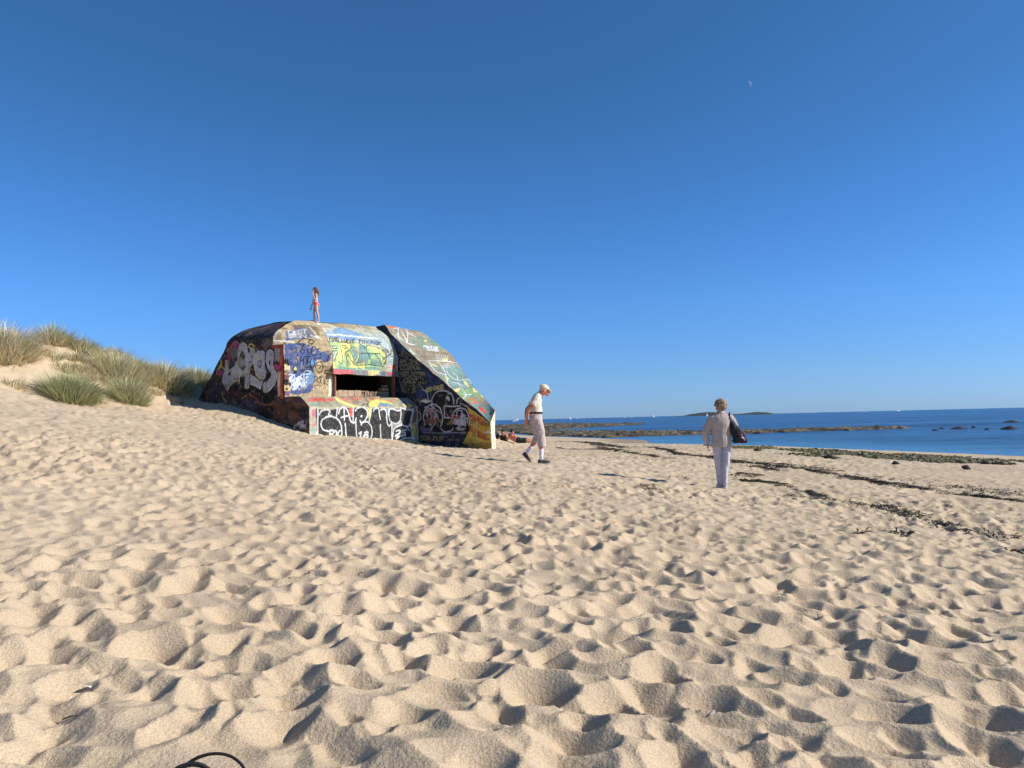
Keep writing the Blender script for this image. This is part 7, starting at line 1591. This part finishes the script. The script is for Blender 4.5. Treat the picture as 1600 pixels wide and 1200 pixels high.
f.ball((-.05, .05, .70), (.075, .075, .08)); f.ball((-.05, -.05, .70), (.075, .075, .08))
for sgn, kx, ax in ((1, -.03, -.085), (-1, .065, .075)):
    f.limb([(-.005, sgn*.068, .68), ((kx-.005)/2+.012, sgn*.066, .53), (kx, sgn*.062, .38)], [.073, .062, .044]); f.limb([(kx, sgn*.062, .38), ((kx*.65+ax*.35)-.014, sgn*.06, .27), (ax, sgn*.06, .06)], [.042, .041, .026]); f.limb([(ax-.02, sgn*.06, .035), (ax+.07, sgn*.065, .022), (ax+.13, sgn*.07, .016)], [.026, .03, .022])
f.build('body', M['skin'], girl, .006, 3)
f = Fig(); f.limb([(.022, 0, 1.0), (.018, 0, 1.055)], [(.121, .088), (.121, .086)]); 
f.ball((.075, .05, 1.02), (.04, .05, .042)); f.ball((.075, -.05, 1.02), (.04, .05, .042)); f.build('swim_top', M['pink'], girl, .006, 2)
f = Fig(); f.limb([(-.006, 0, .665), (.0, 0, .72), (.008, 0, .765)], [(.12, .085), (.133, .103), (.122, .092)]); f.ball((-.055, .05, .70), (.08, .08, .065)); f.ball((-.055, -.05, .70), (.08, .08, .065)); f.build('swim_bottom', M['pink'], girl, .006, 2)
f = Fig(); f.ball((.03, 0, 1.335), (.085, .078, .08)); f.limb([(-.01, 0, 1.34), (-.055, .01, 1.25), (-.075, .015, 1.13), (-.07, .02, 1.07)], [(.07, .045), (.085, .05), (.085, .035), (.05, .015)]); f.limb([(.03, -.07, 1.33), (.03, -.085, 1.2), (.04, -.08, 1.08)], [(.03, .045), (.03, .04), (.015, .02)]); f.limb([(.02, .07, 1.33), (.0, .082, 1.22), (-.01, .08, 1.12)], [(.03, .045), (.028, .04), (.015, .02)]); f.build('hair', M['hair_brown'], girl, .006, 2, .006, 40.)

# ---- two sunbathers lying beside the end of the wing wall
sx_, sy_ = -.15, 37.6; sz = gf(sx_, sy_)
pa = empty('person', (sx_-.35, sy_, sz), 0, 'dark haired sunbather in a black top resting on the elbows beside the dark bags', 'person', 'people on the beach')
f = Fig(); f.limb([(.05, .55, .13), (.02, .30, .20), (.0, .08, .36)], [(.17, .10), (.16, .10), (.17, .09)], (1, 0, 0)); f.limb([(0, .06, .38), (0, .0, .46)], [.05, .05]); f.ball((.0, -.03, .53), (.078, .09, .10))
for sgn in (1, -1): f.limb([(sgn*.17, .09, .36), (sgn*.22, .02, .20), (sgn*.22, -.06, .05)], [.05, .045, .04]); f.limb([(sgn*.22, -.06, .05), (sgn*.17, -.22, .045), (sgn*.12, -.30, .04)], [.038, .034, .024]); f.hand((sgn*.12, -.30, .04), (-sgn*.3, -1, -.05), (0, 0, -1), (-sgn, 0, 0), 1., .2); f.limb([(sgn*.09, .55, .13), (sgn*.12, .95, .10), (sgn*.12, 1.35, .07)], [.085, .06, .04])
f.build('body', M['skin_old'], pa, .011, 2)
f = Fig(); f.limb([(.05, .56, .13), (.02, .30, .20), (.0, .08, .36)], [(.185, .115), (.175, .115), (.185, .105)], (1, 0, 0)); f.build('black_top', M['black'], pa, .011, 2, .01, 12.)
f = Fig(); f.ball((.0, -.01, .56), (.092, .098, .10)); f.limb([(0, .05, .54), (0, .09, .44)], [(.08, .05), (.05, .03)], (1, 0, 0)); f.build('hair', M['hair_black'], pa, .009, 2, .006, 40.)
pb = empty('person', (sx_-.02, sy_-.25, sz), 0, 'sunburnt sunbather in dark green shorts lying on one side with legs stretched to the right', 'person', 'people on the beach')
f = Fig(); f.limb([(.42, 0, .15), (.25, .0, .20), (.05, .0, .36), (-.02, .0, .44)], [(.13, .14), (.12, .12), (.12, .14), (.08, .09)], (0, 1, 0)); f.limb([(.02, -.02, .42), (.08, -.04, .50)], [.05, .05]); f.ball((.12, -.05, .56), (.088, .078, .10), (0, .3, 0)); f.limb([(.19, -.06, .55), (.215, -.065, .53)], [.012, .014], n=8)
f.limb([(-.03, -.06, .40), (-.10, -.10, .20), (-.08, -.12, .05)], [.05, .045, .04]); f.limb([(-.08, -.12, .05), (.03, -.2, .06), (.12, -.26, .05)], [.038, .034, .025]); f.hand((.12, -.26, .05), (1, -.3, -.05), (0, 0, -1), (0, 1, 0), 1., .2); f.limb([(.0, .04, .46), (.16, -.05, .38), (.30, -.10, .27)], [.05, .045, .038]); f.limb([(.30, -.10, .27), (.24, -.16, .38), (.20, -.13, .49)], [.036, .033, .025]); f.hand((.20, -.13, .49), (-.3, .4, .8), (-.8, .5, 0), (0, -1, 0), 1., .5)
f.limb([(.45, .05, .16), (.80, .02, .17), (1.1, 0, .12)], [.10, .08, .06]); f.limb([(1.1, 0, .12), (1.3, .0, .10), (1.62, 0, .07)], [.055, .055, .038]); f.limb([(.45, -.05, .12), (.80, -.12, .11), (1.05, -.12, .08)], [.095, .08, .06]); f.limb([(1.05, -.12, .08), (1.25, -.1, .075), (1.55, -.1, .06)], [.055, .055, .038])
for q in ((1.62, 0, .07), (1.55, -.1, .06)): f.limb([q, (q[0]+.05, q[1]-.03, q[2]+.02), (q[0]+.09, q[1]-.10, q[2]+.03)], [.036, .036, .026])
f.build('body', M['skin_old'], pb, .010, 2)
f = Fig(); f.limb([(.36, 0, .17), (.46, 0, .16)], [(.15, .16), (.15, .15)], (0, 1, 0)); f.limb([(.46, .05, .16), (.78, .02, .17)], [.115, .10]); f.limb([(.46, -.05, .125), (.76, -.11, .11)], [.11, .10]); f.build('shorts', M['green_cloth'], pb, .010, 2, .008, 12.)
f = Fig(); f.ball((.11, -.045, .585), (.098, .09, .088), (0, .3, 0)); f.build('hair', M['hair_black'], pb, .009, 2, .005, 40.)
def sack(x, y, s, rz, label, mat='black'):
    t = empty('beach_bag', (x, y, gf(x, y)), rz, label, 'bag', 'bags by the sunbathers'); f = Fig(); f.limb([(0, 0, .04*s), (0, 0, .16*s), (0.01, 0, .30*s)], [(.20*s, .12*s), (.21*s, .13*s), (.12*s, .07*s)], (1, 0, 0)); f.build('bag_body', M[mat], t, .012, 3, .012, 9.); MB().tube([(-.08*s, 0, .30*s), (-.05*s, -.02, .42*s), (.05*s, -.02, .43*s), (.09*s, 0, .31*s)], .012, 6).build('handle', M[mat], t)
sack(sx_-.72, sy_+.05, 1.0, .3, 'black beach bag beside the dark haired sunbather'); sack(sx_-.95, sy_-.35, .8, -.4, 'smaller dark beach bag at the foot of the bunker wing wall')
mb = MB(); n = 14; V = []; F = []
for i in range(n):
    for j in range(n): u, v = i/(n-1), j/(n-1); x, y = sx_+.0+u*1.0, sy_-.5+v*.75; V.append((x, y, gf(x, y)+.03+.02*math.sin(9*u+3*v)))
for i in range(n-1):
    for j in range(n-1): F.append([i*n+j, (i+1)*n+j, (i+1)*n+j+1, i*n+j+1])
tag(mesh('towel', V, F, M['shorts'], None), 'pale crumpled towel under the sunbathers', 'towel')
# ------------------------------------------------------------------ sky, sun, camera
SUN_EL, SUN_AZ = 31., 99.     # degrees; azimuth clockwise from the viewing direction
w = bpy.data.worlds.new('World'); SC.world = w; w.use_nodes = True; nt = w.node_tree; bg = nt.nodes['Background']
sky = nt.nodes.new('ShaderNodeTexSky'); sky.sky_type = 'NISHITA'; sky.sun_disc = False
sky.sun_elevation = math.radians(SUN_EL); sky.sun_rotation = math.radians(SUN_AZ); sky.air_density = 1.0; sky.dust_density = .25; sky.ozone_density = 3.0; sky.altitude = 600
hs = nt.nodes.new('ShaderNodeHueSaturation'); hs.inputs['Saturation'].default_value = 1.12; hs.inputs['Value'].default_value = 1.0; hs.inputs['Hue'].default_value = .5
lk(nt, sky.outputs[0], hs.inputs['Color'])
# clear northern-summer blue: the air tints each height of the sky a little
tcw = nd(nt, 'ShaderNodeTexCoord'); spw = nd(nt, 'ShaderNodeSeparateXYZ'); lk(nt, tcw.outputs['Generated'], spw.inputs[0])
rw = ramp(nt, [(.0, (.28, .47, .98)), (.06, (.312, .495, .86)), (.146, (.345, .585, .91)), (.25, (.335, .59, .86)), (.36, (.345, .58, .755)), (.488, (.37, .605, .745))]); lk(nt, spw.outputs[2], rw.inputs[0])
mw = nd(nt, 'ShaderNodeVectorMath', operation='MULTIPLY'); lk(nt, hs.outputs[0], mw.inputs[0]); lk(nt, rw.outputs[0], mw.inputs[1])
mr_ = nd(nt, 'ShaderNodeMapRange', i_1=-.55, i_2=.6, i_3=.95, i_4=1.); lk(nt, spw.outputs[0], mr_.inputs[0])
m3 = nd(nt, 'ShaderNodeVectorMath', operation='SCALE'); lk(nt, mw.outputs[0], m3.inputs[0]); lk(nt, mr_.outputs[0], m3.inputs['Scale'])
lk(nt, m3.outputs[0], bg.inputs['Color']); bg.inputs['Strength'].default_value = .132
sl = bpy.data.lights.new('sun', 'SUN'); sl.energy = 4.5; sl.angle = math.radians(.53); sl.color = (1., .955, .88)
so = bpy.data.objects.new('sun', sl); COL.objects.link(so)
e, a = math.radians(SUN_EL), math.radians(SUN_AZ); d = Vector((math.cos(e)*math.sin(a), math.cos(e)*math.cos(a), math.sin(e)))
so.rotation_euler = d.to_track_quat('Z', 'Y').to_euler(); so.location = (30, 0, 30)
cam = bpy.data.cameras.new('camera'); co = bpy.data.objects.new('camera', cam); COL.objects.link(co)
cam.sensor_fit = 'HORIZONTAL'; cam.angle = 2*math.atan(800/1200); cam.clip_start = .05; cam.clip_end = 60000
co.matrix_world = Matrix.Rotation(math.pi/2+math.atan(56/1200), 4, 'X') @ Matrix.Rotation(math.radians(-1.39), 4, 'Z')
SC.camera = co
SC.view_settings.view_transform = 'Standard'; SC.view_settings.look = 'None'; SC.view_settings.exposure = .35; SC.view_settings.gamma = 1.
